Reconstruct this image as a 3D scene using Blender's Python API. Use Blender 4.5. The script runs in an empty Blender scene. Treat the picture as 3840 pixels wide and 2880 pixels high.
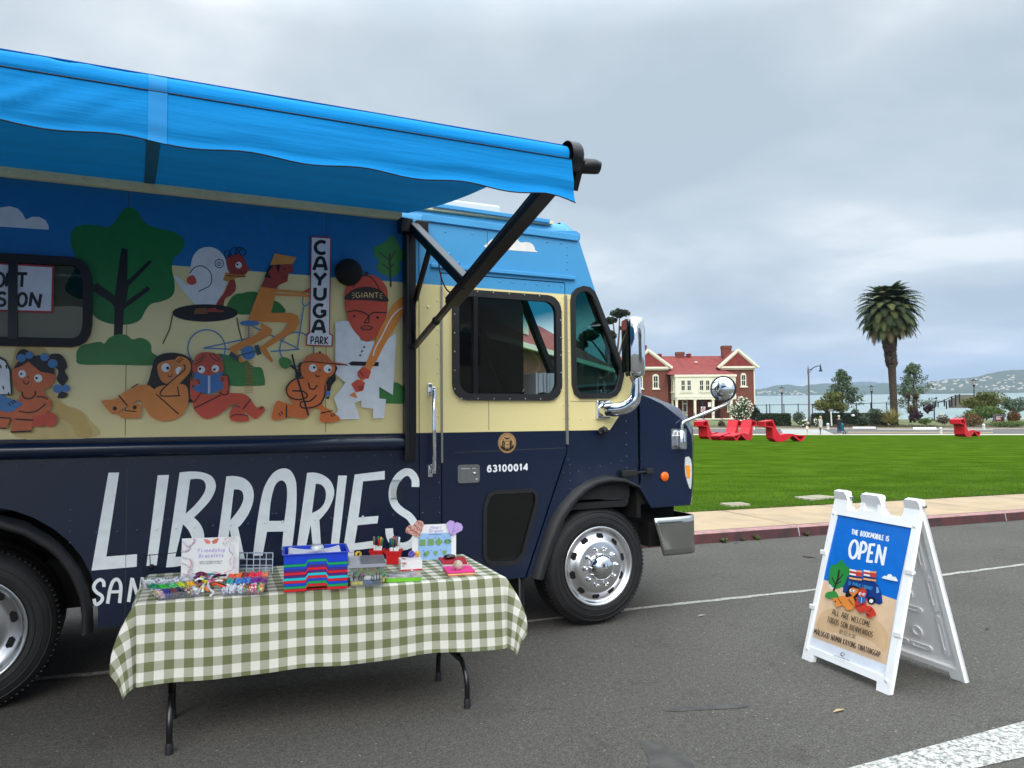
import bpy, bmesh, math, random
from mathutils import Vector, Matrix
from mathutils.geometry import tessellate_polygon
rad = math.radians
random.seed(7)
scn = bpy.context.scene
COL = scn.collection

# ------------------------------------------------------------------ camera
AZ, PITCH, ROLL = 64.0, 2.5, 0.4
CAMP = Vector((0.0, -5.19, 1.65))
FPX, PCX, PCY = 2885.0, 1920.0, 1440.0
_a, _p, _r = rad(AZ), rad(PITCH), rad(ROLL)
FW = Vector((math.cos(_a)*math.cos(_p), math.sin(_a)*math.cos(_p), math.sin(_p)))
_rt = Vector((math.sin(_a), -math.cos(_a), 0)); _up = _rt.cross(FW)
RT = _rt*math.cos(_r) - _up*math.sin(_r)
UP = _up*math.cos(_r) + _rt*math.sin(_r)
cd = bpy.data.cameras.new("Camera"); cam = bpy.data.objects.new("Camera", cd); COL.objects.link(cam)
M3 = Matrix((RT, UP, -FW)).transposed()
cam.matrix_world = Matrix.Translation(CAMP) @ M3.to_4x4()
cd.sensor_fit = 'HORIZONTAL'; cd.sensor_width = 36.0; cd.lens = 36.0*FPX/3840.0
cd.clip_start = 0.05; cd.clip_end = 30000
scn.camera = cam

# ------------------------------------------------------------------ world, sun, exposure
SUN_EL, SUN_AZ = 32.0, 242.0       # azimuth of the sun as direction angle from +X, counter-clockwise
w = bpy.data.worlds.new("World"); scn.world = w; w.use_nodes = True
nt = w.node_tree; nt.nodes.clear()
def N(t, **k):
    n = nt.nodes.new(t)
    for a, b in k.items(): setattr(n, a, b)
    return n
def math_node(nt, op, a, b=None, clamp=False):
    n = nt.nodes.new('ShaderNodeMath'); n.operation = op; n.use_clamp = clamp
    for i, q in enumerate((a, b)):
        if q is None: continue
        if isinstance(q, (int, float)): n.inputs[i].default_value = q
        else: nt.links.new(q, n.inputs[i])
    return n.outputs[0]
out = N('ShaderNodeOutputWorld'); mixs = N('ShaderNodeMixShader')
sky = N('ShaderNodeTexSky'); sky.sky_type = 'NISHITA'; sky.sun_disc = False
sky.sun_elevation = rad(SUN_EL); sky.sun_rotation = rad(90-SUN_AZ); sky.air_density = 1.2; sky.dust_density = 3.0
bg1 = N('ShaderNodeBackground'); bg1.inputs[1].default_value = 0.1
bg2 = N('ShaderNodeBackground'); bg2.inputs[1].default_value = 1.0
tc = N('ShaderNodeTexCoord'); sep = N('ShaderNodeSeparateXYZ')
nt.links.new(tc.outputs['Generated'], sep.inputs[0])
zc = math_node(nt, 'MAXIMUM', sep.outputs[2], 0.0)
den = math_node(nt, 'ADD', zc, 0.16)
px = math_node(nt, 'DIVIDE', sep.outputs[0], den); py = math_node(nt, 'DIVIDE', sep.outputs[1], den)
cmb = N('ShaderNodeCombineXYZ'); nt.links.new(px, cmb.inputs[0]); nt.links.new(py, cmb.inputs[1])
n1 = N('ShaderNodeTexNoise'); n1.inputs['Scale'].default_value = 0.95; n1.inputs['Detail'].default_value = 8; n1.inputs['Roughness'].default_value = 0.52
n1.inputs['Distortion'].default_value = 0.25
nt.links.new(cmb.outputs[0], n1.inputs['Vector'])
r1 = N('ShaderNodeValToRGB'); cr = r1.color_ramp
cr.elements[0].position = 0.385; cr.elements[0].color = (0.360, 0.418, 0.458, 1)
cr.elements[1].position = 0.635; cr.elements[1].color = (0.68, 0.705, 0.715, 1)
e = cr.elements.new(0.50); e.color = (0.440, 0.495, 0.530, 1)
e = cr.elements.new(0.57); e.color = (0.53, 0.575, 0.60, 1)
nt.links.new(n1.outputs['Fac'], r1.inputs[0])
gm = N('ShaderNodeMapRange'); gm.inputs[1].default_value = 0.45; gm.inputs[2].default_value = 1.0; gm.inputs[3].default_value = 1.0; gm.inputs[4].default_value = 5.0
nt.links.new(zc, gm.inputs[0])
vm = N('ShaderNodeVectorMath', operation='SCALE'); nt.links.new(r1.outputs[0], vm.inputs[0]); nt.links.new(gm.outputs[0], vm.inputs['Scale'])
nt.links.new(vm.outputs[0], bg2.inputs[0]); nt.links.new(sky.outputs[0], bg1.inputs[0])
mixs.inputs[0].default_value = 0.94
nt.links.new(bg1.outputs[0], mixs.inputs[1]); nt.links.new(bg2.outputs[0], mixs.inputs[2]); nt.links.new(mixs.outputs[0], out.inputs[0])
ld = bpy.data.lights.new("Sun", 'SUN'); ld.energy = 1.5; ld.angle = rad(40); ld.color = (1.0, 0.96, 0.90)
sun = bpy.data.objects.new("Sun", ld); COL.objects.link(sun)
sdir = Vector((math.cos(rad(SUN_AZ))*math.cos(rad(SUN_EL)), math.sin(rad(SUN_AZ))*math.cos(rad(SUN_EL)), math.sin(rad(SUN_EL))))
sun.rotation_euler = sdir.to_track_quat('Z', 'Y').to_euler()
scn.view_settings.view_transform = 'Standard'; scn.view_settings.look = 'None'
scn.view_settings.exposure = 0.58; scn.view_settings.gamma = 1.0
scn.render.resolution_x = 1024; scn.render.resolution_y = 768
scn.cycles.max_bounces = 8; scn.cycles.transparent_max_bounces = 24

# ------------------------------------------------------------------ pixel helpers (photo pixels -> points in the scene)
def ray(x, y): return FW + RT*((x-PCX)/FPX) - UP*((y-PCY)/FPX)
def at(x, y, d): return CAMP + ray(x, y)*d
def onX(x, y, X): r = ray(x, y); return CAMP + r*((X-CAMP.x)/r.x)
def onY(x, y, Y): r = ray(x, y); return CAMP + r*((Y-CAMP.y)/r.y)
def onZ(x, y, Z): r = ray(x, y); return CAMP + r*((Z-CAMP.z)/r.z)
def region(x0, y0, k): return lambda x, y: (x0+x*k, y0+y*k)
R1 = region(0, 700, 900/1493); R2 = region(600, 800, 1000/1952); R3 = region(1500, 700, 1000/1659)
RW = region(1660, 1060, 800/2212); RL = region(330, 1720, 800/2212); RM = region(900, 1700, 800/2212)
RN = region(1700, 1580, 400/2212); RF = region(1900, 1500, 800/1475); RA = region(1400, 400, 1000/1843)
RS = region(2900, 1780, 840/1548); RH = region(2380, 1260, 480/2212); RP = region(2900, 1000, 940/2212)
RR = region(3340, 1380, 500/2212); RQ = region(3000, 1480, 400/2212); RC = region(2620, 1540, 400/2212)
RFR = region(2440, 1580, 200/638); FULL = region(0, 0, 3840/2212); RB = region(1980, 1750, 440/1123)
RAW = region(0, 200, 1500/2212); RE = region(0, 1900, 400/830); RT1 = region(500, 2040, 520/2212); RT2 = region(1300, 1930, 520/2212)

# ------------------------------------------------------------------ materials
def lin(c):
    def f(u):
        u /= 255.0
        return u/12.92 if u <= 0.04045 else ((u+0.055)/1.055)**2.4
    return (f(c[0]), f(c[1]), f(c[2]), 1)
def mat(name, rgb, rough=0.5, metal=0.0, var=0.0, vs=5.0, bump=0.0, bs=50.0, coat=0.0, spec=0.5, rgb2=None, detail=4, trans=0.0, stretch=None):
    m = bpy.data.materials.new(name); m.use_nodes = True
    t = m.node_tree; b = t.nodes['Principled BSDF']
    c = lin(rgb)
    b.inputs['Base Color'].default_value = c; b.inputs['Roughness'].default_value = rough; b.inputs['Metallic'].default_value = metal
    b.inputs['Coat Weight'].default_value = coat; b.inputs['Coat Roughness'].default_value = 0.06
    b.inputs['Specular IOR Level'].default_value = spec
    tcn = None
    if var or bump or rgb2:
        tcn = t.nodes.new('ShaderNodeTexCoord'); src = tcn.outputs['Object']
        if stretch:
            mp = t.nodes.new('ShaderNodeMapping'); mp.inputs['Scale'].default_value = stretch
            t.links.new(src, mp.inputs[0]); src = mp.outputs[0]
    if var or rgb2:
        n = t.nodes.new('ShaderNodeTexNoise'); n.inputs['Scale'].default_value = vs; n.inputs['Detail'].default_value = detail
        t.links.new(src, n.inputs['Vector'])
        r = t.nodes.new('ShaderNodeValToRGB'); r.color_ramp.elements[0].position = 0.35; r.color_ramp.elements[1].position = 0.65
        c2 = lin(rgb2) if rgb2 else None
        if c2: r.color_ramp.elements[0].color = c; r.color_ramp.elements[1].color = c2
        else:
            r.color_ramp.elements[0].color = tuple(max(0, q*(1-var)) for q in c[:3])+(1,)
            r.color_ramp.elements[1].color = tuple(min(1, q*(1+var)) for q in c[:3])+(1,)
        t.links.new(n.outputs['Fac'], r.inputs[0]); t.links.new(r.outputs[0], b.inputs['Base Color'])
    if bump:
        n = t.nodes.new('ShaderNodeTexNoise'); n.inputs['Scale'].default_value = bs; n.inputs['Detail'].default_value = 5
        t.links.new(src, n.inputs['Vector'])
        bp = t.nodes.new('ShaderNodeBump'); bp.inputs['Strength'].default_value = bump; bp.inputs['Distance'].default_value = 0.01
        t.links.new(n.outputs['Fac'], bp.inputs['Height']); t.links.new(bp.outputs[0], b.inputs['Normal'])
    if trans:
        tr = t.nodes.new('ShaderNodeBsdfTranslucent'); mx = t.nodes.new('ShaderNodeMixShader'); mx.inputs[0].default_value = trans
        tr.inputs[0].default_value = c
        o = t.nodes['Material Output']; t.links.new(b.outputs[0], mx.inputs[1]); t.links.new(tr.outputs[0], mx.inputs[2]); t.links.new(mx.outputs[0], o.inputs[0])
    return m
def glass(name, tint, refl=1.0, rough=0.02, milk=0):
    m = bpy.data.materials.new(name); m.use_nodes = True; t = m.node_tree; t.nodes.clear()
    o = t.nodes.new('ShaderNodeOutputMaterial'); mx = t.nodes.new('ShaderNodeMixShader')
    tr = t.nodes.new('ShaderNodeBsdfTransparent'); tr.inputs[0].default_value = tint+(1,)
    gl = t.nodes.new('ShaderNodeBsdfGlossy'); gl.inputs['Roughness'].default_value = rough
    fr = t.nodes.new('ShaderNodeFresnel'); fr.inputs[0].default_value = 1.45
    f = math_node(t, 'MULTIPLY', fr.outputs[0], refl, True)
    if milk:
        df = t.nodes.new('ShaderNodeBsdfDiffuse'); tl = t.nodes.new('ShaderNodeBsdfTranslucent'); ad = t.nodes.new('ShaderNodeMixShader'); m2 = t.nodes.new('ShaderNodeMixShader'); m2.inputs[0].default_value = milk; df.inputs[0].default_value = tl.inputs[0].default_value = (.8, .83, .88, 1)
        t.links.new(df.outputs[0], ad.inputs[1]); t.links.new(tl.outputs[0], ad.inputs[2]); t.links.new(tr.outputs[0], m2.inputs[1]); t.links.new(ad.outputs[0], m2.inputs[2]); tr = m2
    t.links.new(f, mx.inputs[0]); t.links.new(tr.outputs[0], mx.inputs[1]); t.links.new(gl.outputs[0], mx.inputs[2]); t.links.new(mx.outputs[0], o.inputs[0])
    return m
_art = {}
def paint(rgb, rough=0.4, tag=''):
    k = (rgb, rough, tag)
    if k not in _art: _art[k] = mat('paint_%02x%02x%02x%s' % (rgb+(tag,)), rgb, rough, var=0.05, vs=14)
    return _art[k]
CHROME = mat('chrome', (225, 228, 232), 0.06, 1.0, bump=0.012, bs=9)
STEEL = mat('brushed_steel', (190, 192, 195), 0.3, 1.0, bump=0.03, bs=60)
BLACK = mat('black_metal', (16, 16, 19), 0.32, 0.0, bump=0.02, bs=200, var=0.1)
RUBBER = mat('black_rubber', (26, 26, 28), 0.62, var=0.22, vs=16, bump=0.15, bs=90)
TRIM = mat('black_trim', (25, 26, 29), 0.55, var=0.15, vs=9, bump=0.08, bs=60)
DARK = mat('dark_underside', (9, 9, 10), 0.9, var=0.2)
WHITE = mat('white_paint', (232, 234, 234), 0.45, var=0.04, vs=3)

# ------------------------------------------------------------------ mesh builder
class MB:
    def __init__(s): s.v = []; s.f = []; s.m = []; s.sm = []
    def add(s, vs, fs, mi=0, smooth=False):
        o = len(s.v); s.v += [Vector(q) for q in vs]
        for f in fs: s.f.append([i+o for i in f]); s.m.append(mi); s.sm.append(smooth)
        return s
    def box(s, c, size, mi=0, R=None):
        c = Vector(c); x, y, z = [q/2 for q in size]
        vs = [Vector((a, b, d)) for a in (-x, x) for b in (-y, y) for d in (-z, z)]
        if R is not None: vs = [R @ q for q in vs]
        return s.add([c+q for q in vs], [(0, 1, 3, 2), (4, 6, 7, 5), (0, 4, 5, 1), (2, 3, 7, 6), (0, 2, 6, 4), (1, 5, 7, 3)], mi)
    def bar(s, a, b, wd, h, mi=0, up=(0, 0, 1)):
        a, b = Vector(a), Vector(b); d = (b-a).normalized(); u = Vector(up)
        sd = d.cross(u)
        if sd.length < 1e-4: sd = d.cross(Vector((0, 1, 0)))
        sd.normalize(); u = sd.cross(d).normalized()
        vs = [p+sd*i*wd/2+u*j*h/2 for p in (a, b) for i, j in ((-1, -1), (1, -1), (1, 1), (-1, 1))]
        return s.add(vs, [(0, 1, 2, 3), (7, 6, 5, 4), (0, 4, 5, 1), (1, 5, 6, 2), (2, 6, 7, 3), (3, 7, 4, 0)], mi)
    def tube(s, pts, r, n=8, mi=0, caps=True, flat=1.0):
        pts = [Vector(p) for p in pts]; k = len(pts); rs = r if isinstance(r, (list, tuple)) else [r]*k
        t0 = (pts[1]-pts[0]).normalized(); u = t0.cross(Vector((0, 0, 1)))
        if u.length < 1e-3: u = t0.cross(Vector((0, 1, 0)))
        u.normalize(); vs = []
        for i, p in enumerate(pts):
            t = (pts[min(i+1, k-1)]-pts[max(i-1, 0)]).normalized()
            u = (u-t*u.dot(t)).normalized(); v = t.cross(u)
            for j in range(n):
                a = 2*math.pi*j/n; vs.append(p+(u*math.cos(a)+v*math.sin(a)*flat)*rs[i])
        fs = [(i*n+j, i*n+(j+1) % n, (i+1)*n+(j+1) % n, (i+1)*n+j) for i in range(k-1) for j in range(n)]
        s.add(vs, fs, mi, True)
        if caps:
            o = len(s.v)-len(vs)
            s.f.append([o+j for j in range(n)][::-1]); s.m.append(mi); s.sm.append(False)
            s.f.append([o+(k-1)*n+j for j in range(n)]); s.m.append(mi); s.sm.append(False)
        return s
    def lathe(s, prof, org=(0, 0, 0), ax=(0, 0, 1), n=24, mi=0, smooth=True):
        org = Vector(org); ax = Vector(ax).normalized(); u = ax.cross(Vector((1, 0, 0)))
        if u.length < 1e-3: u = ax.cross(Vector((0, 1, 0)))
        u.normalize(); v = ax.cross(u); k = len(prof)
        vs = [org+ax*h+(u*math.cos(2*math.pi*j/n)+v*math.sin(2*math.pi*j/n))*max(r, 1e-5) for r, h in prof for j in range(n)]
        return s.add(vs, [(i*n+j, i*n+(j+1) % n, (i+1)*n+(j+1) % n, (i+1)*n+j) for i in range(k-1) for j in range(n)], mi, smooth)
    def ball(s, c, r, mi=0, n=10, sc=(1, 1, 1), R=None):
        c = Vector(c); vs = []; h = n//2+1
        for i in range(h+1):
            th = math.pi*i/h
            for j in range(n):
                q = Vector((math.sin(th)*math.cos(2*math.pi*j/n)*sc[0], math.sin(th)*math.sin(2*math.pi*j/n)*sc[1], math.cos(th)*sc[2]))*r
                if R is not None: q = R @ q
                vs.append(c+q)
        return s.add(vs, [(i*n+j, (i+1)*n+j, (i+1)*n+(j+1) % n, i*n+(j+1) % n) for i in range(h) for j in range(n)], mi, True)
    def poly(s, pts, mi=0):
        pts = [Vector(p) for p in pts]
        tr = tessellate_polygon([pts]) if len(pts) > 4 else [tuple(range(len(pts)))]
        return s.add(pts, tr, mi)
    def panel(s, outer, holes, ext, mi=0):
        """flat polygon with holes (3D points), thickened by the vector ext"""
        loops = [[Vector(p) for p in outer]]+[[Vector(p) for p in h] for h in holes]
        flat = [p for l in loops for p in l]; tr = [tuple(t) for t in tessellate_polygon(loops)]
        s.add(flat, tr, mi)
        if ext is not None:
            ext = Vector(ext); s.add([p+ext for p in flat], [t[::-1] for t in tr], mi)
            for l in loops:
                n = len(l); s.add(l+[p+ext for p in l], [(i, (i+1) % n, n+(i+1) % n, n+i) for i in range(n)], mi)
        return s
    def ring(s, a, b, ext, mi=0):
        return s.panel(a, [b], ext, mi)
    def grid(s, fn, nu, nv, mi=0, smooth=True):
        vs = [fn(i/nu, j/nv) for i in range(nu+1) for j in range(nv+1)]; k = nv+1
        return s.add(vs, [(i*k+j, (i+1)*k+j, (i+1)*k+j+1, i*k+j+1) for i in range(nu) for j in range(nv)], mi, smooth)
    def build(s, name, mats, parent=None, bevel=0, recalc=True, seg=2):
        me = bpy.data.meshes.new(name); off = Vector((0, 0, 0))
        q = parent
        while q: off += q.location; q = q.parent
        me.from_pydata([tuple(p-off) for p in s.v], [], s.f)
        if not isinstance(mats, (list, tuple)): mats = [mats]
        for m in mats: me.materials.append(m)
        me.polygons.foreach_set('material_index', s.m); me.polygons.foreach_set('use_smooth', s.sm)
        if recalc:
            b = bmesh.new(); b.from_mesh(me); bmesh.ops.recalc_face_normals(b, faces=b.faces); b.to_mesh(me); b.free()
        o = bpy.data.objects.new(name, me); COL.objects.link(o)
        if parent: o.parent = parent
        if bevel:
            md = o.modifiers.new('Bevel', 'BEVEL'); md.width = bevel; md.segments = seg; md.limit_method = 'ANGLE'; md.angle_limit = rad(40)
        return o
def tag(o, label=None, cat=None, group=None, kind=None):
    if label: o['label'] = label
    if cat: o['category'] = cat
    if group: o['group'] = group
    if kind: o['kind'] = kind
    return o
def thing(name, label, cat, loc=(0, 0, 0), group=None):
    o = bpy.data.objects.new(name, None); COL.objects.link(o); o.location = loc; o.empty_display_size = 0.1
    return tag(o, label, cat, group)
def copy_tree(o, parent=None):
    c = o.copy(); COL.objects.link(c); c.parent = parent
    for ch in list(o.children): copy_tree(ch, c)
    return c
def catmull(p, closed=True, n=5):
    p = [Vector(q) for q in p]; k = len(p); r = []
    rng = range(k) if closed else range(k-1)
    for i in rng:
        if closed: a, b, c, d = p[(i-1) % k], p[i], p[(i+1) % k], p[(i+2) % k]
        else: a, b, c, d = p[max(i-1, 0)], p[i], p[i+1], p[min(i+2, k-1)]
        for j in range(n):
            t = j/n
            r.append(0.5*((2*b)+(c-a)*t+(2*a-5*b+4*c-d)*t*t+(3*b-a-3*c+d)*t**3))
    if not closed: r.append(p[-1])
    return r
def inset(pts, d):
    """inset a closed 2D polygon by d (positive shrinks)"""
    n = len(pts); ar = sum(pts[i][0]*pts[(i+1) % n][1]-pts[(i+1) % n][0]*pts[i][1] for i in range(n)); sg = 1 if ar > 0 else -1
    r = []
    for i in range(n):
        a, b, c = Vector(pts[i-1]).to_2d(), Vector(pts[i]).to_2d(), Vector(pts[(i+1) % n]).to_2d()
        e1 = (b-a).normalized(); e2 = (c-b).normalized()
        n1 = Vector((-e1.y, e1.x))*sg; n2 = Vector((-e2.y, e2.x))*sg; nn = (n1+n2)
        nn = nn/max(nn.length_squared/2, 0.5); r.append(tuple(b+nn*d))
    return r
def rrect(x0, x1, z0, z1, r, n=5):
    o = []
    for cx, cz, a0 in ((x1-r, z1-r, 0), (x0+r, z1-r, 90), (x0+r, z0+r, 180), (x1-r, z0+r, 270)):
        for i in range(n+1):
            a = rad(a0+90*i/n); o.append((cx+r*math.cos(a), cz+r*math.sin(a)))
    return o
# hand lettered stroke font, unit box, y up
def _arc(cx, cy, rx, ry, a0, a1, n=8): return [(cx+rx*math.cos(rad(a0+(a1-a0)*i/n)), cy+ry*math.sin(rad(a0+(a1-a0)*i/n))) for i in range(n+1)]
GL = {
 'A': (.9, [[(0, 0), (.22, .7)]+_arc(.5, .72, .27, .28, 170, 10, 6)+[(.78, .7), (.95, 0)], [(.14, .36), (.86, .36)]]),
 'B': (.75, [[(.05, 0), (.12, 1)], [(.12, 1)]+_arc(.35, .76, .4, .24, 90, -80, 6)+[(.15, .52)], [(.15, .52)]+_arc(.4, .26, .45, .26, 85, -90, 6)+[(.05, 0)]]),
 'C': (.8, [_arc(.55, .5, .5, .5, 50, 310, 12)]), 'D': (.8, [[(.05, 0), (.05, 1)], [(.05, 1)]+_arc(.3, .5, .6, .5, 90, -90, 10)+[(.05, 0)]]),
 'E': (.7, [[(.85, 1), (.12, .94), (.05, 0), (.85, .04)], [(.1, .5), (.7, .52)]]), 'F': (.7, [[(.05, 0), (.12, .95), (.9, 1)], [(.1, .5), (.7, .53)]]),
 'G': (.85, [_arc(.5, .5, .5, .5, 55, 300, 12)+[(.95, .2), (.95, .45), (.6, .45)]]), 'H': (.8, [[(.05, 0), (.1, 1)], [(.9, 0), (.92, 1)], [(.08, .5), (.9, .5)]]),
 'I': (.2, [[(.5, 0), (.5, 1)]]), 'J': (.6, [[(.8, 1), (.8, .25)]+_arc(.45, .25, .35, .25, 0, -170, 6)]), 'K': (.8, [[(.08, 0), (.1, 1)], [(.9, 1), (.12, .45), (.95, 0)]]),
 'L': (.65, [[(.15, 1), (.05, 0), (.95, .06)]]), 'M': (1.1, [[(0, 0), (.15, 1), (.5, .3), (.85, 1), (1, 0)]]), 'N': (.85, [[(.03, 0), (.08, 1), (.88, 0), (.95, 1)]]),
 'O': (.85, [_arc(.5, .5, .48, .5, 0, 360, 16)]), 'P': (.7, [[(.05, 0), (.12, 1)], [(.12, 1)]+_arc(.35, .72, .55, .28, 90, -90, 8)+[(.1, .42)]]),
 'R': (.78, [[(.05, 0), (.12, 1)], [(.12, 1)]+_arc(.35, .72, .5, .28, 90, -90, 8)+[(.12, .45), (.92, 0)]]),
 'S': (.7, [_arc(.5, .75, .4, .25, 30, 260, 8)+_arc(.45, .25, .45, .26, 85, -160, 9)]), 'T': (.75, [[(.5, 0), (.5, 1)], [(0, .97), (1, 1)]]),
 'U': (.8, [[(.05, 1), (.05, .35)]+_arc(.5, .35, .44, .35, 180, 360, 8)+[(.95, 1)]]), 'V': (.8, [[(0, 1), (.5, 0), (1, 1)]]),
 'W': (1.2, [[(0, 1), (.22, 0), (.5, .75), (.78, 0), (1, 1)]]), 'Y': (.8, [[(0, 1), (.5, .48), (1, 1)], [(.5, .48), (.45, 0)]]),
 'X': (.8, [[(0, 0), (1, 1)], [(0, 1), (1, 0)]]), 'Z': (.8, [[(0, 1), (1, 1), (0, 0), (1, 0)]]),
 '0': (.8, [_arc(.5, .5, .42, .5, 0, 360, 16)]), '1': (.45, [[(.1, .78), (.6, 1), (.6, 0)]]),
 '3': (.75, [_arc(.48, .75, .4, .25, 160, -80, 8)+_arc(.48, .26, .45, .26, 80, -160, 8)]), '4': (.8, [[(.75, 0), (.75, 1), (.02, .3), (1, .3)]]),
 '6': (.8, [_arc(.5, .32, .42, .32, 0, 360, 14), [(.08, .32), (.12, .62), (.3, .92), (.6, 1), (.85, .85)]]), ' ': (.45, []),
 'f': (.45, [[(.3, 0), (.4, .8), (.7, 1), (.95, .9)], [(.05, .55), (.8, .58)]]), 'o': (.6, [_arc(.5, .3, .45, .3, 0, 360, 10)]), 'r': (.5, [[(.1, 0), (.12, .6)], _arc(.5, .3, .4, .3, 160, 50, 5)]),
 'a': (.6, [_arc(.45, .3, .4, .3, 0, 360, 10), [(.88, .6), (.92, 0)]]), 'l': (.25, [[(.5, 0), (.5, 1)]]), 's': (.55, [_arc(.5, .45, .35, .16, 30, 260, 6)+_arc(.45, .16, .4, .16, 80, -160, 6)]),
 'd': (.6, [_arc(.45, .3, .4, .3, 0, 360, 10), [(.88, 1), (.9, 0)]]), 'u': (.6, [[(.05, .6), (.1, .2), (.4, 0), (.85, .2), (.9, .6)], [(.9, .6), (.92, 0)]]), 't': (.45, [[(.4, .9), (.45, .1), (.8, 0)], [(.05, .6), (.85, .62)]]),
 'e': (.6, [[(.05, .32), (.9, .34)]+_arc(.48, .32, .43, .3, 0, 310, 9)]), 'i': (.22, [[(.5, 0), (.5, .58)], [(.5, .8), (.5, .86)]]), 'n': (.6, [[(.08, 0), (.1, .6)], [(.1, .4), (.45, .62), (.85, .45), (.88, 0)]]),
 'h': (.6, [[(.08, 0), (.12, 1)], [(.1, .4), (.45, .62), (.85, .45), (.88, 0)]]), 'p': (.6, [[(.1, -.35), (.1, .6)], _arc(.5, .3, .42, .3, 0, 360, 10)]), 'c': (.55, [_arc(.5, .3, .45, .3, 50, 310, 8)]),
 'b': (.6, [[(.1, 1), (.1, 0)], _arc(.5, .3, .42, .3, 0, 360, 10)]), 'v': (.55, [[(0, .6), (.5, 0), (1, .6)]]), 'g': (.6, [_arc(.45, .3, .4, .3, 0, 360, 10), [(.88, .6), (.85, -.2), (.4, -.35), (.1, -.2)]]),
 'm': (.9, [[(.05, 0), (.05, .6)], [(.05, .4), (.3, .6), (.48, .45), (.5, 0)], [(.5, .4), (.75, .6), (.95, .45), (.96, 0)]]), 'y': (.55, [[(0, .6), (.45, .05)], [(1, .6), (.3, -.35)]]), 'w': (.8, [[(0, .6), (.25, 0), (.5, .5), (.75, 0), (1, .6)]]), 'F': (.7, [[(.05, 0), (.12, .95), (.9, 1)], [(.1, .5), (.7, .53)]]), 'k': (.55, [[(.1, 0), (.1, 1)], [(.85, .6), (.12, .3), (.9, 0)]]),
}
class Art:
    """flat artwork made of thin coloured sheets on a plane: points are photo pixels (through R) or plane metres (mapped by f)"""
    def __init__(s, f, nrm, step=0.0003, z0=0.002, rough=0.4):
        s.f = f; s.n = Vector(nrm).normalized(); s.z = z0; s.step = step; s.mb = MB(); s.mats = []; s.rough = rough
    def mi(s, c):
        m = paint(c, s.rough)
        if m not in s.mats: s.mats.append(m)
        return s.mats.index(m)
    def poly(s, R, pts, c, smooth=False, holes=(), keep=False, n=5):
        def prep(q):
            q = [Vector((a[0], a[1], 0)) for a in q]
            if smooth: q = catmull(q, True, n)
            return [s.f(*(R(a.x, a.y) if R else (a.x, a.y)))+s.n*s.z for a in q]
        s.mb.panel(prep(pts), [prep(h) for h in holes], None, s.mi(c))
        if not keep: s.z += s.step
    def circ(s, R, x, y, r, c, ry=None, n=20): s.poly(R, [(x+r*math.cos(2*math.pi*i/n), y+(ry or r)*math.sin(2*math.pi*i/n)) for i in range(n)], c)
    def line(s, R, pts, wd, c, smooth=False, closed=False, keep=False, n=5):
        q = [Vector((a[0], a[1], 0)) for a in pts]
        if smooth and len(q) > 2: q = catmull(q, closed, n)
        elif not closed and len(q) > 2:      # break the ribbon at sharp corners
            for i in range(1, len(q)-1):
                a, b = q[i]-q[i-1], q[i+1]-q[i]
                if a.length > 1e-6 and b.length > 1e-6 and a.angle(b) > 0.9:
                    e1, e2 = a.normalized()*wd*.3, b.normalized()*wd*.3
                    s.line(R, [tuple(p[:2]) for p in q[:i]]+[tuple((q[i]+e1)[:2])], wd, c, keep=True); s.z += s.step*.1
                    s.line(R, [tuple((q[i]-e2)[:2])]+[tuple(p[:2]) for p in q[i+1:]], wd, c, keep=True)
                    if not keep: s.z += s.step
                    return
        k = len(q); L = []; Rr = []
        for i in range(k):
            a = q[i-1] if (i or closed) else q[0]; b = q[(i+1) % k] if (i < k-1 or closed) else q[-1]
            t = (b-a)
            if t.length < 1e-9: t = Vector((1, 0, 0))
            t.normalize(); nn = Vector((-t.y, t.x, 0))*wd/2
            L.append(q[i]+nn); Rr.append(q[i]-nn)
        P = [s.f(*(R(a.x, a.y) if R else (a.x, a.y)))+s.n*s.z for a in L+Rr]
        m = k if closed else k-1
        s.mb.add(P, [(i, (i+1) % k, k+(i+1) % k, k+i) for i in range(m)], s.mi(c))
        if not keep: s.z += s.step
    def ring(s, R, x, y, r, wd, c, n=24): s.line(R, [(x+r*math.cos(2*math.pi*i/n), y+r*math.sin(2*math.pi*i/n)) for i in range(n)], wd, c, closed=True)
    def text(s, R, st, p0, p1, up, wd, c, gap=.28):
        p0 = Vector(p0).to_2d(); p1 = Vector(p1).to_2d(); up = Vector(up).to_2d()
        tot = sum(GL[ch][0] for ch in st)+gap*(len(st)-1); x = 0
        for ch in st:
            gw, ls = GL[ch]
            for l in ls:
                s.line(R, [tuple(p0+(p1-p0)*((x+a*gw)/tot)+up*b) for a, b in l], wd, c, keep=True)
                s.z += s.step*0.02
            x += gw+gap
        s.z += s.step
    def font(s, R, st, p0, p1, up, c):
        """text set with the built-in font, fitted between p0 and p1"""
        cu = bpy.data.curves.new('t', 'FONT'); cu.body = st; cu.resolution_u = 3; o = bpy.data.objects.new('t', cu); COL.objects.link(o)
        dg = bpy.context.evaluated_depsgraph_get(); me = bpy.data.meshes.new_from_object(o.evaluated_get(dg))
        xs = [v.co.x for v in me.vertices]; ys = [v.co.y for v in me.vertices]
        if xs:
            p0 = Vector(p0).to_2d(); p1 = Vector(p1).to_2d(); up = Vector(up).to_2d(); x0, x1, y0, y1 = min(xs), max(xs), min(ys), max(ys)
            P = []
            for v in me.vertices:
                q = p0+(p1-p0)*((v.co.x-x0)/(x1-x0))+up*((v.co.y-y0)/(y1-y0))
                P.append(s.f(*(R(q.x, q.y) if R else (q.x, q.y)))+s.n*s.z)
            s.mb.add(P, [tuple(f.vertices) for f in me.polygons], s.mi(c))
        bpy.data.objects.remove(o); bpy.data.curves.remove(cu); bpy.data.meshes.remove(me); s.z += s.step
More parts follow.
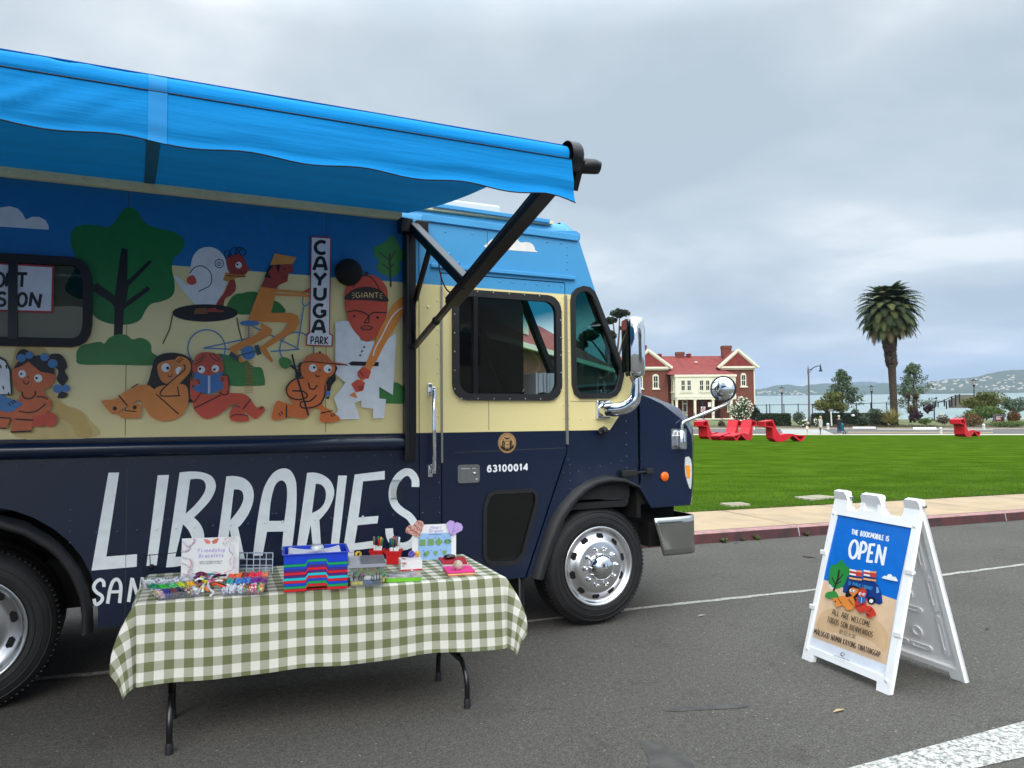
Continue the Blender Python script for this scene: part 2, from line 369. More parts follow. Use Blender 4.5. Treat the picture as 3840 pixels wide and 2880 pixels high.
    def build(s, name, parent): return s.mb.build(name, s.mats, parent, recalc=False)
def plane_map(p0, n):
    p0 = Vector(p0); n = Vector(n)
    def f(x, y):
        r = ray(x, y); return CAMP+r*((p0-CAMP).dot(n)/r.dot(n))
    return f
def cloud(mb, c, rx, ry, rz, n, size, mats=2, flat=0.5, shell=0.55, bias=None, long=1.0, R=random):
    """leaf-sized quads spread through an ellipsoid"""
    c = Vector(c)
    for _ in range(n):
        while True:
            q = Vector((R.uniform(-1, 1), R.uniform(-1, 1), R.uniform(-1, 1)))
            l = q.length
            if 0.02 < l < 1 and (l > shell or R.random() < 0.25): break
        p = c+Vector((q.x*rx, q.y*ry, q.z*rz)); s = size*R.uniform(.6, 1.4)
        nrm = (q.normalized()*flat+Vector((R.gauss(0, 1), R.gauss(0, 1), R.gauss(0, 1)))*.6+Vector((0, 0, .3))).normalized()
        u = nrm.cross(Vector((R.gauss(0, 1), R.gauss(0, 1), R.gauss(0, 1)+.01))).normalized(); v = nrm.cross(u)
        mb.add([p-u*s*long, p-v*s*.5, p+u*s*long, p+v*s*.5], [(0, 1, 2, 3)], R.randrange(mats))

# ================================================================== BOOKMOBILE
NY = Vector((0, -1, 0)); BELT = 1.546; BLUEZ = 2.61
def livery():
    m = bpy.data.materials.new('livery_paint'); m.use_nodes = True; t = m.node_tree; b = t.nodes['Principled BSDF']
    tcn = t.nodes.new('ShaderNodeTexCoord'); sp = t.nodes.new('ShaderNodeSeparateXYZ'); t.links.new(tcn.outputs['Object'], sp.inputs[0])
    isblue = math_node(t, 'GREATER_THAN', sp.outputs[2], BLUEZ)
    below = math_node(t, 'LESS_THAN', sp.outputs[2], BELT)
    # front corner of the cream band is cut off along a slant
    k = math_node(t, 'MULTIPLY', sp.outputs[2], 0.81); d = math_node(t, 'SUBTRACT', sp.outputs[0], k)
    diag = math_node(t, 'GREATER_THAN', d, 2.146); lowz = math_node(t, 'LESS_THAN', sp.outputs[2], 1.75); dz = math_node(t, 'MULTIPLY', diag, lowz)
    navy = math_node(t, 'MAXIMUM', below, dz)
    n = t.nodes.new('ShaderNodeTexNoise'); n.inputs['Scale'].default_value = 2.5; n.inputs['Detail'].default_value = 6; t.links.new(tcn.outputs['Object'], n.inputs['Vector'])
    m1 = t.nodes.new('ShaderNodeMix'); m1.data_type = 'RGBA'; m1.inputs[6].default_value = lin((238, 222, 160)); m1.inputs[7].default_value = lin((70, 154, 208)); t.links.new(isblue, m1.inputs[0])
    m2 = t.nodes.new('ShaderNodeMix'); m2.data_type = 'RGBA'; m2.inputs[7].default_value = lin((7, 25, 54)); t.links.new(navy, m2.inputs[0]); t.links.new(m1.outputs[2], m2.inputs[6])
    mr = t.nodes.new('ShaderNodeMapRange'); mr.inputs[3].default_value = 0.9; mr.inputs[4].default_value = 1.06; t.links.new(n.outputs['Fac'], mr.inputs[0])
    vm = t.nodes.new('ShaderNodeVectorMath'); vm.operation = 'SCALE'; t.links.new(m2.outputs[2], vm.inputs[0]); t.links.new(mr.outputs[0], vm.inputs['Scale'])
    t.links.new(vm.outputs[0], b.inputs['Base Color'])
    b.inputs['Roughness'].default_value = 0.34; b.inputs['Coat Weight'].default_value = 0.35; b.inputs['Coat Roughness'].default_value = 0.08
    n2 = t.nodes.new('ShaderNodeTexNoise'); n2.inputs['Scale'].default_value = 1.6; t.links.new(tcn.outputs['Object'], n2.inputs['Vector'])
    bp = t.nodes.new('ShaderNodeBump'); bp.inputs['Strength'].default_value = 0.12; bp.inputs['Distance'].default_value = 0.02
    t.links.new(n2.outputs['Fac'], bp.inputs['Height']); t.links.new(bp.outputs[0], b.inputs['Normal'])
    return m
LIV = livery(); NAVY = mat('navy_paint', (7, 25, 54), 0.3, coat=0.4, var=0.08, vs=3); CREAM = mat('cream_paint', (234, 224, 174), 0.4, var=0.04); CABBLUE = mat('cab_blue_paint', (70, 154, 208), 0.4, var=0.05, vs=4)
truck = thing('bookmobile', 'navy, cream and sky blue library bookmobile with painted mural and open blue awning', 'bookmobile')
W = 2.35; RTOP = 3.20
def xz(R, pts, Y=0.0):
    r = []
    for a, b in pts:
        p = onY(*R(a, b), Y); r.append((p.x, p.z))
    return r
def to3(pts, Y=0.0): return [(x, Y, z) for x, z in pts]
def arch(cx, cz, r, a0, a1, n=18, rz=None): return [(cx+r*math.cos(rad(a0+(a1-a0)*i/n)), cz+(rz or r)*math.sin(rad(a0+(a1-a0)*i/n))) for i in range(n+1)]
# --- box body: near side with a rear wheel arch, far side, roof, back wall
XB, XJ, XF = -4.4, 1.795, 3.665
RWX, WZ = -0.855, 0.47
b = MB()
rear_in = arch(RWX, 0.52, 0.665, 0, 180)
side = [(XB, .43), (RWX-.665, .43)]+rear_in[::-1]+[(RWX+.665, .43), (XJ, .43), (XJ, 3.07), (XB, 3.07)]
b.panel(to3(side), [], (0, .03, 0))
b.panel([(XB, W, .43), (XJ, W, .43), (XJ, W, 3.07), (XB, W, 3.07)], [], (0, -.03, 0))
b.box((XB+.015, W/2, 1.75), (.03, W-.06, 2.64))
b.box(((XB+XJ)/2, 1.5, .5), (XJ-XB, 1.6, .06))
# --- wheel well lining and bulkhead behind the seats
b.build('box_body', LIV, truck, recalc=True)
m = MB()
m.box((RWX, .36, 1.16), (1.36, .6, .05)); m.box((RWX, .68, .8), (1.36, .04, .75)); m.box((RWX-.68, .36, .8), (.03, .6, .75)); m.box((RWX+.68, .36, .8), (.03, .6, .75))
m.box((3.2, .36, 1.26), (1.1, .64, .05)); m.box((3.2, .70, .82), (1.1, .04, .85)); m.box((2.64, .36, .80), (.03, .6, .75)); m.box((3.70, .5, 1.05), (.04, .9, .45)); m.box((3.92, W/2, 1.0), (.44, 2.24, .14))
m.box((-.4, 1.2, .62), (7.6, 1.5, .30)); m.box((3.3, 1.2, .72), (1.2, 1.0, .34)); m.box((3.95, 1.15, .78), (.6, 1.7, .3))
m.tube([(3.3, .3, WZ), (3.3, 2.05, WZ)], .07); m.tube([(RWX, .3, WZ), (RWX, 2.05, WZ)], .09)
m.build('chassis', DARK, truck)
t = MB(); t.tube([(3.40, .20, .985), (3.64, .16, .985)], .075, 20); t.build('air_tank', mat('tank_grey', (120, 122, 124), .4, .6), truck)
# roof: curved edge in section
def roof_z(y):
    e = min(y, W-y); return 3.07+(RTOP-3.07)*math.sqrt(max(0, 1-(1-min(e/.16, 1))**2))
b = MB()
ys = [0, .004, .02, .05, .09, .16, .5, W/2, W-.5, W-.16, W-.09, W-.05, W-.02, 0+W]
b.grid(lambda u, v: Vector((XB+(3.02-XB)*u, ys[min(int(round(v*13)), 13)], roof_z(ys[min(int(round(v*13)), 13)]))), 6, 13)
b.build('roof', CABBLUE, truck, recalc=False)
# roof front cap, rolled down over the windscreen
b = MB()
capprof = [(0, 0), (.03, .003), (.07, -.012), (.12, -.05), (.15, -.085), (.158, -.12), (.15, -.16)]
def capf(u, v):
    k = v*6; i = min(int(k), 5); q = k-i; px_ = capprof[i][0]*(1-q)+capprof[i+1][0]*q; pz_ = capprof[i][1]*(1-q)+capprof[i+1][1]*q
    y = W*u; e = min(y, W-y); c = math.sqrt(max(0, 1-(1-min(e/.22, 1))**2))
    zt = roof_z(y); return Vector((3.02+px_*(.72+.28*c), y, max(3.045, zt+.012+pz_*(.3+.7*c))))
b.grid(capf, 22, 18)
b.panel([(2.9, -.004, 3.055), (3.14, -.004, 3.055), (3.14, -.004, 3.10), (3.10, -.004, 3.12), (2.9, -.004, 3.10)], [], (0, .02, 0))
b.build('roof_cap', CABBLUE, truck)
# drip rails, seam strips and cab mouldings
b = MB()
b.bar(onY(1586, 815, -.012), onY(2168, 893, -.012), .02, .05); b.bar(onY(*R3(190, 490), -.012), onY(*R3(1088, 570), -.012), .03, .028)
b.bar(onY(1620, 770, .0), onY(2057, 832, .0), .05, .03)
b.build('drip_rail', CABBLUE, truck, bevel=.004)
b = MB(); b.bar((-4.4, -.02, 3.075), (1.66, -.02, 3.075), .05, .055); b.bar((1.6, .02, 3.165), (2.9, .02, 3.165), .04, .025); b.build('roof_rail', CREAM, truck, bevel=.004)
b = MB(); b.box((2.35, .62, 3.30), (.55, .5, .13)); b.box((2.35, .62, 3.215), (.5, .44, .05)); b.build('roof_vent', mat('vent_plastic', (205, 205, 200), .6), truck, bevel=.02)

# --- cab side
dl = [xz(R3, [(256, 600)])[0][0], xz(R3, [(1032, 1300)])[0][0]]          # door edges
DX0, DX1 = dl; DTOP = 2.70
hng = xz(RF, [(418, 350)])[0]; dlow = xz(RF, [(128, 1245)])[0]
door = [(DX0, .45), (dlow[0], .45), (hng[0], hng[1]), (DX1, hng[1]+.02), (DX1, DTOP), (DX0, DTOP)]
ap = xz(R3, [(1110, 322), (1250, 760), (1400, 1130), (1448, 1235)])
fl_in = xz(RB, [(120, 1075), (170, 900), (230, 730), (330, 490), (470, 300), (560, 220), (640, 175), (720, 152), (780, 145), (900, 150), (1030, 200)])
fl_out = xz(RB, [(25, 1062), (70, 900), (150, 660), (210, 500), (280, 385), (420, 220), (560, 130), (650, 97), (740, 80), (900, 95), (1062, 180)])
g = .008
wx = xz(RW, [(95, 600), (1222, 600), (600, 98), (600, 1222)])
DW = (wx[0][0], wx[1][0], wx[3][1], wx[2][1])     # door window outer frame x0 x1 z0 z1
dwo = rrect(DW[0], DW[1], DW[2], DW[3], .12); dwi = rrect(DW[0]+.05, DW[1]-.05, DW[2]+.05, DW[3]-.05, .09)
dwh = rrect(DW[0]+.02, DW[1]-.02, DW[2]+.02, DW[3]-.02, .11)
vo = xz(RW, [(1320, 190), (1335, 110), (1380, 60), (1450, 35), (1520, 50), (1570, 100), (1605, 180), (1690, 400), (1780, 640), (1872, 890), (1868, 970), (1835, 1110), (1795, 1170), (1720, 1203), (1420, 1203), (1360, 1155), (1335, 1060), (1326, 600)])
vi = inset(vo, .04 if inset(vo, .04) and abs(sum(0 for _ in vo)) == 0 else .04); vh = inset(vo, .015)
lo = xz(FULL, [(1052, 1068), (1066, 1059), (1150, 1055), (1161, 1064), (1162, 1085), (1150, 1130), (1132, 1198), (1122, 1213), (1108, 1219), (1062, 1222), (1048, 1214), (1042, 1200), (1043, 1095)])
li = inset(lo, .028)
b = MB(); b.panel(to3([(x, z) for x, z in inset(door, g/2)]), [to3(dwh), to3(lo)], (0, .03, 0)); dr = b.build('cab_door', LIV, truck)
fx = fl_out
cabside = [(XJ+.006, .45), (DX0-g/2, .45), (DX0-g/2, DTOP+g/2), (DX1+g/2, DTOP+g/2), (DX1+g/2, hng[1]+.02), (hng[0]+g/2, hng[1]-.005)]
cabside += [(dlow[0]+g, .45)]+[q for q in fl_in[1:]]+[(XF, fl_in[-1][1]+.02), (XF, 1.86), ap[3], ap[2], ap[1], ap[0], (XJ+.006, 3.07)]
b = MB(); b.panel(to3(cabside), [to3(vh)], (0, .03, 0))
far = [(XJ, .45), (2.6, .45), (2.75, 1.2), (3.66, 1.2), (3.66, 1.86), ap[3], ap[2], ap[1], ap[0], (XJ, 3.07)]
b.build('cab_side', LIV, truck)
b = MB(); b.panel(to3(far, W), [to3(dwh, W), to3(vh, W)], (0, -.03, 0)); b.build('cab_side', LIV, truck)
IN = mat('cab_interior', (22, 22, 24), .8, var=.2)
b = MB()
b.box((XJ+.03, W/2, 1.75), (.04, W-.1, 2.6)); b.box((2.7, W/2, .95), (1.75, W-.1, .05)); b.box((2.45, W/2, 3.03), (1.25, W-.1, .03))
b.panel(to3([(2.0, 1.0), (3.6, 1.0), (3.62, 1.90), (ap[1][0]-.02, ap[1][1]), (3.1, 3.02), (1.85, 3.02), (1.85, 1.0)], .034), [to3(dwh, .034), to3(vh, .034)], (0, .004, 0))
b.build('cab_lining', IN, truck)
b = MB(); b.panel([(3.62, .1, 1.0), (3.62, .1, 1.90), (3.30, .1, 1.80), (3.1, .1, 1.72), (3.02, .1, 1.6), (3.05, .1, 1.0)], [], (0, W-.2, 0)); b.build('dashboard', mat('dashboard_vinyl', (52, 54, 58), .7, var=.1), truck, bevel=.03)
b = MB(); b.box((2.35, .55, 1.35), (.5, .5, .14)); b.box((2.12, .55, 1.75), (.14, .5, .8)); b.box((2.12, .55, 2.22), (.1, .28, .16)); b.build('driver_seat', mat('seat_fabric', (30, 30, 34), .9), truck, bevel=.04)
b = MB(); b.lathe([(.2, 0), (.215, .015), (.2, .03), (.185, .015), (.2, 0)], (2.95, .55, 1.72), (-.6, 0, .8), 24); b.tube([(2.95, .55, 1.74), (3.2, .55, 1.5)], .03); b.build('steering_wheel', BLACK, truck)
# windscreen: two panes, posts, header
p0 = Vector((ap[0][0]-.012, 0, ap[0][1]-.03)); p1 = Vector((ap[3][0]-.012, 0, ap[3][1]))
def ws(t_, y): q = p0.lerp(p1, t_); return Vector((q.x, y, q.z))
b = MB()
for y in (.065, W/2, W-.065): b.bar(ws(0, y)-Vector((.02, 0, 0)), ws(1.0, y)-Vector((.02, 0, 0)), .05 if abs(y-W/2) > .1 else .08, .05, up=(1, 0, .4))
b.bar(ws(.03, .05), ws(.03, W-.05), .05, .1, up=(1, 0, .4)); b.bar(ws(1, .05), ws(1, W-.05), .05, .08, up=(1, 0, .4))
b.build('windscreen_frame', mat('frame_black', (20, 20, 22), .5), truck)
GT = glass('tinted_glass', (.42, .66, .62)); GB = glass('teal_band_glass', (.03, .24, .33)); GC = glass('clear_glass', (.82, .88, .86)); GD = glass('dark_glass', (.15, .16, .17), 2.6); GV = glass('vent_glass', (.30, .52, .50), 1.1)
def bandglass():
    m = glass('shaded_windscreen', (.4, .66, .62)); t = m.node_tree; tr = [n for n in t.nodes if n.type == 'BSDF_TRANSPARENT'][0]
    tcn = t.nodes.new('ShaderNodeTexCoord'); sp = t.nodes.new('ShaderNodeSeparateXYZ'); t.links.new(tcn.outputs['Object'], sp.inputs[0])
    r = t.nodes.new('ShaderNodeMapRange'); r.inputs[1].default_value = 2.42; r.inputs[2].default_value = 2.60; t.links.new(sp.outputs[2], r.inputs[0])
    mx = t.nodes.new('ShaderNodeMix'); mx.data_type = 'RGBA'; mx.inputs[6].default_value = (.70, .88, .85, 1); mx.inputs[7].default_value = (.02, .22, .33, 1); t.links.new(r.outputs[0], mx.inputs[0]); t.links.new(mx.outputs[2], tr.inputs[0])
    return m
GW = bandglass()
for y0_, y1_ in ((.09, W/2-.04), (W/2+.04, W-.09)):
    b = MB(); b.add([ws(.04, y0_), ws(.04, y1_), ws(.98, y1_), ws(.98, y0_)], [(0, 1, 2, 3)]); b.build('windscreen', GW, truck)
# windows of the door and the quarter light
b = MB(); b.ring(to3(dwo, -.022), to3(dwi, -.022), (0, .04, 0)); wf = b.build('door_window', TRIM, truck, bevel=.008)
xm = xz(RW, [(335, 600), (840, 600), (690, 600)])
b = MB(); b.box((xm[0][0], -.004, (DW[2]+DW[3])/2), (.032, .03, DW[3]-DW[2]-.1)); b.build('window_bar', BLACK, wf)
b = MB(); b.panel(to3(rrect(DW[0]+.03, xm[1][0], DW[2]+.045, DW[3]-.045, .06), .006), [], (0, .004, 0)); b.build('sliding_pane', GD, wf)
b = MB()
for x_, z_ in ([(DW[0]+(DW[1]-DW[0])*(i+.5)/7, zz) for i in range(7) for zz in (DW[2]+.012, DW[3]-.012)]+[(xx, DW[2]+(DW[3]-DW[2])*(i+.6)/6) for i in range(6) for xx in (DW[0]+.012, DW[1]-.012)]): b.ball((x_, -.024, z_), .006, n=6)
b.build('frame_screws', STEEL, wf)
b = MB(); b.panel(to3(dwi, W-.01), [], (0, .004, 0)); b.panel(to3(vi, W-.01), [], (0, .004, 0)); b.build('far_side_glass', GT, truck)
b = MB(); b.ring(to3(vo, -.02), to3(vi, -.02), (0, .04, 0)); vf = b.build('quarter_window', TRIM, truck, bevel=.008)
b = MB(); b.panel(to3(vi, .004), [], (0, .004, 0)); b.build('pane', GV, vf)
b = MB(); b.ring(to3(lo, -.014), to3(li, -.014), (0, .03, 0)); lf = b.build('kick_window', TRIM, truck, bevel=.006)
b = MB(); b.panel(to3(li, .004), [], (0, .01, 0)); b.build('pane', mat('smoked_glass', (8, 9, 10), .06, coat=.3), lf)
# door hardware
hq = [onY(*RN(a, c), -.004) for a, c in ((85, 905), (540, 890), (545, 1250), (95, 1285))]
hx0, hx1, hz0, hz1 = hq[0].x, hq[1].x, hq[3].z, hq[0].z
b = MB(); b.ring(to3(rrect(hx0, hx1, hz0, hz1, .02), -.012), to3(rrect(hx0+.018, hx1-.018, hz0+.018, hz1-.018, .012), -.012), (0, .02, 0)); b.panel(to3(rrect(hx0+.015, hx1-.015, hz0+.015, hz1-.015, .012), -.002), [], (0, .006, 0))
b.box((hx0+(hx1-hx0)*.36, -.008, (hz0+hz1)/2), ((hx1-hx0)*.36, .012, (hz1-hz0)*.6)); b.box((hx0+(hx1-hx0)*.75, -.006, (hz0+hz1)/2), ((hx1-hx0)*.14, .010, (hz1-hz0)*.6)); b.ball((hx0+(hx1-hx0)*.76, -.012, (hz0+hz1)/2), .012)
b.build('door_handle', mat('handle_chrome', (200, 202, 205), .22, 1.0), dr, bevel=.003)
b = MB()
x_, za, zb = onY(*R3(209, 1290), -.05).x, onY(*R3(209, 1262), -.05).z, onY(*FULL(932, 1018), -.05).z
b.tube([(x_, -.06, za), (x_, -.06, zb)], .016, 10)
for z_ in (za, zb): b.box((x_-.012, -.006, z_), (.035, .016, .09)); b.box((x_-.002, -.036, z_), (.03, .06, .035))
b.build('grab_handle', CHROME, truck, bevel=.004)
HST = mat('hinge_steel', (170, 168, 160), .35, .8); b = MB(); b.bar((DX1, -.01, hng[1]+.05), (DX1, -.01, 2.6), .02, .02); b.build('door_hinge', HST, dr); b = MB(); b.bar((DX0, -.004, 1.33), (DX0, -.004, 2.6), .014, .014); b.build('door_seal', HST, dr)
b = MB(); b.bar(onY(*RF(415, 395), -.004), onY(*RF(140, 1235), -.004), .016, .01, up=(0, 1, 0)); b.build('door_edge_trim', NAVY, dr)
# rub rail and rivets
b = MB(); zr = (onY(0, 1665, 0).z+onY(0, 1718, 0).z)/2; b.tube([(XB, -.012, zr), (1.68, -.012, zr), (1.735, .0, zr), (1.75, .03, zr)], [.05, .05, .045, .03], 12)
b.bar((XB, -.006, 1.528), (1.76, -.006, 1.528), .02, .03); b.build('rub_rail', NAVY, truck)
riv = MB()
def rivet(x, z, r=.0075, mi=0, Y=0): riv.ball((x, Y, z), r, mi, 6, (1, .6, 1))
def rrow(R, a, c, n, r=.0075, mi=0):
    p, q = onY(*R(*a), 0), onY(*R(*c), 0)
    for i in range(n): rivet(p.x+(q.x-p.x)*i/(n-1), p.z+(q.z-p.z)*i/(n-1), r, mi)
x_ = -4.3
while x_ < 1.74: rivet(x_, 1.528, Y=-.016); rivet(x_, 1.395); x_ += .1155
x_ = -4.3
while x_ < 1.6: rivet(x_, 3.075, .01, 1, Y=-.046); x_ += .125
rrow(RE, (549, 28), (545, 280), 4); 
for R_, y0_, k_, xs_ in ((RL, 775, -.0597, ((92, 0), (304, 0), (512, 0), (714, 4), (912, 4), (1105, 4), (1295, 0), (1480, 4), (1660, 0))), (RM, 735, -.061, ((85, 0), (264, 4), (440, 4), (612, 0), (781, 4), (947, 0), (1109, 0), (1272, 4), (1585, 0), (1737, 4), (1890, 0)))):
    for x_, m_ in xs_: q = onY(*R_(x_, y0_+k_*x_), 0); rivet(q.x, q.z, .009, m_, Y=-.003 if m_ else 0)
rrow(RM, (2062, 150), (2068, 620), 4)
for a in ((790, 632), (835, 632), (1910, 572), (1948, 572)): rivet(onY(*RL(*a), 0).x, onY(*RL(*a), 0).z)
rrow(R3, (1006, 690), (1018, 1440), 10, .008, 2); rrow(R3, (1044, 700), (1052, 1440), 10, .008, 2); rrow(R3, (232, 710), (240, 1520), 10, .008, 2); rrow(R3, (173, 748), (175, 880), 2, .012, 2)
rrow(R3, (175, 202), (1085, 302), 24, .010, 3); rrow(R3, (1038, 330), (1042, 560), 6, .009, 3); rrow(R3, (620, 590), (1000, 618), 6, .009, 3); rrow(R3, (282, 280), (452, 293), 2, .01, 3); rrow(R3, (305, 420), (363, 474), 2, .014, 3); rrow(R3, (915, 343), (1002, 352), 2, .01, 3)
rrow(R3, (1125, 1447), (1203, 1447), 2, .008, 2); rrow(RF, (823, 150), (829, 470), 5, .008); rrow(RF, (495, 492), (793, 422), 5, .007); rrow(RF, (423, 412), (168, 1145), 9, .008); rrow(RF, (437, 450), (437, 615), 4, .007)
riv.build('rivets', [mat('rivet_navy', (40, 55, 80), .3, coat=.5), CREAM, CREAM, CABBLUE, paint((236, 242, 244))], truck)

# --- mural, lettering, number and seal
def sideplane(x, y): return onY(x, y, 0.0)
A = Art(sideplane, NY, .00012, .0012)
OR, BRK, BRN, DRD, GRN, DGR, BLU, BLK, WHT, TAN = (222, 138, 58), (204, 78, 58), (205, 104, 62), (160, 60, 48), (62, 132, 66), (26, 118, 54), (70, 126, 184), (18, 14, 20), (226, 230, 236), (214, 190, 126)
P = lambda R, p, c, s=False, **k: A.poly(R, p, c, s, **k)
L = lambda R, p, wd, c=BLK, s=False, **k: A.line(R, p, wd, c, s, **k)
A.poly(None, [(-4390, BLUEZ*1000), (1700, (BLUEZ+.006)*1000), (1700, 3062), (-4390, 3062)], (18, 100, 168)) if False else None
skyp = Art(lambda x, y: Vector((x, 0, y)), NY, .0003, .0008); skyp.poly(None, [(-4.39, BLUEZ-.002), (1.70, BLUEZ+.004), (1.70, 3.05), (-4.39, 3.05)], (24, 116, 182)); skyp.build('mural_sky', truck)
P(R1, [(100, 1000), (200, 985), (300, 1030), (330, 1250), (400, 1350), (500, 1390), (560, 1450), (600, 1555), (100, 1558), (60, 1300)], TAN, True)
P(R1, [(330, 1330), (420, 1370), (500, 1400), (548, 1460), (575, 1550), (480, 1552), (440, 1480), (350, 1420)], (208, 176, 104), True)
P(R1, [(-120, 150), (0, 130), (60, 122), (110, 135), (140, 165), (160, 205), (200, 188), (245, 188), (285, 210), (303, 245), (303, 268), (-130, 240)], WHT)
P(R1, [(805, 127), (850, 150), (895, 215), (950, 250), (1080, 282), (1140, 320), (1148, 365), (1120, 410), (1080, 450), (1070, 510), (1085, 590), (1085, 650), (1060, 690), (1000, 715), (940, 730), (905, 770), (870, 830), (800, 857), (700, 855), (620, 830), (575, 790), (525, 712), (470, 690), (420, 660), (403, 630), (420, 590), (455, 530), (475, 480), (470, 440), (445, 370), (440, 300), (465, 255), (520, 237), (600, 240), (665, 252), (700, 235), (740, 180), (770, 140)], DGR, True)
P(R1, [(757, 382), (795, 390), (792, 585), (930, 455), (945, 470), (800, 620), (785, 715), (920, 618), (935, 640), (772, 762), (762, 925), (708, 932), (712, 750), (690, 720), (580, 650), (585, 610), (608, 600), (715, 680), (722, 620), (740, 480)], BLK)
P(R1, [(475, 1065), (480, 1020), (510, 990), (560, 975), (620, 965), (650, 975), (680, 940), (740, 918), (790, 925), (825, 950), (870, 940), (915, 955), (940, 985), (945, 1030), (985, 1060), (960, 1110), (700, 1108), (500, 1105)], GRN, True)
P(R2, [(415, 1040), (480, 1035), (560, 1060), (590, 1090), (640, 1080), (680, 1120), (740, 1130), (760, 1180), (768, 1240), (740, 1262), (500, 1260), (455, 1200)], GRN, True)
P(R2, [(490, 690), (520, 620), (560, 590), (600, 585), (640, 575), (700, 575), (740, 600), (780, 640), (840, 640), (890, 670), (915, 725), (800, 730), (640, 742), (560, 735)], (50, 120, 54), True)
P(R2, [(1600, 1270), (1700, 1235), (1740, 1240), (1780, 1265), (1805, 1320), (1830, 1350), (1830, 1395), (1650, 1392), (1650, 1360), (1600, 1355)], GRN)
P(R2, [(1690, 165), (1720, 175), (1750, 240), (1785, 290), (1780, 330), (1750, 370), (1765, 410), (1720, 455), (1680, 462), (1620, 440), (1585, 400), (1600, 350), (1565, 300), (1570, 250), (1640, 215)], (58, 140, 64), True)
L(R2, [(1680, 295), (1688, 540)], 14, (60, 55, 56)); L(R2, [(1600, 280), (1682, 350)], 9, (60, 55, 56)); L(R2, [(1722, 275), (1682, 345)], 9, (60, 55, 56)); L(R2, [(1630, 370), (1684, 418)], 9, (60, 55, 56)); L(R2, [(1715, 368), (1686, 398)], 9, (60, 55, 56))
# costume bird on a black stand
P(R2, [(520, 470), (550, 500), (553, 560), (520, 600), (475, 630), (455, 715), (400, 720), (425, 640), (470, 580)], DRD, True)
P(R2, [(345, 247), (400, 255), (450, 290), (485, 350), (500, 420), (495, 480), (480, 530), (450, 600), (400, 670), (360, 692), (300, 690), (240, 650), (190, 590), (150, 540), (105, 470), (115, 455), (160, 490), (205, 525), (215, 440), (225, 380), (245, 310), (290, 262)], WHT, True)
L(R2, [(218, 440), (250, 400), (300, 385), (350, 410), (378, 460), (370, 520), (330, 550), (280, 573)], 7, BLK, True)
P(R2, [(238, 453), (262, 480), (265, 510), (230, 525), (200, 505), (198, 475)], BRK, True)
A.ring(R2, 433, 368, 31, 6, BLK); A.ring(R2, 431, 370, 14, 5, BLK); A.circ(R2, 431, 370, 5, BLK)
P(R2, [(490, 330), (560, 298), (610, 320), (635, 380), (660, 410), (640, 430), (620, 450), (560, 465), (510, 440), (488, 380)], DRD, True)
L(R2, [(485, 335), (470, 290), (500, 275), (522, 300), (500, 318), (518, 268), (552, 250), (572, 285), (545, 302), (562, 258), (600, 253), (627, 285), (602, 315), (578, 280), (600, 262)], 6, BLK, True)
A.circ(R2, 575, 380, 24, WHT); A.circ(R2, 565, 375, 8, BLK); L(R2, [(595, 425), (605, 440), (622, 420)], 5, BLK, True)
P(R2, [(460, 490), (480, 430), (520, 445), (625, 455), (630, 465), (560, 475), (490, 500)], (200, 134, 58)); L(R2, [(488, 457), (626, 463)], 6)
A.circ(R2, 330, 730, 240, BLK, 64, 32)
for i in range(7): L(R2, [(258-i*2, 700+i*6), (338+i*2, 696+i*6)], 3, (170, 110, 60))
P(R2, [(345, 700), (400, 690), (420, 705), (470, 712), (465, 724), (345, 722)], DRD)
L(R2, [(92, 745), (70, 850), (20, 955)], 8); L(R2, [(562, 765), (580, 860), (602, 940)], 8)
# bicycle and rider
A.ring(R2, 340, 990, 137, 9, BLU, 32); A.ring(R2, 1000, 995, 124, 9, BLU, 32)
for a, c in (((318, 987), (650, 915)), ((318, 987), (610, 1000)), ((680, 830), (1010, 990)), ((810, 1012), (1020, 995)), ((1052, 680), (1005, 980)), ((650, 830), (650, 1000))): L(R2, [a, c], 9, BLU)
for i in range(38): L(R2, [(618, 832+i*13), (682, 829+i*13)], 3, (196, 120, 76))
P(R2, [(735, 800), (820, 850), (810, 890), (700, 950), (560, 1010), (612, 1088), (590, 1092), (500, 990), (520, 975), (700, 890), (740, 850)], OR)
P(R2, [(735, 540), (850, 555), (840, 610), (812, 730), (960, 730), (1008, 750), (1020, 800), (990, 860), (775, 990), (828, 1080), (815, 1093), (740, 1010), (722, 985), (900, 860), (945, 800), (760, 795), (640, 788), (690, 650)], OR)
P(R2, [(803, 380), (970, 372), (962, 400), (980, 430), (940, 440), (930, 500), (870, 525), (850, 555), (735, 540), (770, 470)], DRD)
P(R2, [(838, 295), (998, 325), (970, 372), (803, 380)], (216, 150, 72)); P(R2, [(845, 378), (880, 378), (863, 440)], BLK); P(R2, [(800, 382), (830, 380), (790, 440), (815, 475), (762, 470)], BLK)
A.circ(R2, 911, 408, 7, BLK); L(R2, [(888, 455), (892, 475), (908, 474), (915, 455)], 5, BLK, True)
P(R2, [(850, 556), (1060, 575), (1060, 590), (850, 574)], OR); P(R2, [(842, 590), (1110, 598), (1110, 614), (840, 602)], OR)
P(R2, [(1042, 575), (1100, 545), (1085, 585)], BRK); P(R2, [(1105, 595), (1150, 600), (1145, 635)], BRK)
L(R2, [(1045, 612), (1040, 660), (1068, 678), (1112, 628)], 8, BLU, True); A.circ(R2, 655, 806, 72, BLU, 20); A.circ(R2, 645, 1022, 51, BLU)
L(R2, [(530, 1055), (730, 1000)], 9, (32, 62, 78)); P(R2, [(520, 1012), (578, 1055), (560, 1085), (502, 1040)], (40, 74, 88)); P(R2, [(688, 970), (720, 962), (740, 1030), (708, 1040)], (40, 74, 88))
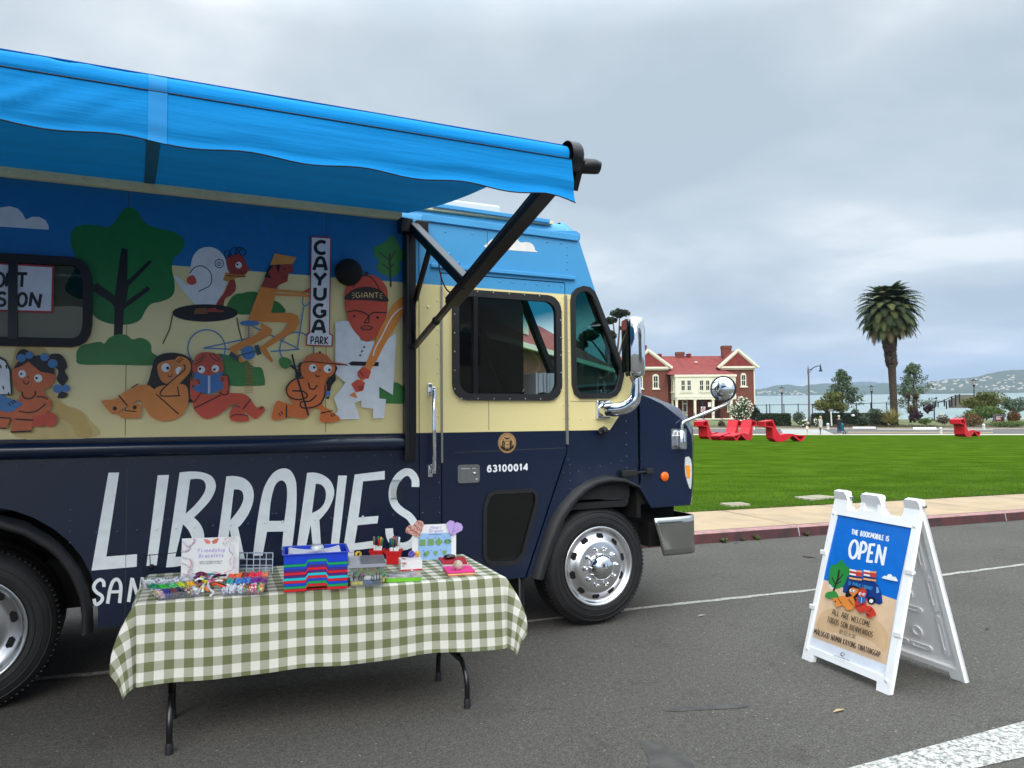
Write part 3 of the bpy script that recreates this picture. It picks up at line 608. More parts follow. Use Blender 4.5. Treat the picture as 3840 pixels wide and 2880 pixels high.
# park sign
P(R2, [(1102, 170), (1250, 178), (1240, 880), (1263, 890), (1260, 978), (1065, 970), (1070, 885), (1090, 870)], (176, 44, 56))
P(R2, [(1109, 180), (1242, 187), (1233, 886), (1254, 897), (1251, 969), (1074, 961), (1078, 893), (1097, 878)], WHT)
for ch, x0, x1, yb, h in (('C', 1128, 1218, 296, 88), ('A', 1122, 1218, 418, 92), ('Y', 1124, 1210, 530, 90), ('U', 1126, 1208, 630, 84), ('G', 1124, 1206, 758, 88), ('A', 1112, 1206, 876, 88)):
    A.text(R2, ch, (x0, yb), (x1, yb+2), (2, -h), 25, BLK)
A.text(R2, 'PARK', (1100, 958), (1226, 960), (1, -54), 9, BLK)
# ball player
P(R2, [(1280, 795), (1350, 787), (1420, 800), (1455, 860), (1460, 930), (1510, 940), (1560, 935), (1600, 1000), (1640, 930), (1725, 880), (1700, 1330), (1600, 1270), (1600, 1355), (1650, 1360), (1635, 1500), (1555, 1500), (1555, 1430), (1470, 1420), (1470, 1370), (1420, 1390), (1460, 1505), (1255, 1510), (1300, 1440), (1270, 1350), (1355, 1240), (1280, 1180)], WHT)
P(R2, [(1440, 480), (1500, 455), (1580, 465), (1640, 520), (1662, 580), (1660, 700), (1640, 800), (1600, 880), (1540, 930), (1500, 938), (1430, 880), (1380, 800), (1355, 700), (1350, 580), (1380, 520)], BRK, True)
P(R2, [(1350, 632), (1380, 580), (1440, 548), (1520, 540), (1600, 560), (1642, 600), (1662, 648), (1500, 638)], (44, 34, 36), True)
L(R2, [(1410, 550), (1440, 490), (1500, 457), (1560, 490), (1605, 565)], 9, (80, 36, 34), True); A.circ(R2, 1507, 443, 15, (60, 32, 32))
A.text(R2, 'GIANT', (1430, 618), (1594, 620), (0, -36), 6, (214, 186, 130))
for a, c in (((1402, 580), (1424, 592)), ((1398, 602), (1422, 602)), ((1402, 625), (1424, 612)), ((1602, 596), (1622, 586)), ((1602, 606), (1626, 606)), ((1602, 616), (1622, 626))): L(R2, [a, c], 4, (214, 186, 130))
L(R2, [(1365, 725), (1420, 715), (1480, 725), (1525, 752)], 8, BLK, True); L(R2, [(1525, 752), (1560, 728), (1655, 730)], 8, BLK, True); L(R2, [(1525, 750), (1490, 802), (1525, 804), (1525, 755)], 7)
A.circ(R2, 1418, 755, 9, BLK); A.circ(R2, 1588, 765, 9, BLK); A.circ(R2, 1507, 840, 46, BLK, 18); A.circ(R2, 1507, 840, 38, BRK, 11); L(R2, [(1465, 842), (1550, 840)], 4)
for x_, y_ in ((1490, 980), (1474, 1010), (1461, 1040)): A.circ(R2, x_, y_, 7, BLK)
P(R2, [(1375, 1100), (1400, 1085), (1597, 1090), (1595, 1120), (1395, 1115)], BLK)
P(R2, [(1760, 618), (1785, 630), (1790, 670), (1770, 740), (1690, 880), (1630, 980), (1590, 1060), (1530, 1160), (1470, 1245), (1450, 1240), (1500, 1110), (1560, 960), (1600, 860), (1660, 750), (1710, 660)], OR, True)
L(R2, [(1808, 680), (1740, 710), (1680, 780), (1620, 900), (1570, 990), (1555, 1045)], 9, WHT, True)
P(R2, [(1380, 1332), (1418, 1308), (1442, 1355)], OR); P(R2, [(1440, 1165), (1480, 1120), (1540, 1155), (1522, 1210), (1462, 1215), (1440, 1190)], BRK); P(R2, [(1395, 1250), (1440, 1215), (1497, 1240), (1480, 1300), (1430, 1310)], BRK)
for i in range(3): L(R2, [(1450+i*9, 1150+i*12), (1475+i*7, 1180+i*8)], 4); L(R2, [(1445, 1268+i*11), (1488, 1264+i*11)], 4)
# girl reading at the left
P(R1, [(0, 1055), (40, 1080), (70, 1140), (80, 1295), (-120, 1300), (-140, 1060)], BLK); P(R1, [(-4, 1068), (34, 1090), (60, 1145), (70, 1290), (-110, 1292), (-130, 1072)], WHT)
for x_, y_ in ((5, 1110), (40, 1112), (20, 1240), (55, 1280)): L(R1, [(x_, y_), (x_+6, y_+22)], 9)
P(R1, [(310, 1050), (370, 1042), (405, 1075), (420, 1120), (405, 1150), (425, 1190), (410, 1220), (390, 1240), (355, 1200), (365, 1150), (335, 1110)], BLK, True); P(R1, [(360, 1312), (380, 1275), (425, 1290), (400, 1315)], BLK, True)
P(R1, [(80, 1150), (120, 1080), (200, 1060), (300, 1080), (345, 1170), (330, 1230), (280, 1262), (270, 1285), (130, 1280), (90, 1230)], BRN, True)
P(R1, [(140, 1270), (270, 1280), (320, 1330), (320, 1380), (280, 1420), (240, 1430), (210, 1450), (200, 1520), (70, 1525), (80, 1450), (-60, 1430), (-60, 1390), (100, 1370)], BRN)
P(R1, [(84, 1138), (120, 1085), (180, 1055), (260, 1050), (330, 1080), (345, 1170), (250, 1150), (180, 1090), (140, 1115)], BLK); P(R1, [(108, 1080), (115, 1030), (150, 1012), (185, 1030), (200, 1065)], BLK, True)
for x_, y_, r_ in ((135, 1068, 28), (185, 1050, 25), (280, 1062, 27), (330, 1102, 31), (362, 1258, 30), (412, 1255, 25)): A.circ(R1, x_, y_, r_, BLU, r_*.9)
A.circ(R1, 141, 1166, 24, WHT); A.circ(R1, 240, 1193, 25, WHT); A.circ(R1, 135, 1166, 7, BLK); A.circ(R1, 230, 1192, 8, BLK); A.circ(R1, 180, 1186, 5, BLK); L(R1, [(150, 1205), (155, 1226), (173, 1228), (184, 1212)], 7, BLK, True)
L(R1, [(140, 1275), (150, 1310), (182, 1320), (215, 1305), (225, 1272)], 9, BLK, True); L(R1, [(230, 1305), (270, 1308), (300, 1322)], 8); L(R1, [(120, 1395), (170, 1405), (230, 1395), (288, 1350)], 8, BLK, True)
P(R1, [(205, 1430), (280, 1420), (275, 1492), (205, 1490)], BRK); A.circ(R1, 313, 1448, 46, BRK); P(R1, [(-60, 1285), (0, 1290), (70, 1320), (150, 1350), (80, 1400), (40, 1403), (-60, 1375)], BLU)
P(R1, [(-40, 1440), (70, 1440), (45, 1505), (-40, 1500)], BRN); L(R1, [(-40, 1432), (72, 1442)], 9); L(R1, [(-40, 1500), (45, 1504)], 8); L(R1, [(98, 1446), (212, 1452)], 9); L(R1, [(70, 1526), (198, 1520)], 9)
for i in range(3): L(R1, [(52+i*16, 1345-i*8), (72+i*16, 1362-i*10)], 7)
# reader with long hair
P(R1, [(945, 1130), (965, 1070), (1010, 1042), (1080, 1035), (1150, 1050), (1190, 1090), (1195, 1200), (1200, 1330), (1135, 1330), (1145, 1240), (1000, 1240), (940, 1275), (910, 1250), (930, 1190)], BLK, True)
P(R1, [(960, 1260), (1000, 1240), (1140, 1230), (1170, 1290), (1165, 1360), (1130, 1420), (1060, 1455), (990, 1455), (930, 1420), (880, 1340), (860, 1330), (800, 1360), (740, 1400), (700, 1415), (640, 1350), (640, 1330), (720, 1320), (780, 1275), (850, 1240), (920, 1235)], (216, 132, 62), True)
P(R1, [(980, 1110), (1030, 1085), (1100, 1080), (1140, 1130), (1150, 1180), (1100, 1215), (1060, 1230), (1010, 1215), (985, 1170)], (208, 124, 62), True)
P(R1, [(735, 1420), (740, 1400), (790, 1395), (800, 1355), (830, 1345), (880, 1355), (875, 1440), (760, 1440)], (216, 132, 62))
A.circ(R1, 1030, 1127, 27, WHT); A.circ(R1, 1115, 1147, 25, WHT); A.circ(R1, 1042, 1130, 10, BLK); A.circ(R1, 1125, 1153, 10, BLK); L(R1, [(1044, 1168), (1048, 1182), (1064, 1182), (1070, 1166)], 6, BLK, True)
P(R1, [(1090, 1080), (1110, 1058), (1160, 1070), (1185, 1110), (1175, 1160), (1100, 1240), (1060, 1265), (1020, 1300), (1000, 1290), (1050, 1220), (1120, 1150), (1120, 1105)], (216, 132, 62), True)
L(R1, [(970, 1290), (1110, 1415)], 8); L(R1, [(738, 1298), (793, 1363)], 8); L(R1, [(1140, 1105), (1146, 1140), (1060, 1215), (1000, 1275), (1012, 1303), (1120, 1300)], 8, BLK, True); L(R1, [(1103, 1245), (1112, 1295)], 7); L(R1, [(775, 1392), (850, 1400)], 6)
for i in range(3): L(R1, [(1095+i*12, 1085-i*10), (1120+i*10, 1095-i*8)], 5); L(R1, [(818+i*12, 1252-i*8), (838+i*12, 1240-i*6)], 6)
A.circ(R1, 715, 1380, 13, BLK); A.circ(R1, 838, 1373, 13, BLK)
# reader with the blue book
P(R2, [(245, 1290), (228, 1195), (218, 1260), (220, 1340), (240, 1400), (250, 1440), (300, 1490), (350, 1503), (420, 1480), (500, 1420), (560, 1395), (640, 1470), (690, 1505), (720, 1490), (765, 1440), (740, 1410), (700, 1420), (650, 1350), (600, 1320), (500, 1310), (505, 1240), (495, 1195), (460, 1190), (440, 1215), (460, 1260), (430, 1310), (360, 1330)], (206, 80, 56), True)
P(R2, [(235, 1120), (260, 1050), (300, 1022), (360, 1020), (420, 1035), (455, 1090), (455, 1165), (350, 1200), (245, 1170)], (192, 76, 56), True)
for a in ([(250, 1110), (300, 1080), (330, 1035)], [(262, 1085), (300, 1060), (310, 1030)], [(360, 1030), (390, 1070), (440, 1090)], [(380, 1030), (420, 1060), (435, 1075)]): L(R2, a, 6, BLK, True)
A.circ(R2, 300, 1145, 27, WHT); A.circ(R2, 402, 1138, 27, WHT); A.circ(R2, 290, 1140, 10, BLK); A.circ(R2, 395, 1145, 10, BLK); A.circ(R2, 350, 1160, 6, BLK)
P(R2, [(245, 1165), (355, 1190), (458, 1160), (460, 1285), (360, 1325), (245, 1300)], (58, 112, 172)); L(R2, [(352, 1190), (352, 1322)], 5, WHT); L(R2, [(362, 1190), (362, 1322)], 4, WHT)
P(R2, [(232, 1225), (270, 1212), (296, 1240), (270, 1260), (236, 1258)], (192, 76, 56), True); P(R2, [(436, 1195), (470, 1190), (490, 1225), (460, 1240), (438, 1225)], (192, 76, 56), True)
for i in range(3): L(R2, [(262+i*4, 1218+i*13), (292, 1224+i*12)], 5); L(R2, [(440, 1200+i*13), (465, 1208+i*10)], 5)
L(R2, [(450, 1188), (495, 1195), (500, 1300), (470, 1330), (430, 1310)], 8, BLK, True); L(R2, [(222, 1360), (250, 1380), (300, 1310)], 7, BLK, True); L(R2, [(248, 1428), (440, 1332)], 8); L(R2, [(606, 1432), (660, 1362)], 8)
P(R2, [(520, 1430), (580, 1410), (620, 1470), (645, 1490), (640, 1520), (560, 1525), (508, 1500)], (206, 80, 56), True); L(R2, [(522, 1420), (550, 1408), (582, 1422)], 7, BLK, True); L(R2, [(510, 1490), (560, 1472), (640, 1482)], 7, BLK, True)
for i in range(3): L(R2, [(722+i*8, 1436-i*8), (745+i*6, 1425-i*3)], 5)
# kneeling girl with a cap
KO = (214, 112, 54)
P(R2, [(1005, 1150), (1010, 1100), (1050, 1095), (1040, 1130), (1030, 1190), (990, 1205), (985, 1180)], BLK, True); P(R2, [(1250, 1110), (1290, 1130), (1275, 1180), (1280, 1220), (1250, 1260), (1240, 1300), (1210, 1310), (1205, 1250), (1240, 1180)], BLK, True)
P(R2, [(1050, 1205), (1200, 1240), (1205, 1330), (1180, 1400), (1240, 1440), (1260, 1460), (1300, 1490), (1300, 1520), (1170, 1525), (1165, 1440), (1100, 1430), (1060, 1500), (940, 1490), (850, 1515), (815, 1500), (820, 1450), (850, 1375), (900, 1385), (970, 1400), (930, 1340), (915, 1280), (960, 1220)], KO, True)
P(R2, [(1040, 1095), (1180, 1095), (1270, 1115), (1260, 1180), (1210, 1210), (1200, 1240), (1080, 1220), (1030, 1180)], KO, True)
A.circ(R2, 1220, 1320, 20, BLU); P(R2, [(1200, 1345), (1235, 1340), (1225, 1362)], BLK)
P(R2, [(1040, 1100), (1060, 1050), (1110, 1025), (1170, 1022), (1220, 1045), (1250, 1085), (1365, 1108), (1365, 1115), (1280, 1113), (1180, 1095), (1080, 1090)], (196, 104, 62)); L(R2, [(1040, 1093), (1100, 1088), (1200, 1098), (1365, 1113)], 8, BLK, True); A.circ(R2, 1163, 1020, 9, BLK)
A.circ(R2, 1112, 1135, 29, WHT); A.circ(R2, 1220, 1140, 30, WHT); A.circ(R2, 1122, 1130, 10, BLK); A.circ(R2, 1232, 1148, 10, BLK); A.circ(R2, 1163, 1150, 6, BLK); L(R2, [(1130, 1180), (1142, 1196), (1165, 1192)], 7, BLK, True)
L(R2, [(1045, 1207), (980, 1215), (930, 1260), (920, 1310), (950, 1350), (1010, 1365), (1060, 1350), (1070, 1330), (1040, 1305), (960, 1300)], 10, BLK, True); L(R2, [(1200, 1255), (1200, 1320), (1170, 1390), (1110, 1420), (1040, 1425), (1020, 1400), (1030, 1380), (1090, 1375), (1140, 1330)], 10, BLK, True)
L(R2, [(1080, 1240), (1090, 1280), (1120, 1288), (1145, 1258)], 9, BLK, True); L(R2, [(960, 1035), (1000, 1210), (1080, 1480)], 13); L(R2, [(915, 1095), (995, 1150)], 13); P(R2, [(865, 1075), (900, 1055), (950, 1075), (955, 1110), (920, 1140), (880, 1125)], GRN, True)
L(R2, [(920, 1405), (920, 1492)], 9); L(R2, [(1170, 1462), (1255, 1445)], 8)
for a in ((862, 1462), (878, 1450), (1240, 1470), (1256, 1462)): L(R2, [a, (a[0]+16, a[1]+20)], 7)
A.build('mural', truck)
# sign on the side window film
A = Art(lambda x, y: onY(x, y, -.0308), NY, .0001, .0006)
P(R1, [(-300, 455), (338, 493), (332, 787), (-300, 768)], (168, 44, 56)); P(R1, [(-300, 466), (324, 503), (318, 774), (-300, 756)], (216, 220, 230))
for ch, x0, x1 in (('F', -110, -45), ('O', -38, 26), ('R', 36, 96), ('T', 104, 166)): A.text(R1, ch, (x0, 620+x0*.02), (x1, 622+x1*.02), (4, -84), 19, BLK)
for ch, x0, x1 in (('F', -262, -205), ('U', -192, -128), ('N', -110, -40), ('S', -20, 36), ('T', 42, 98), ('O', 106, 162), ('N', 184, 250)): A.text(R1, ch, (x0, 738+x0*.03), (x1, 741+x1*.03), (8, -80), 19, BLK)
A.build('window_sign', truck)
A = Art(sideplane, NY, .0001, .0014)
LW = (240, 246, 248)
A.poly(RL, [(212, 145), (323, 143), (190, 1015), (508, 990), (505, 1120), (36, 1160)], LW); A.poly(RL, [(722, 172), (840, 168), (712, 1105), (605, 1112)], LW)
def sm(p): return [(q.x, q.y) for q in catmull([(a, c, 0) for a, c in p], False, 4)]
A.poly(RL, [(950, 142)]+sm([(950, 142), (1080, 132), (1200, 145), (1290, 190), (1325, 270), (1310, 350), (1260, 440), (1180, 530), (1098, 610)])[1:]+sm([(1098, 610), (1150, 660), (1190, 730), (1205, 810), (1200, 900), (1150, 1000), (1060, 1075), (940, 1115), (808, 1127)])[1:], LW,
       holes=[[(1060, 215)]+sm([(1060, 215), (1130, 208), (1190, 222), (1220, 270), (1210, 340), (1160, 420), (1090, 500), (1012, 570)])[1:], [(985, 680)]+sm([(985, 680), (1040, 740), (1080, 830), (1090, 900), (1060, 960), (1000, 1010), (905, 1018)])[1:]])
A.poly(RL, [(1435, 183)]+sm([(1435, 183), (1520, 180), (1620, 205), (1690, 270), (1718, 360), (1705, 470), (1660, 580), (1590, 680), (1555, 710)])[1:]+[(1625, 1035), (1530, 1040), (1468, 730), (1425, 1055), (1315, 1060)], LW, holes=[[(1512, 318)]+sm([(1512, 318), (1560, 320), (1600, 345), (1612, 410), (1590, 480), (1540, 560), (1475, 640)])[1:]])
A.poly(RL, [(1710, 1005)]+sm([(1710, 1005), (1745, 720), (1790, 440), (1830, 290), (1900, 170), (1970, 115), (2040, 100), (2100, 125), (2145, 200), (2162, 300), (2160, 500), (2140, 720), (2112, 945)])[1:]+[(2008, 945), (2025, 755), (1855, 757), (1810, 1005)], LW, holes=[[(1877, 645)]+sm([(1877, 645), (1890, 480), (1915, 350), (1950, 260), (2000, 226), (2040, 245), (2062, 310), (2060, 450), (2035, 645)])[1:]])
A.poly(RM, [(695, 202)]+sm([(695, 202), (780, 200), (870, 230), (940, 290), (975, 380), (965, 470), (920, 570), (860, 650), (822, 690)])[1:]+[(842, 1000), (757, 1002), (733, 740), (676, 1005), (584, 1010)], LW, holes=[[(785, 315)]+sm([(785, 315), (840, 325), (880, 370), (890, 440), (870, 520), (820, 580), (745, 620)])[1:]])
A.poly(RM, [(1018, 230), (1108, 230), (1016, 1030), (932, 1034)], LW)
A.poly(RM, [(1188, 220), (1500, 182), (1500, 270), (1275, 290), (1228, 665), (1435, 648), (1425, 725), (1218, 745), (1188, 932), (1430, 900), (1440, 975), (1065, 1018)], LW)
A.line(RM, [(1818, 348), (1815, 270), (1770, 205), (1712, 197), (1645, 245), (1595, 330), (1580, 430), (1600, 520), (1660, 590), (1760, 660), (1820, 760), (1830, 850), (1780, 930), (1690, 965), (1605, 940), (1555, 860), (1545, 778)], 80, LW, True)
A.build('lettering', truck); A = Art(sideplane, NY, .0001, .0014)
A.line(RL, [(165, 1330), (160, 1275), (120, 1255), (75, 1290), (60, 1340), (90, 1385), (140, 1420), (148, 1460), (115, 1500), (78, 1507), (62, 1452)], 36, LW, True); A.line(RL, [(203, 1503), (225, 1370), (250, 1290), (275, 1258), (305, 1252), (333, 1290), (340, 1360), (327, 1496)], 36, LW, True); A.line(RL, [(232, 1382), (335, 1377)], 32, LW)
A.line(RL, [(420, 1485), (458, 1235)], 36, LW); A.line(RL, [(458, 1240), (530, 1480)], 36, LW); A.line(RL, [(530, 1480), (565, 1230)], 36, LW)
A.build('lettering', truck); A = Art(sideplane, NY, .0001, .0014)
A.text(RN, '63100014', (704, 1046), (1540, 1012), (0, -126), 34, (240, 243, 246), gap=.36)
A.build('fleet_number', truck)
A = Art(sideplane, NY, .0002, .0014)
SB, SD, SI = (176, 136, 92), (30, 22, 20), (190, 152, 106)
def sc_(r, c, k=1.0): A.circ(RN, 1113, 447, r*.885*k, c, r*k, 32)
sc_(217, (44, 32, 26)); sc_(211, SB); sc_(166, (70, 48, 34)); sc_(161, SI)
A.poly(RN, [(1040, 320), (1095, 345), (1113, 330), (1135, 345), (1195, 320), (1150, 366), (1112, 372), (1075, 366)], SD)
for x_ in (1083, 1114, 1145): A.circ(RN, x_, 388, 8, SD)
A.line(RN, [(1058, 420), (1110, 412), (1168, 420), (1170, 455), (1113, 492), (1062, 458), (1058, 420)], 7, SD)
for x_ in (1032, 1192): A.circ(RN, x_, 386, 13, SD); A.poly(RN, [(x_-22, 405), (x_+22, 405), (x_+34, 560), (x_-30, 560)], SD); A.line(RN, [(x_, 420), (x_+4, 556)], 6, SI)
A.poly(RN, [(966, 480), (1000, 520), (1060, 545), (1180, 545), (1230, 500), (1256, 478), (1240, 545), (1180, 600), (1113, 612), (1040, 598), (985, 548)], SD); A.line(RN, [(1060, 575), (1110, 560), (1170, 578)], 7, SI); A.line(RN, [(1090, 500), (1150, 470), (1180, 462)], 8, SD)
for i in range(30):
    a = 2*math.pi*i/30+.1; A.line(RN, [(1113+168*math.cos(a)-3, 447+190*math.sin(a)-5), (1113+168*math.cos(a)+3, 447+190*math.sin(a)+6)], 7, (110, 78, 52), keep=True)
A.build('city_seal', truck)
A = Art(sideplane, NY, .0003, .0014); A.poly(R3, [(543, 380), (548, 350), (570, 328), (600, 322), (630, 335), (642, 345), (655, 310), (685, 295), (720, 305), (745, 345), (790, 345), (825, 360), (840, 395), (835, 406)], (232, 230, 226), True); A.build('painted_cloud', truck)

b = MB()
for x_, z0_, z1_ in ((onY(*R1(785, 1100), 0).x, 1.56, 3.04), (onY(*R2(1215, 900), 0).x, 1.56, 3.04), (onY(*RL(400, 500), 0).x, .45, 1.36), (onY(*RW(478, 1300), 0).x, 1.56, 1.78), (onY(*R3(543, 180), 0).x, 2.74, 3.04)): b.box((x_, -.0006, (z0_+z1_)/2), (.003, .0016, z1_-z0_))
b.bar(onY(*RN(20, 648), -.0006), onY(*RF(410, 330), -.0006), .003, .0016, up=(0, 1, 0)); b.bar(onY(*RW(1325, 1230), -.0006), onY(*RW(1620, 1235), -.0006), .003, .0016, up=(0, 1, 0)); b.build('panel_seams', mat('seam_grime', (70, 72, 70), .8), truck)
# --- side window frame, speaker, holder, marker lamp, latch, sensor
so = xz(R1, [(-620, 384), (0, 420), (450, 445), (510, 462), (548, 500), (572, 560), (578, 620), (576, 860), (565, 920), (540, 965), (500, 990), (450, 1000), (0, 992), (-620, 980)]); si = inset(so, .05)
b = MB(); b.ring(to3(so, -.045), to3(si, -.045), (0, .04, 0)); sf = b.build('side_window', TRIM, truck, bevel=.01)
b = MB(); xm2 = xz(R1, [(88, 470), (88, 950)]); b.bar((xm2[0][0], -.036, xm2[0][1]), (xm2[1][0]-.003, -.036, xm2[1][1]), .045, .025, up=(0, 1, 0)); b.build('window_bar', BLACK, sf)
b = MB(); b.panel(to3(si, -.030), [], (0, .003, 0)); b.build('pane', glass('film_glass', (.66, .68, .68), .8), sf)
c = onY(*R2(1382, 430), -.04); r_ = (onY(*R2(1480, 430), -.04).x-onY(*R2(1285, 430), -.04).x)/2
b = MB(); b.lathe([(r_*.98, -.03), (r_, .0), (r_*.97, .02), (r_*.8, .038), (r_*.4, .05), (0.001, .053)], c, NY, 36); b.build('round_speaker', mat('speaker_grille', (20, 20, 21), .85, bump=.3, bs=400), truck)
q = [onY(*RM(*a), -.012) for a in ((1563, 285), (1672, 282), (1675, 466), (1566, 472))]
b = MB(); b.add(q, [(0, 1, 2, 3)]); b.bar(q[0], q[1], .012, .014); b.bar(q[3], q[2], .01, .012); b.build('leaflet_holder', glass('acrylic', (.93, .95, .95)), truck)
b = MB()
for a, c in (((575, 1005), (960, 970)), ((640, 990), (652, 1190)), ((575, 1005), (575, 1190)), ): b.bar(onY(*RL(*a), -.001), onY(*RL(*c), -.001), .006, .004)
b.lathe([(.016, 0), (.016, .01), (.006, .014), (.001, .014)], onY(*RL(660, 1120), -.002), NY, 12); b.build('fuel_hatch', mat('hatch_seam', (8, 12, 20), .5), truck)
c = onY(*RFR(165, 660), -.004); r_ = (onY(*RFR(211, 660), -.004).x-c.x)
b = MB(); b.lathe([(r_, 0), (r_, .008), (r_*.85, .016), (.001, .018)], c, NY, 24); b.build('marker_lamp', mat('amber_lens', (246, 108, 12), .25, coat=.5), truck)
b = MB(); p_, q_ = onY(*RF(795, 508), -.02), onY(*RF(985, 492), -.02); b.box(p_+Vector((.06, 0, 0)), (.14, .05, .05)); b.bar(p_+Vector((.1, -.012, .0)), q_, .022, .018); b.box(q_, (.07, .04, .05)); b.build('hood_latch', RUBBER, truck, bevel=.006)
b = MB(); p_ = onY(*RF(640, 220), -.03); b.tube([p_+Vector((.06, .02, .01)), p_+Vector((.0, -.03, 0))], [.034, .030], 14); b.lathe([(.018, 0), (.018, .012), (.001, .008)], p_+Vector((-.012, -.036, 0)), (-.4, -1, 0), 12); b.build('side_camera', BLACK, truck, bevel=.004)

# --- wheels
def wheel(x, deep):
    y0 = .06
    root = MB()
    tyre = [(.305, -.01), (.325, -.022), (.40, -.012), (.445, .012), (.462, .045), (.47, .07), (.47, .21), (.462, .235), (.44, .26), (.33, .27)]
    root.lathe(tyre, (x, y0, WZ), (0, 1, 0), 64)
    for r_, h_ in ((.385, -.0165), (.425, -.004), (.343, -.023)): root.lathe([(r_-.004, h_), (r_, h_-.004), (r_+.004, h_)], (x, y0, WZ), (0, 1, 0), 64)
    for k in range(90):
        a = 2*math.pi*k/90; root.bar(Vector((x+.462*math.cos(a), y0+.03, WZ+.462*math.sin(a))), Vector((x+.468*math.cos(a), y0+.065, WZ+.468*math.sin(a))), .012, .008)
    wh = root.build('wheel', RUBBER, truck)
    r = MB(); n = 60
    if not deep: prof = [(.312, -.026), (.306, -.03), (.292, -.024), (.285, .0), (.268, .012), (.245, .004), (.215, -.018), (.20, -.034), (.185, -.04), (.09, -.04)]
    else: prof = [(.312, -.026), (.306, -.03), (.292, -.018), (.285, .03), (.268, .055), (.24, .062), (.22, .070), (.20, .078), (.18, .070), (.09, .070)]
    r.lathe(prof, (x, y0, WZ), (0, 1, 0), n); rim = r.build('rim', STEEL if deep else mat('polished_alloy', (232, 233, 235), .28, 1.0, bump=.02, bs=30), wh)
    for k in range(10):
        h = MB()
        a = 2*math.pi*(k+.35)/10; rr = .238; cc = Vector((x+rr*math.cos(a), y0+(.001 if not deep else .06), WZ+rr*math.sin(a))); tg = Vector((-math.sin(a), 0, math.cos(a))); rd = Vector((math.cos(a), 0, math.sin(a)))
        outl = [(-.034, -.006), (-.022, .017), (.022, .017), (.034, -.006), (.022, -.019), (-.022, -.019)]
        h.panel([cc+tg*u+rd*v+rd*v*.0+Vector((0, -.004 if deep else (-.0045-(.6*( -v)*1.0 if v < 0 else -.10*v)), 0)) for u, v in outl], [], (0, .03, 0)); h.build('hand_hole_shade', DARK, wh, recalc=True)  # dark prism on the rim, coloured as the shade inside a hole
    yb = y0+(-.04 if not deep else .07)
    for k in range(10):
        a = 2*math.pi*(k+.05)/10; q = Vector((x+.142*math.cos(a), yb, WZ+.142*math.sin(a))); g_ = MB()
        g_.lathe([(.022, 0), (.022, .006), (.016, .008), (.016, .026), (.012, .036), (.001, .039)], q, NY, 8); g_.build('lug_nut', CHROME, wh)
    c_ = MB(); c_.lathe([(.108, 0), (.106, .02), (.095, .05), (.07, .075), (.035, .088), (.001, .091)] if not deep else [(.10, 0), (.09, .05), (.07, .07), (.001, .075)], (x, yb, WZ), NY, 40); c_.build('hub_cap', CHROME, wh)
    return wh
wheel(3.305, False); wheel(RWX, True)
for x_, y_ in ((RWX, .36), (RWX, 1.75), (3.305, 2.0)): b = MB(); b.lathe([(.33, .0), (.46, .02), (.47, .05), (.47, .2), (.44, .24), (.33, .24)], (x_, y_, WZ), (0, 1, 0), 40); b.build('inner_tyre', RUBBER, truck)
# fender flares
def flare(o, i, name):
    b = MB(); n = len(o); k = []
    for (ox, oz), (ix, iz) in zip(o, i):
        k.append([Vector((ox, .002, oz)), Vector((ox*.7+ix*.3, -.045, oz*.7+iz*.3)), Vector((ox*.25+ix*.75, -.06, oz*.25+iz*.75)), Vector((ix, -.045, iz)), Vector((ix, .06, iz))])
    b.add([q for s_ in k for q in s_], [(a*5+j, a*5+j+1, a*5+5+j+1, a*5+5+j) for a in range(n-1) for j in range(4)], 0, True)
    for s_ in (0, n-1): b.add(k[s_], [(0, 1, 2, 3, 4)])
    b.build(name, TRIM, truck)
flare(fl_out, fl_in, 'front_fender_flare')
ro = xz(RE, [(728, 968), (725, 800), (690, 620), (640, 500), (560, 385), (480, 295), (400, 230), (200, 112), (0, 62)]); ri = xz(RE, [(632, 990), (640, 850), (620, 700), (585, 610), (530, 500), (455, 400), (380, 330), (200, 222), (0, 160)])
ro += [(2*RWX-x_, z_) for x_, z_ in ro[-2::-1]]; ri += [(2*RWX-x_, z_) for x_, z_ in ri[-2::-1]]
flare(ro, ri, 'rear_fender_flare')
b = MB(); b.box((2.64, .3, .29), (.012, .5, .44)); b.box((2.625, .08, .29), (.02, .012, .46), 1); b.build('mudflap', [RUBBER, STEEL], truck)

# --- hood, headlight, bumper
top = [(3.69, 1.835), (3.80, 1.80), (3.918, 1.752), (4.023, 1.685), (4.10, 1.635), (4.17, 1.57), (4.215, 1.49), (4.222, 1.40), (4.218, 1.15), (4.205, .98), (4.19, .905)]
b = MB(); nv = 20
def hoodf(u, v):
    k = u*(len(top)-1); i = min(int(k), len(top)-2); q = k-i; X = top[i][0]*(1-q)+top[i+1][0]*q; Z = top[i][1]*(1-q)+top[i+1][1]*q
    y = .0+W*v; c = math.sin(math.pi*v)**.6 if 0 < v < 1 else 0; f = min(1, max(0, (X-3.69)/.4)); g_ = max(0, min(1, (Z-1.0)/.5))
    return Vector((X+.34*c*f, y, Z+(.05+.13*f)*c*g_))
b.grid(hoodf, 30, nv)
hs = [(3.69, 1.835)]+top[1:]+xz(RF, [(1000, 745), (915, 600)])+[(3.69, 1.13)]
b.panel(to3(hs, .001), [], None); b.panel(to3(hs, W-.001), [], None)
hood = b.build('hood', NAVY, truck)
b = MB(); b.box((3.68, W/2, 1.45), (.012, W-.06, .7)); b.build('hood_gap_shade', DARK, truck)  # dark sheet stands in for the shade of the open gap behind the hood
hl = [onY(*RFR(*a), -.006) for a in ((415, 430), (455, 420), (480, 450), (492, 520), (495, 610), (490, 720), (482, 812), (465, 800), (440, 725), (418, 640), (411, 530))]
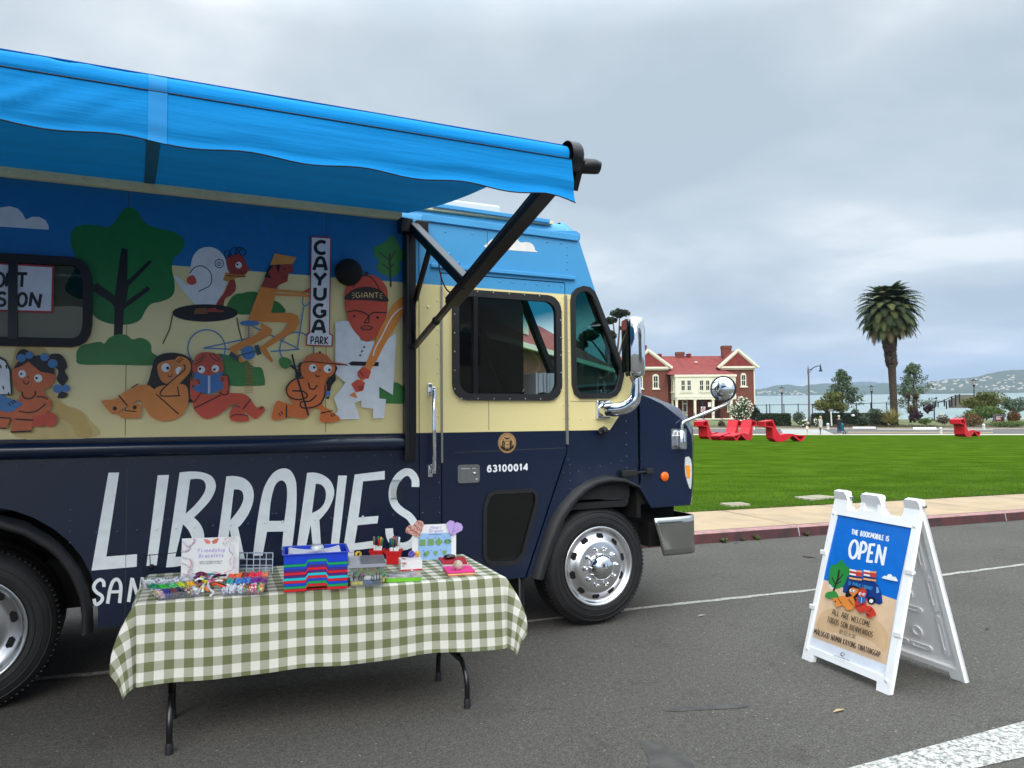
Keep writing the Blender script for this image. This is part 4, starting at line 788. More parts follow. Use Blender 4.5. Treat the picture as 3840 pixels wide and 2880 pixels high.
b = MB(); b.panel(hl, [], (.0, .14, 0)); hlo = b.build('headlight', mat('headlight_lens', (205, 210, 208), .08, coat=1.0, var=.1, vs=30), truck, bevel=.01)
b = MB(); q = [onY(*RFR(*a), -.010) for a in ((420, 525), (468, 530), (474, 672), (436, 675))]; b.panel(q, [], (0, .01, 0)); b.build('indicator', mat('amber_reflector', (250, 150, 20), .2, coat=.6), hlo)
bx = [(3.81, .823), (3.906, .505)]
b = MB(); pr = [(0, -.0), (1, 0)]
def bump(u, v):
    # u around the corner, v down
    path = [(3.81, .0), (3.95, -.005), (4.10, -.008), (4.19, .0), (4.235, .025), (4.26, .08), (4.29, .4), (4.31, W/2), (4.29, W-.4), (4.26, W-.08), (4.19, W), (3.95, W+.005), (3.81, W)]
    k = u*12; i = min(int(k), 11); q = k-i; X = path[i][0]*(1-q)+path[i+1][0]*q; Y = path[i][1]*(1-q)+path[i+1][1]*q
    sl = max(0, (3.98-X)/.17) if u < .5 or True else 0
    return Vector((X+(.098*min(1, max(0, (4.0-X)/.19)))*v, Y, .818-.312*v+.0*sl))
b.grid(bump, 48, 6); bo = b.build('bumper', mat('bumper_chrome', (190, 190, 188), .14, 1.0, bump=.02, bs=6), truck, recalc=False)
so_ = bo.modifiers.new('Solid', 'SOLIDIFY'); so_.thickness = .018; so_.offset = 0
b = MB(); b.box((4.02, W/2, .66), (.3, W-.3, .2)); b.build('bumper_bracket', DARK, truck)

# --- mirrors
c = onY(*R3(1300, 1390), -.10)
arm = [onY(*R3(1262, 1388), -.01), onY(*R3(1320, 1388), -.10), onY(*R3(1390, 1380), -.17), onY(*R3(1445, 1345), -.22), onY(*R3(1468, 1290), -.24), onY(*R3(1472, 1180), -.25)]
b = MB(); b.tube(catmull(arm, False, 5), [.058, .058, .058, .058, .056, .056, .056, .056, .054, .054, .054, .054, .052, .052, .052, .05, .05, .048, .046, .044, .042, .04, .036, .034, .032, .03][:26], 14); p_ = arm[0]; b.box(p_+Vector((0, .0, 0)), (.13, .04, .15))
mir = b.build('wing_mirror', CHROME, truck, bevel=.01)
mt, mb_ = onY(*R3(1455, 815), -.25), onY(*R3(1460, 1180), -.25); hz = mt.z-mb_.z; mc = (mt+mb_)/2
RM_ = Matrix.Rotation(rad(-22), 3, 'Z')
b = MB(); sec = [(-.075, -.10), (-.06, -.125), (0, -.135), (.06, -.12), (.085, -.08), (.09, .06), (.05, .10), (-.07, .11)]
lv = [(-.5, .8), (-.47, .93), (-.4, 1), (.3, 1), (.42, .93), (.48, .8), (.5, .55)]
vs = [mc+RM_ @ Vector((sx*k*.8, sy*k*.85, 0))+Vector((0, 0, f*hz)) for f, k in lv for sx, sy in sec]; n = 8
b.add(vs, [(i*n+j, i*n+(j+1) % n, (i+1)*n+(j+1) % n, (i+1)*n+j) for i in range(6) for j in range(n)], 0, True); b.add(vs[:8], [tuple(range(8))]); b.add(vs[-8:], [tuple(range(8))])
b.build('mirror_shell', CHROME, mir)
b = MB()
b.panel([mc+RM_ @ Vector((-.068, y_, z_*hz)) for y_, z_ in rrect(-.10, .09, -.44, .46, .03)], [], (-.012, .003, 0)); b.build('mirror_glass', mat('mirror_face', (40, 44, 46), .05, .6), mir)
pl = [onY(*RFR(*a), -.004) for a in ((262, 88), (420, 90), (432, 110), (432, 320), (420, 333), (262, 332), (250, 318), (250, 104))]
b = MB(); b.panel(pl, [], (0, .006, 0)); cm = b.build('convex_mirror', STEEL, truck, bevel=.002)
b = MB(); q = onY(*RFR(365, 228), -.03); b.tube([q+Vector((0, 0, -.07)), q+Vector((0, 0, .065)), q+Vector((-.0, 0, .085))], [.036, .036, .02], 14); b.box(q+Vector((-.035, 0, .0)), (.02, .05, .09)); b.build('mirror_clamp', CHROME, cm, bevel=.005)
rod = [onY(*RH(815, 1620), -.03), onY(*RH(818, 1540), -.03), onY(*RH(850, 1490), -.035), onY(*RH(1000, 1425), -.05), onY(*RH(1340, 1285), -.10), onY(*RH(1580, 1180), -.14), onY(*RH(1615, 1150), -.145), onY(*RH(1625, 1110), -.145)]
b = MB(); b.tube(catmull(rod, False, 4), .0145, 10); b.build('mirror_rod', mat('rod_aluminium', (205, 208, 210), .28, 1.0), cm)
mc2 = onY(*RH(1528, 912), -.145); r_ = abs(onY(*RH(1528, 690), -.145).z-onY(*RH(1528, 1135), -.145).z)/2
mdir = (CAMP+Vector((-1.6, 1.2, .3))-mc2).normalized()
b = MB(); b.lathe([(r_, -.02), (r_, .006), (r_*.975, .014), (r_*.95, .006)], mc2, mdir, 36); b.lathe([(r_, -.02), (r_*.7, -.035), (.001, -.04)], mc2, mdir, 36); b.build('mirror_housing', TRIM, cm)
b = MB(); b.lathe([(r_*.955, .006), (r_*.8, .020), (r_*.6, .032), (r_*.35, .040), (.001, .043)], mc2, mdir, 40); b.build('mirror_face', mat('convex_mirror_face', (235, 238, 240), .02, 1.0), cm)

# --- awning
AX = 1.735
ro_ = onX(2138, 592, AX)
RY, RZ = ro_.y, ro_.z
AWN = mat('awning_fabric', (12, 140, 214), .8, var=.10, vs=2.2, detail=8, trans=.06, bump=.5, bs=7, stretch=(.35, 2.5, 5), spec=.2)
fx1, fx0 = AX-.03, -5.2
b = MB()
def fab(u, v): return Vector((fx0+(fx1-fx0)*u, -.03+(RY+.03)*v, 3.10+(RZ+.055-3.10)*v-.05*math.sin(math.pi*v)))
b.grid(fab, 40, 10); aw = b.build('awning', AWN, truck, recalc=False)
rr = random.Random(3)
def wrink(x): return (.0035*math.sin(x*38+1)+.002*math.sin(x*61))*min(1, max(0, (.15-x)*4))+.0012*math.sin(x*9)
b = MB()
def roll(u, v):
    x = fx0+(fx1-fx0)*u; a = rad(80+200*v); r = .046+wrink(x)*.6
    return Vector((x, RY+r*math.cos(a), RZ+r*math.sin(a)))
b.grid(roll, 240, 10); b.build('awning_roll', AWN, aw, recalc=False)
vz = RZ-.03
def val(u, v):
    x = fx0+(fx1-fx0)*u; dz = .172+.008*math.sin((x-1.30)*2*math.pi/.42)
    if x > fx1-.12: dz += .02*((x-fx1+.12)/.12)
    y = RY-.064+.006*math.sin(v*9+x*.6)*v+.008*v+(wrink(x+v*.25)*1.3*math.sin(math.pi*min(1, v*1.1)))+.006*math.sin(v*15+x*1.4)*v*(1-v)
    return Vector((x+.02*v*(1 if x > 1.6 else 0), y, vz-dz*v))
b = MB(); b.grid(val, 240, 16); b.build('valance', AWN, aw, recalc=False)
b = MB(); b.tube([val(i/160, 1.0) for i in range(161)], .0026, 6); b.tube([val(i/160, 0)+Vector((0, -.002, 0)) for i in range(161)], .0022, 5); b.build('valance_edging', mat('edging_black', (14, 18, 24), .7), aw)
sx = onY(*RAW(872, 350), RY-.07).x
b = MB(); b.grid(lambda u, v: val((sx-.03+.06*u-fx0)/(fx1-fx0), v)+Vector((0, -.003, 0)), 4, 14); b.grid(lambda u, v: roll((sx-.03+.06*u-fx0)/(fx1-fx0), v)+Vector((0, -.003, 0)), 4, 8); b.build('seam_tape', mat('seam_tape_fabric', (44, 156, 228), .8, trans=.2), aw, recalc=False)
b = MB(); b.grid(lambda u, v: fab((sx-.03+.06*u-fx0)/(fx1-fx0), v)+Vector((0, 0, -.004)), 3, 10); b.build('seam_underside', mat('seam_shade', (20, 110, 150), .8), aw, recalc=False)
b = MB(); b.lathe([(.072, 0), (.072, .05), (.066, .06), (.03, .062), (.03, .065)], (AX-.025, RY, RZ), (1, 0, 0), 24); p_ = Vector((AX+.04, RY, RZ-.03)); b.tube([p_, p_+Vector((.075, -.02, -.0)), p_+Vector((.10, -.025, -.004))], [.035, .034, .028], 14); b.panel([(AX+.02, RY-.05, RZ-.02), (AX+.02, RY+.02, RZ-.14), (AX+.02, RY+.07, RZ-.12), (AX+.02, RY+.07, RZ)], [], (.03, 0, 0)); b.build('roller_end', BLACK, aw, bevel=.004)
P0 = onX(1557, 1303, AX); P0 = Vector((AX, -.07, onY(1553, 1303, -.07).z)); PE = Vector((AX, RY, RZ-.02)); d_ = PE-P0
ka = (onX(1700, 1205, AX)-P0).length/d_.length
b = MB(); b.bar(P0, P0+d_*(ka+.1), .03, .04, up=(1, 0, 0), mi=1); b.bar(P0+d_*ka, P0+d_*.985, .06, .085, up=(1, 0, 0)); b.bar(P0+d_*ka+Vector((-.031, 0, 0)), P0+d_*.985+Vector((-.031, 0, 0)), .02, .03, up=(1, 0, 0)); b.ball(P0+d_*(ka*.62), .03); b.build('awning_arm', [BLACK, mat('arm_grey', (74, 74, 76), .35, .6)], aw, bevel=.006)
T0 = Vector((AX, -.07, onY(1548, 845, -.07).z)); kk = onX(1759, 1074, AX); tt = min(1, max(0, (kk-P0).dot(d_)/d_.length_squared)); KN = P0+d_*tt
b = MB(); b.bar(T0, KN, .045, .06, up=(1, 0, 0)); b.build('awning_strut', mat('strut_grey', (96, 97, 100), .4, .5), aw, bevel=.005)
b = MB(); b.bar(T0+Vector((-.024, 0, -.02)), KN+Vector((-.024, 0, -.02)), .05, .014, up=(1, 0, 0)); G0 = T0.lerp(KN, .36); G1 = Vector((AX, -.09, onY(*R3(140, 725), -.09).z)); G2 = Vector((AX, -.075, onY(*R3(108, 980), -.075).z)); b.tube([G0, G0.lerp(G1, .95)], .02, 10); b.tube([G0.lerp(G1, .95), G2], .009, 8); b.build('gas_spring', BLACK, aw)
b = MB(); zb = onY(1555, 1728, -.06).z; b.box((AX-.02, -.035, (2.98+zb)/2), (.085, .06, 2.98-zb)); b.box((AX-.048, -.068, (2.98+zb)/2), (.02, .015, 2.9-zb)); b.box((AX-.055, -.05, 3.0), (.09, .09, .1)); b.box((AX+.06, -.05, 3.0), (.09, .09, .09)); b.build('awning_post', BLACK, aw, bevel=.008)
b = MB(); b.tube(catmull([onY(*R3(238, 450), -.09), onY(*R3(255, 560), -.07), onY(*R3(290, 640), -.05), onY(*R3(335, 668), -.02)], False, 6), .006, 6); b.build('awning_cable', mat('cable', (60, 24, 26), .6), aw)

# ================================================================== GROUND, STREET, LAWN
def asphalt(name, base, k=1.0):
    m = bpy.data.materials.new(name); m.use_nodes = True; t = m.node_tree; b = t.nodes['Principled BSDF']
    tcn = t.nodes.new('ShaderNodeTexCoord'); o = tcn.outputs['Object']
    def noise(sc, d=4, r=.6):
        n = t.nodes.new('ShaderNodeTexNoise'); n.inputs['Scale'].default_value = sc; n.inputs['Detail'].default_value = d; n.inputs['Roughness'].default_value = r; t.links.new(o, n.inputs['Vector']); return n.outputs['Fac']
    def mr(v, a, c, lo, hi):
        q = t.nodes.new('ShaderNodeMapRange'); q.inputs[1].default_value = a; q.inputs[2].default_value = c; q.inputs[3].default_value = lo; q.inputs[4].default_value = hi; t.links.new(v, q.inputs[0]); return q.outputs[0]
    v1 = mr(noise(.35, 5), .3, .7, .84, 1.12); v2 = math_node(t, 'MULTIPLY', mr(noise(85, 3, .9), .32, .68, .35, 1.65), mr(noise(26, 4, .8), .35, .65, .78, 1.22)); v3 = mr(noise(2.2, 6, .7), .30, .44, .80, 1.0); v4 = mr(noise(420, 2), .3, .7, .80, 1.2)
    vo = t.nodes.new('ShaderNodeTexVoronoi'); vo.inputs['Scale'].default_value = 22; t.links.new(o, vo.inputs['Vector'])
    chip = mr(vo.outputs['Distance'], .09, .16, 1.0, 0.0)
    wn = t.nodes.new('ShaderNodeTexWhiteNoise'); t.links.new(vo.outputs['Position'], wn.inputs['Vector'])
    chip = math_node(t, 'MULTIPLY', chip, math_node(t, 'GREATER_THAN', wn.outputs['Value'], .80))
    f = math_node(t, 'MULTIPLY', math_node(t, 'MULTIPLY', v1, v2), math_node(t, 'MULTIPLY', v3, v4))
    f = math_node(t, 'ADD', f, math_node(t, 'MULTIPLY', chip, 1.5))
    sc = t.nodes.new('ShaderNodeVectorMath'); sc.operation = 'SCALE'; c = lin(base); sc.inputs[0].default_value = c[:3]; t.links.new(f, sc.inputs['Scale']); t.links.new(sc.outputs[0], b.inputs['Base Color'])
    b.inputs['Roughness'].default_value = .9; b.inputs['Specular IOR Level'].default_value = .12
    bp = t.nodes.new('ShaderNodeBump'); bp.inputs['Strength'].default_value = .55*k; bp.inputs['Distance'].default_value = .008; t.links.new(noise(120, 3, .8), bp.inputs['Height']); t.links.new(bp.outputs[0], b.inputs['Normal'])
    return m
def S(o): return tag(o, kind='structure')
RTH = Vector((RT.x, RT.y, 0)).normalized(); FWH = Vector((FW.x, FW.y, 0)).normalized()
def ud(u, d, z=0): return Vector((CAMP.x, CAMP.y, 0))+RTH*u+FWH*d+Vector((0, 0, z))
ASPH = asphalt('asphalt', (92, 89, 84))
K0, K1 = Vector((6.521, 2.77, 0)), Vector((12.463, 2.175, 0)); kd = (K1-K0).normalized(); kn = Vector((-kd.y, kd.x, 0))
G0, G1 = Vector((8.02, 4.68, .13)), Vector((15.329, 3.851, .13)); gd = (G1-G0).normalized()
def kp(t_, n_, z): return K0+kd*t_+kn*n_+Vector((0, 0, z))
b = MB(); b.grid(lambda u, v: kp(-90+220*u, .03-110*v, 0), 22, 11); S(b.build('road', ASPH, recalc=False))
KERB = mat('red_kerb_paint', (86, 42, 44), .75, rgb2=(54, 38, 40), vs=5, bump=.2, bs=40, detail=8)
KTOP = mat('red_kerb_top', (160, 122, 120), .8, var=.2, vs=7, detail=7)
b = MB()
x_ = -26
while x_ < 60:
    b.add([kp(x_, 0, 0), kp(x_+1.96, 0, 0), kp(x_+1.96, .025, .12), kp(x_, .025, .12)], [(0, 1, 2, 3)]); b.add([kp(x_, .025, .12), kp(x_+1.96, .025, .12), kp(x_+1.96, .045, .135), kp(x_, .045, .135)], [(0, 1, 2, 3)], 1); b.add([kp(x_, .045, .135), kp(x_+1.96, .045, .135), kp(x_+1.96, .17, .138), kp(x_, .17, .138)], [(0, 1, 2, 3)], 1)
    b.add([kp(x_+1.96, .01, 0), kp(x_+1.975, .01, 0), kp(x_+1.975, .05, .125), kp(x_+1.96, .05, .125)], [(0, 1, 2, 3)], 0); x_ += 1.975
S(b.build('kerb', [KERB, KTOP], recalc=False))
SW = mat('concrete_sidewalk', (182, 158, 126), .85, rgb2=(166, 144, 118), vs=2.2, bump=.1, bs=120, detail=9)
b = MB(); b.add([kp(-26, .1, .12), kp(60, .1, .12), G0+gd*60+Vector((0, .6, -.01)), G0-gd*34+Vector((0, .6, -.01))], [(0, 1, 2, 3)]); S(b.build('sidewalk', SW, recalc=False))
b = MB()
t_ = -20.0
while t_ < 40:
    a = kp(t_+.02, .17, .1405); c = G0+gd*(t_-1.2)+Vector((0, 0, -.005)); b.bar(a, c, .012, .001); t_ += 1.975
b.bar(kp(-26, .172, .1395), kp(60, .172, .1395), .010, .002)
S(b.build('sidewalk_joints', mat('joint_line', (92, 80, 68), .9), recalc=False))  # thin dark strips mark the slab joints
# lawn
F0 = [at(x, 1631, 66) for x in (-3000, 700, 2000, 2640, 3000, 3840, 5200, 9000)]
def grassm():
    m = mat('lawn_grass', (60, 86, 16), .95, rgb2=(76, 102, 26), spec=0, vs=.9, detail=9, bump=.8, bs=60); t = m.node_tree; b = t.nodes['Principled BSDF']
    tcn = t.nodes.new('ShaderNodeTexCoord'); mp = t.nodes.new('ShaderNodeMapping'); mp.inputs['Rotation'].default_value = (0, 0, rad(26)); t.links.new(tcn.outputs['Object'], mp.inputs[0])
    mp2 = t.nodes.new('ShaderNodeMapping'); mp2.inputs['Scale'].default_value = (.12, 1.1, 1); t.links.new(mp.outputs[0], mp2.inputs[0])
    n = t.nodes.new('ShaderNodeTexNoise'); n.inputs['Scale'].default_value = 1.0; n.inputs['Detail'].default_value = 7; n.inputs['Roughness'].default_value = .65; t.links.new(mp2.outputs[0], n.inputs['Vector'])
    n2 = t.nodes.new('ShaderNodeTexNoise'); n2.inputs['Scale'].default_value = 45; n2.inputs['Detail'].default_value = 4; t.links.new(tcn.outputs['Object'], n2.inputs['Vector'])
    q = t.nodes.new('ShaderNodeMapRange'); q.inputs[1].default_value = .3; q.inputs[2].default_value = .7; q.inputs[3].default_value = .80; q.inputs[4].default_value = 1.16; t.links.new(n.outputs['Fac'], q.inputs[0])
    q2 = t.nodes.new('ShaderNodeMapRange'); q2.inputs[1].default_value = .3; q2.inputs[2].default_value = .7; q2.inputs[3].default_value = .72; q2.inputs[4].default_value = 1.25; t.links.new(n2.outputs['Fac'], q2.inputs[0])
    old = b.inputs['Base Color'].links[0].from_socket
    v = t.nodes.new('ShaderNodeVectorMath'); v.operation = 'SCALE'; t.links.new(old, v.inputs[0]); t.links.new(math_node(t, 'MULTIPLY', q.outputs[0], q2.outputs[0]), v.inputs['Scale']); t.links.new(v.outputs[0], b.inputs['Base Color'])
    return m
GRASS = grassm()
b = MB(); gl_ = [G0+gd*q for q in (-40, -16, -6, -1, 3, 8, 16, 60)]
vs = []
for i in range(8):
    for j in range(9):
        s_ = j/8; vs.append(gl_[i].lerp(F0[i], s_)+Vector((0, 0, .0)))
b.add(vs, [(i*9+j, (i+1)*9+j, (i+1)*9+j+1, i*9+j+1) for i in range(7) for j in range(8)], 0, True)
S(b.build('lawn', GRASS, recalc=False))
# blades along the near lawn edge and over the first metres
gb = MB(); rg = random.Random(5)
def lawnz(p):
    s_ = max(0, min(1, (p-G0).dot(FWH)/60)); return .13+(-.03-.13)*s_+.03*math.sin(s_*3.1)+.012
for _ in range(26000):
    t_ = rg.uniform(-1.5, 15); d = abs(rg.gauss(0, 1))**1.6*2.2 if rg.random() < .75 else rg.uniform(0, 9)
    p = G0+gd*t_+Vector((-gd.y, gd.x, 0))*(d-.02)
    if (p-CAMP).length < 7: continue
    p.z = .125 if d < .5 else .13+.01*min(1, d/3); h = rg.uniform(.02, .045); a = rg.uniform(0, 6.28); w_ = Vector((math.cos(a), math.sin(a), 0))*.004
    gb.add([p-w_, p+w_, p+Vector((rg.uniform(-.02, .02), rg.uniform(-.02, .02), h))], [(0, 1, 2)], rg.randrange(3))
tag(gb.build('lawn_blades', [mat('blade_%d' % i, c, .8) for i, c in enumerate(((54, 88, 18), (70, 104, 26), (42, 72, 14)))], recalc=False), kind='stuff')
# painted lines on the street
def worn(name, rgb, sc, lo, hi):
    m = bpy.data.materials.new(name); m.use_nodes = True; t = m.node_tree; b = t.nodes['Principled BSDF']; b.inputs['Roughness'].default_value = .85
    tcn = t.nodes.new('ShaderNodeTexCoord'); n = t.nodes.new('ShaderNodeTexNoise'); n.inputs['Scale'].default_value = sc; n.inputs['Detail'].default_value = 6; n.inputs['Roughness'].default_value = .8; t.links.new(tcn.outputs['Object'], n.inputs['Vector'])
    q = t.nodes.new('ShaderNodeMapRange'); q.inputs[1].default_value = lo; q.inputs[2].default_value = hi; t.links.new(n.outputs['Fac'], q.inputs[0])
    mx = t.nodes.new('ShaderNodeMix'); mx.data_type = 'RGBA'; mx.inputs[6].default_value = lin((96, 96, 96)); mx.inputs[7].default_value = lin(rgb); t.links.new(q.outputs[0], mx.inputs[0]); t.links.new(mx.outputs[2], b.inputs['Base Color'])
    return m
WORN = worn('worn_white_paint', (206, 204, 196), 34, .40, .56); WORN2 = worn('thin_white_paint', (190, 188, 178), 30, .34, .62)
rl = random.Random(11)
pts = [onZ(*q, 0) for q in ((145, 2546), (400, 2524), (1200, 2425), (2400, 2281), (3040, 2214), (3551, 2155), (3840, 2118))]; pts.append(pts[-1]+(pts[-1]-pts[-2]).normalized()*12); pts.insert(0, pts[0]-Vector((4, -.3, 0)))
L_, R_ = [], []
for i in range(len(pts)-1):
    for j in range(12):
        p = pts[i].lerp(pts[i+1], j/12); L_.append(p+Vector((.004, .033+rl.uniform(-.01, .01), .004))); R_.append(p+Vector((-.004, -.033+rl.uniform(-.01, .01), .004)))
n = len(L_); b = MB(); b.add(L_+R_, [(i, i+1, n+i+1, n+i) for i in range(n-1)]); S(b.build('road_line', WORN2, recalc=False))
q = [onZ(*p_, .004) for p_ in ((2800, 2978), (3171, 2882), (3840, 2704), (4400, 2556), (4700, 2640), (3840, 2838), (3645, 2882), (3200, 2985))]
b = MB(); b.poly(q); S(b.build('road_stripe', WORN, recalc=False))
STAIN = mat('oil_stain', (66, 65, 62), .8, rgb2=(84, 82, 78), vs=12, bump=.3, bs=120)
def stain(pts_):
    b = MB(); b.poly([onZ(p_.x, p_.y, .003) for p_ in catmull([(x, y, 0) for x, y in pts_], True, 4)]); S(b.build('oil_stain', STAIN, recalc=False))
stain([(2480, 2660), (2560, 2648), (2650, 2644), (2800, 2640), (2795, 2652), (2680, 2660), (2590, 2664), (2530, 2668)])
stain([(2400, 2782), (2440, 2780), (2510, 2800), (2580, 2840), (2600, 2900), (2450, 2900), (2430, 2840)])
for pts_ in ([(3340, 2050), (3380, 2046), (3430, 2052), (3390, 2062)], [(3860, 2060), (3880, 2056), (3900, 2062), (3880, 2068)], [(3740, 2056), (3775, 2058), (3760, 2062)], [(600, 2640), (680, 2630), (720, 2636), (650, 2650)], [(120, 2860), (170, 2850), (190, 2860), (140, 2872)]): stain(pts_)
# ---- beyond the lawn: far sidewalk, far road, planting bed, bluff
XS = [-3000, 200, 1400, 2100, 2650, 3000, 3400, 3840, 4600, 6500, 9000]
def strip(name, ya, da, yb, db, m, lift=0):
    b = MB(); A_ = [at(x, ya, da)+Vector((0, 0, lift)) for x in XS]; B_ = [at(x, yb, db)+Vector((0, 0, lift)) for x in XS]; n = len(XS)
    b.add(A_+B_, [(i, i+1, n+i+1, n+i) for i in range(n-1)]); return S(b.build(name, m, recalc=False))
strip('far_sidewalk', 1632, 65.9, 1628.5, 67, mat('far_concrete', (196, 188, 170), .9), .02)
ASF = asphalt('far_asphalt', (108, 106, 104), .2)
strip('far_road', 1628.8, 67, 1608, 76, ASF)
fp = plane_map(at(3000, 1628.5, 67)+Vector((0, 0, .01)), (at(3400, 1628.5, 67)-at(3000, 1628.5, 67)).cross(at(3000, 1608, 76)-at(3000, 1628.5, 67)))
strip('far_kerb', 1608, 76, 1604, 76.1, mat('far_kerb', (150, 136, 120), .9, var=.15))
strip('planting_bed', 1604, 76.1, 1594, 82, mat('mulch', (74, 62, 48), .95, rgb2=(92, 92, 58), vs=.5))
strip('bluff_top', 1594, 82, 1572, 108, mat('dry_grass', (112, 112, 74), .95, rgb2=(92, 104, 60), vs=.25))
strip('bluff_slope', 1572, 108, 1640, 120, mat('bluff_soil', (104, 96, 74), .95))
FWP = mat('far_road_paint', (206, 206, 200), .8); FYP = mat('far_yellow_paint', (196, 168, 110), .8)
def farline(quad, m, name='road_marking'): b = MB(); b.poly([fp(*RQ(*a)) for a in quad]); S(b.build(name, m, recalc=False))
for i in range(6): farline([(-400+i*10, 722+i*19), (470+i*48, 722+i*19), (490+i*48, 733+i*19), (-400+i*10, 733+i*19)], FWP)
farline([(1000, 772), (4000, 776), (4000, 786), (1000, 782)], FYP); farline([(1600, 716), (4000, 722), (4000, 729), (1600, 723)], FWP)
# water
pA, pB, pC = at(2900, 1484, 3000), at(3840, 1472, 3000), at(3300, 1600, 128); wn_ = (pB-pA).cross(pC-pA).normalized()
if wn_.z < 0: wn_ = -wn_
wp = plane_map(pA, wn_)
def wdep(x, d):
    p = CAMP+FW*d+RT*((x-PCX)/FPX*d); h = (pA-p).dot(wn_)/UP.dot(wn_); return p+UP*h
m = mat('bay_water', (122, 140, 138), .3, spec=.5, bump=.25, bs=.35, stretch=(.5, .5, .5), rgb2=(140, 158, 156), vs=.03)
b = MB(); ds = [112, 130, 160, 220, 320, 500, 900, 1600, 3300]; xs_ = [-5000, -1500, 600, 1800, 2600, 3200, 3840, 5200, 8000]
b.add([wdep(x, d) for d in ds for x in xs_], [(i*9+j, i*9+j+1, (i+1)*9+j+1, (i+1)*9+j) for i in range(8) for j in range(8)], 0, True); S(b.build('water', m, recalc=False))
# hills across the bay
RHILL = region(2780, 1280, 560/2212)
def hill(name, prof, yshore, d0, d1, rgb, rgb2, seed):
    r = random.Random(seed); pr = catmull([(x, y, 0) for x, y in prof], False, 10); b = MB(); n = len(pr); rows = 14; vs = []
    ph = [r.uniform(0, 6.28) for _ in range(8)]
    for j in range(rows+1):
        s_ = j/rows; d = d0+(d1-d0)*s_
        for i, p in enumerate(pr):
            ys_ = yshore-(p.x-2900)*.0125
            e = s_**.8; y = ys_+(p.y-ys_)*e
            bump = sum(math.sin(p.x*.013*(k+1)+s_*5*(k*.7+1)+ph[k])/(k+1) for k in range(6))
            y += bump*2.6*math.sin(math.pi*min(1, s_))*min(1, abs(p.y-ys_)/40)
            if j == rows: y += r.uniform(-1.6, .6)
            vs.append(at(p.x, y, d))
    b.add(vs, [(j*n+i, j*n+i+1, (j+1)*n+i+1, (j+1)*n+i) for j in range(rows) for i in range(n-1)], 0, True)
    return S(b.build(name, mat(name, rgb, .95, rgb2=rgb2, vs=.012, detail=9), recalc=False))
pf = [RHILL(*q) for q in ((-2400, 760), (-1500, 700), (-700, 720), (0, 735), (210, 712), (350, 697), (480, 662), (600, 646), (700, 640), (850, 664), (920, 668), (1000, 644), (1100, 640), (1250, 625), (1500, 640), (1750, 650), (1950, 640), (2080, 618), (2200, 620), (2450, 640), (3000, 660), (4200, 700))]
hill('hills', pf, 1487, 3050, 4200, (70, 84, 62), (58, 76, 56), 1)
pf = [RHILL(*q) for q in ((1000, 720), (1400, 640), (1700, 605), (1850, 598), (1950, 600), (2100, 625), (2400, 640), (2700, 700))]
hill('far_ridge', pf, 1470, 4400, 6000, (66, 78, 70), (60, 74, 66), 2)
pf = [RP(*q) for q in ((1150, 1110), (1250, 1050), (1340, 1024), (1500, 1000), (1600, 988), (1700, 984), (1800, 972), (1900, 945), (2000, 926), (2100, 912), (2212, 910), (2500, 890), (3000, 870), (3600, 960), (4200, 1060))]
hill('headland', pf, 1484, 2600, 3300, (60, 72, 46), (78, 82, 58), 3)
rh = random.Random(21); hw = mat('far_house_wall', (200, 196, 186), .8); hr = mat('far_house_roof', (150, 140, 130), .8)
b = MB(); b.box((0, 0, 0), (1, .7, .6)); b.add([(-.55, -.4, .3), (.55, -.4, .3), (.55, .4, .3), (-.55, .4, .3), (-.5, 0, .55), (.5, 0, .55)], [(0, 1, 5, 4), (2, 3, 4, 5), (1, 2, 5), (3, 0, 4)], 1)
h0 = b.build('hillside_house', [hw, hr])
first = True
def hh(x, y, d, s_, z=1.0):
    global first
    o = h0 if first else h0.copy()
    if not first: COL.objects.link(o)
    first = False; o.location = at(x, y, d); o.scale = (s_*rh.uniform(1.1, 2.2), s_, s_*rh.uniform(.7, 1.2)); o.rotation_euler.z = rad(AZ-90)+rh.uniform(-.5, .5)
    tag(o, 'small pale house on the hazy far hillside across the bay', 'house', 'houses on the far hillside')
for _ in range(70):
    x = rh.uniform(3480, 3840); s_ = rh.random()
    top_ = 1425-(x-3480)*.115; y = top_+ (1466-top_)*(.2+.75*s_); hh(x, y, 2560+60*(1-s_), rh.uniform(3.5, 7))
for _ in range(40): hh(rh.uniform(2840, 3060), rh.uniform(1466, 1482), 3010, rh.uniform(3, 6))

# ================================================================== VEGETATION
def leafm(name, rgb, tr=.2, var=.3, vs=1.2): return mat(name, rgb, .75, var=var, vs=vs, trans=tr)
LG = {'olive': ((92, 98, 40), (66, 74, 30), (112, 112, 50)), 'dark': ((38, 54, 28), (28, 42, 24), (52, 68, 34)), 'green': ((72, 96, 42), (52, 76, 34), (92, 112, 54)), 'grey': ((88, 104, 84), (66, 84, 66), (108, 122, 98)),
      'pine': ((96, 114, 84), (70, 88, 66), (122, 136, 106)), 'purple': ((58, 34, 42), (40, 26, 32), (84, 56, 62)), 'rust': ((112, 92, 48), (140, 84, 48), (74, 78, 38)), 'brown': ((92, 78, 56), (74, 62, 46), (104, 94, 66)), 'palm': ((66, 78, 36), (48, 60, 28), (88, 94, 48)), 'yellow': ((148, 140, 78), (112, 112, 60), (168, 156, 104)), 'lime': ((86, 108, 44), (64, 88, 36), (104, 122, 56))}
LM = {}
def lmats(k):
    if k not in LM: LM[k] = [leafm('%s_leaf_%d' % (k, i), c) for i, c in enumerate(LG[k])]
    return LM[k]
BARK = mat('bark', (84, 72, 60), .9, var=.3, vs=8, bump=.6, bs=12)
def mpx(d): return d/FPX
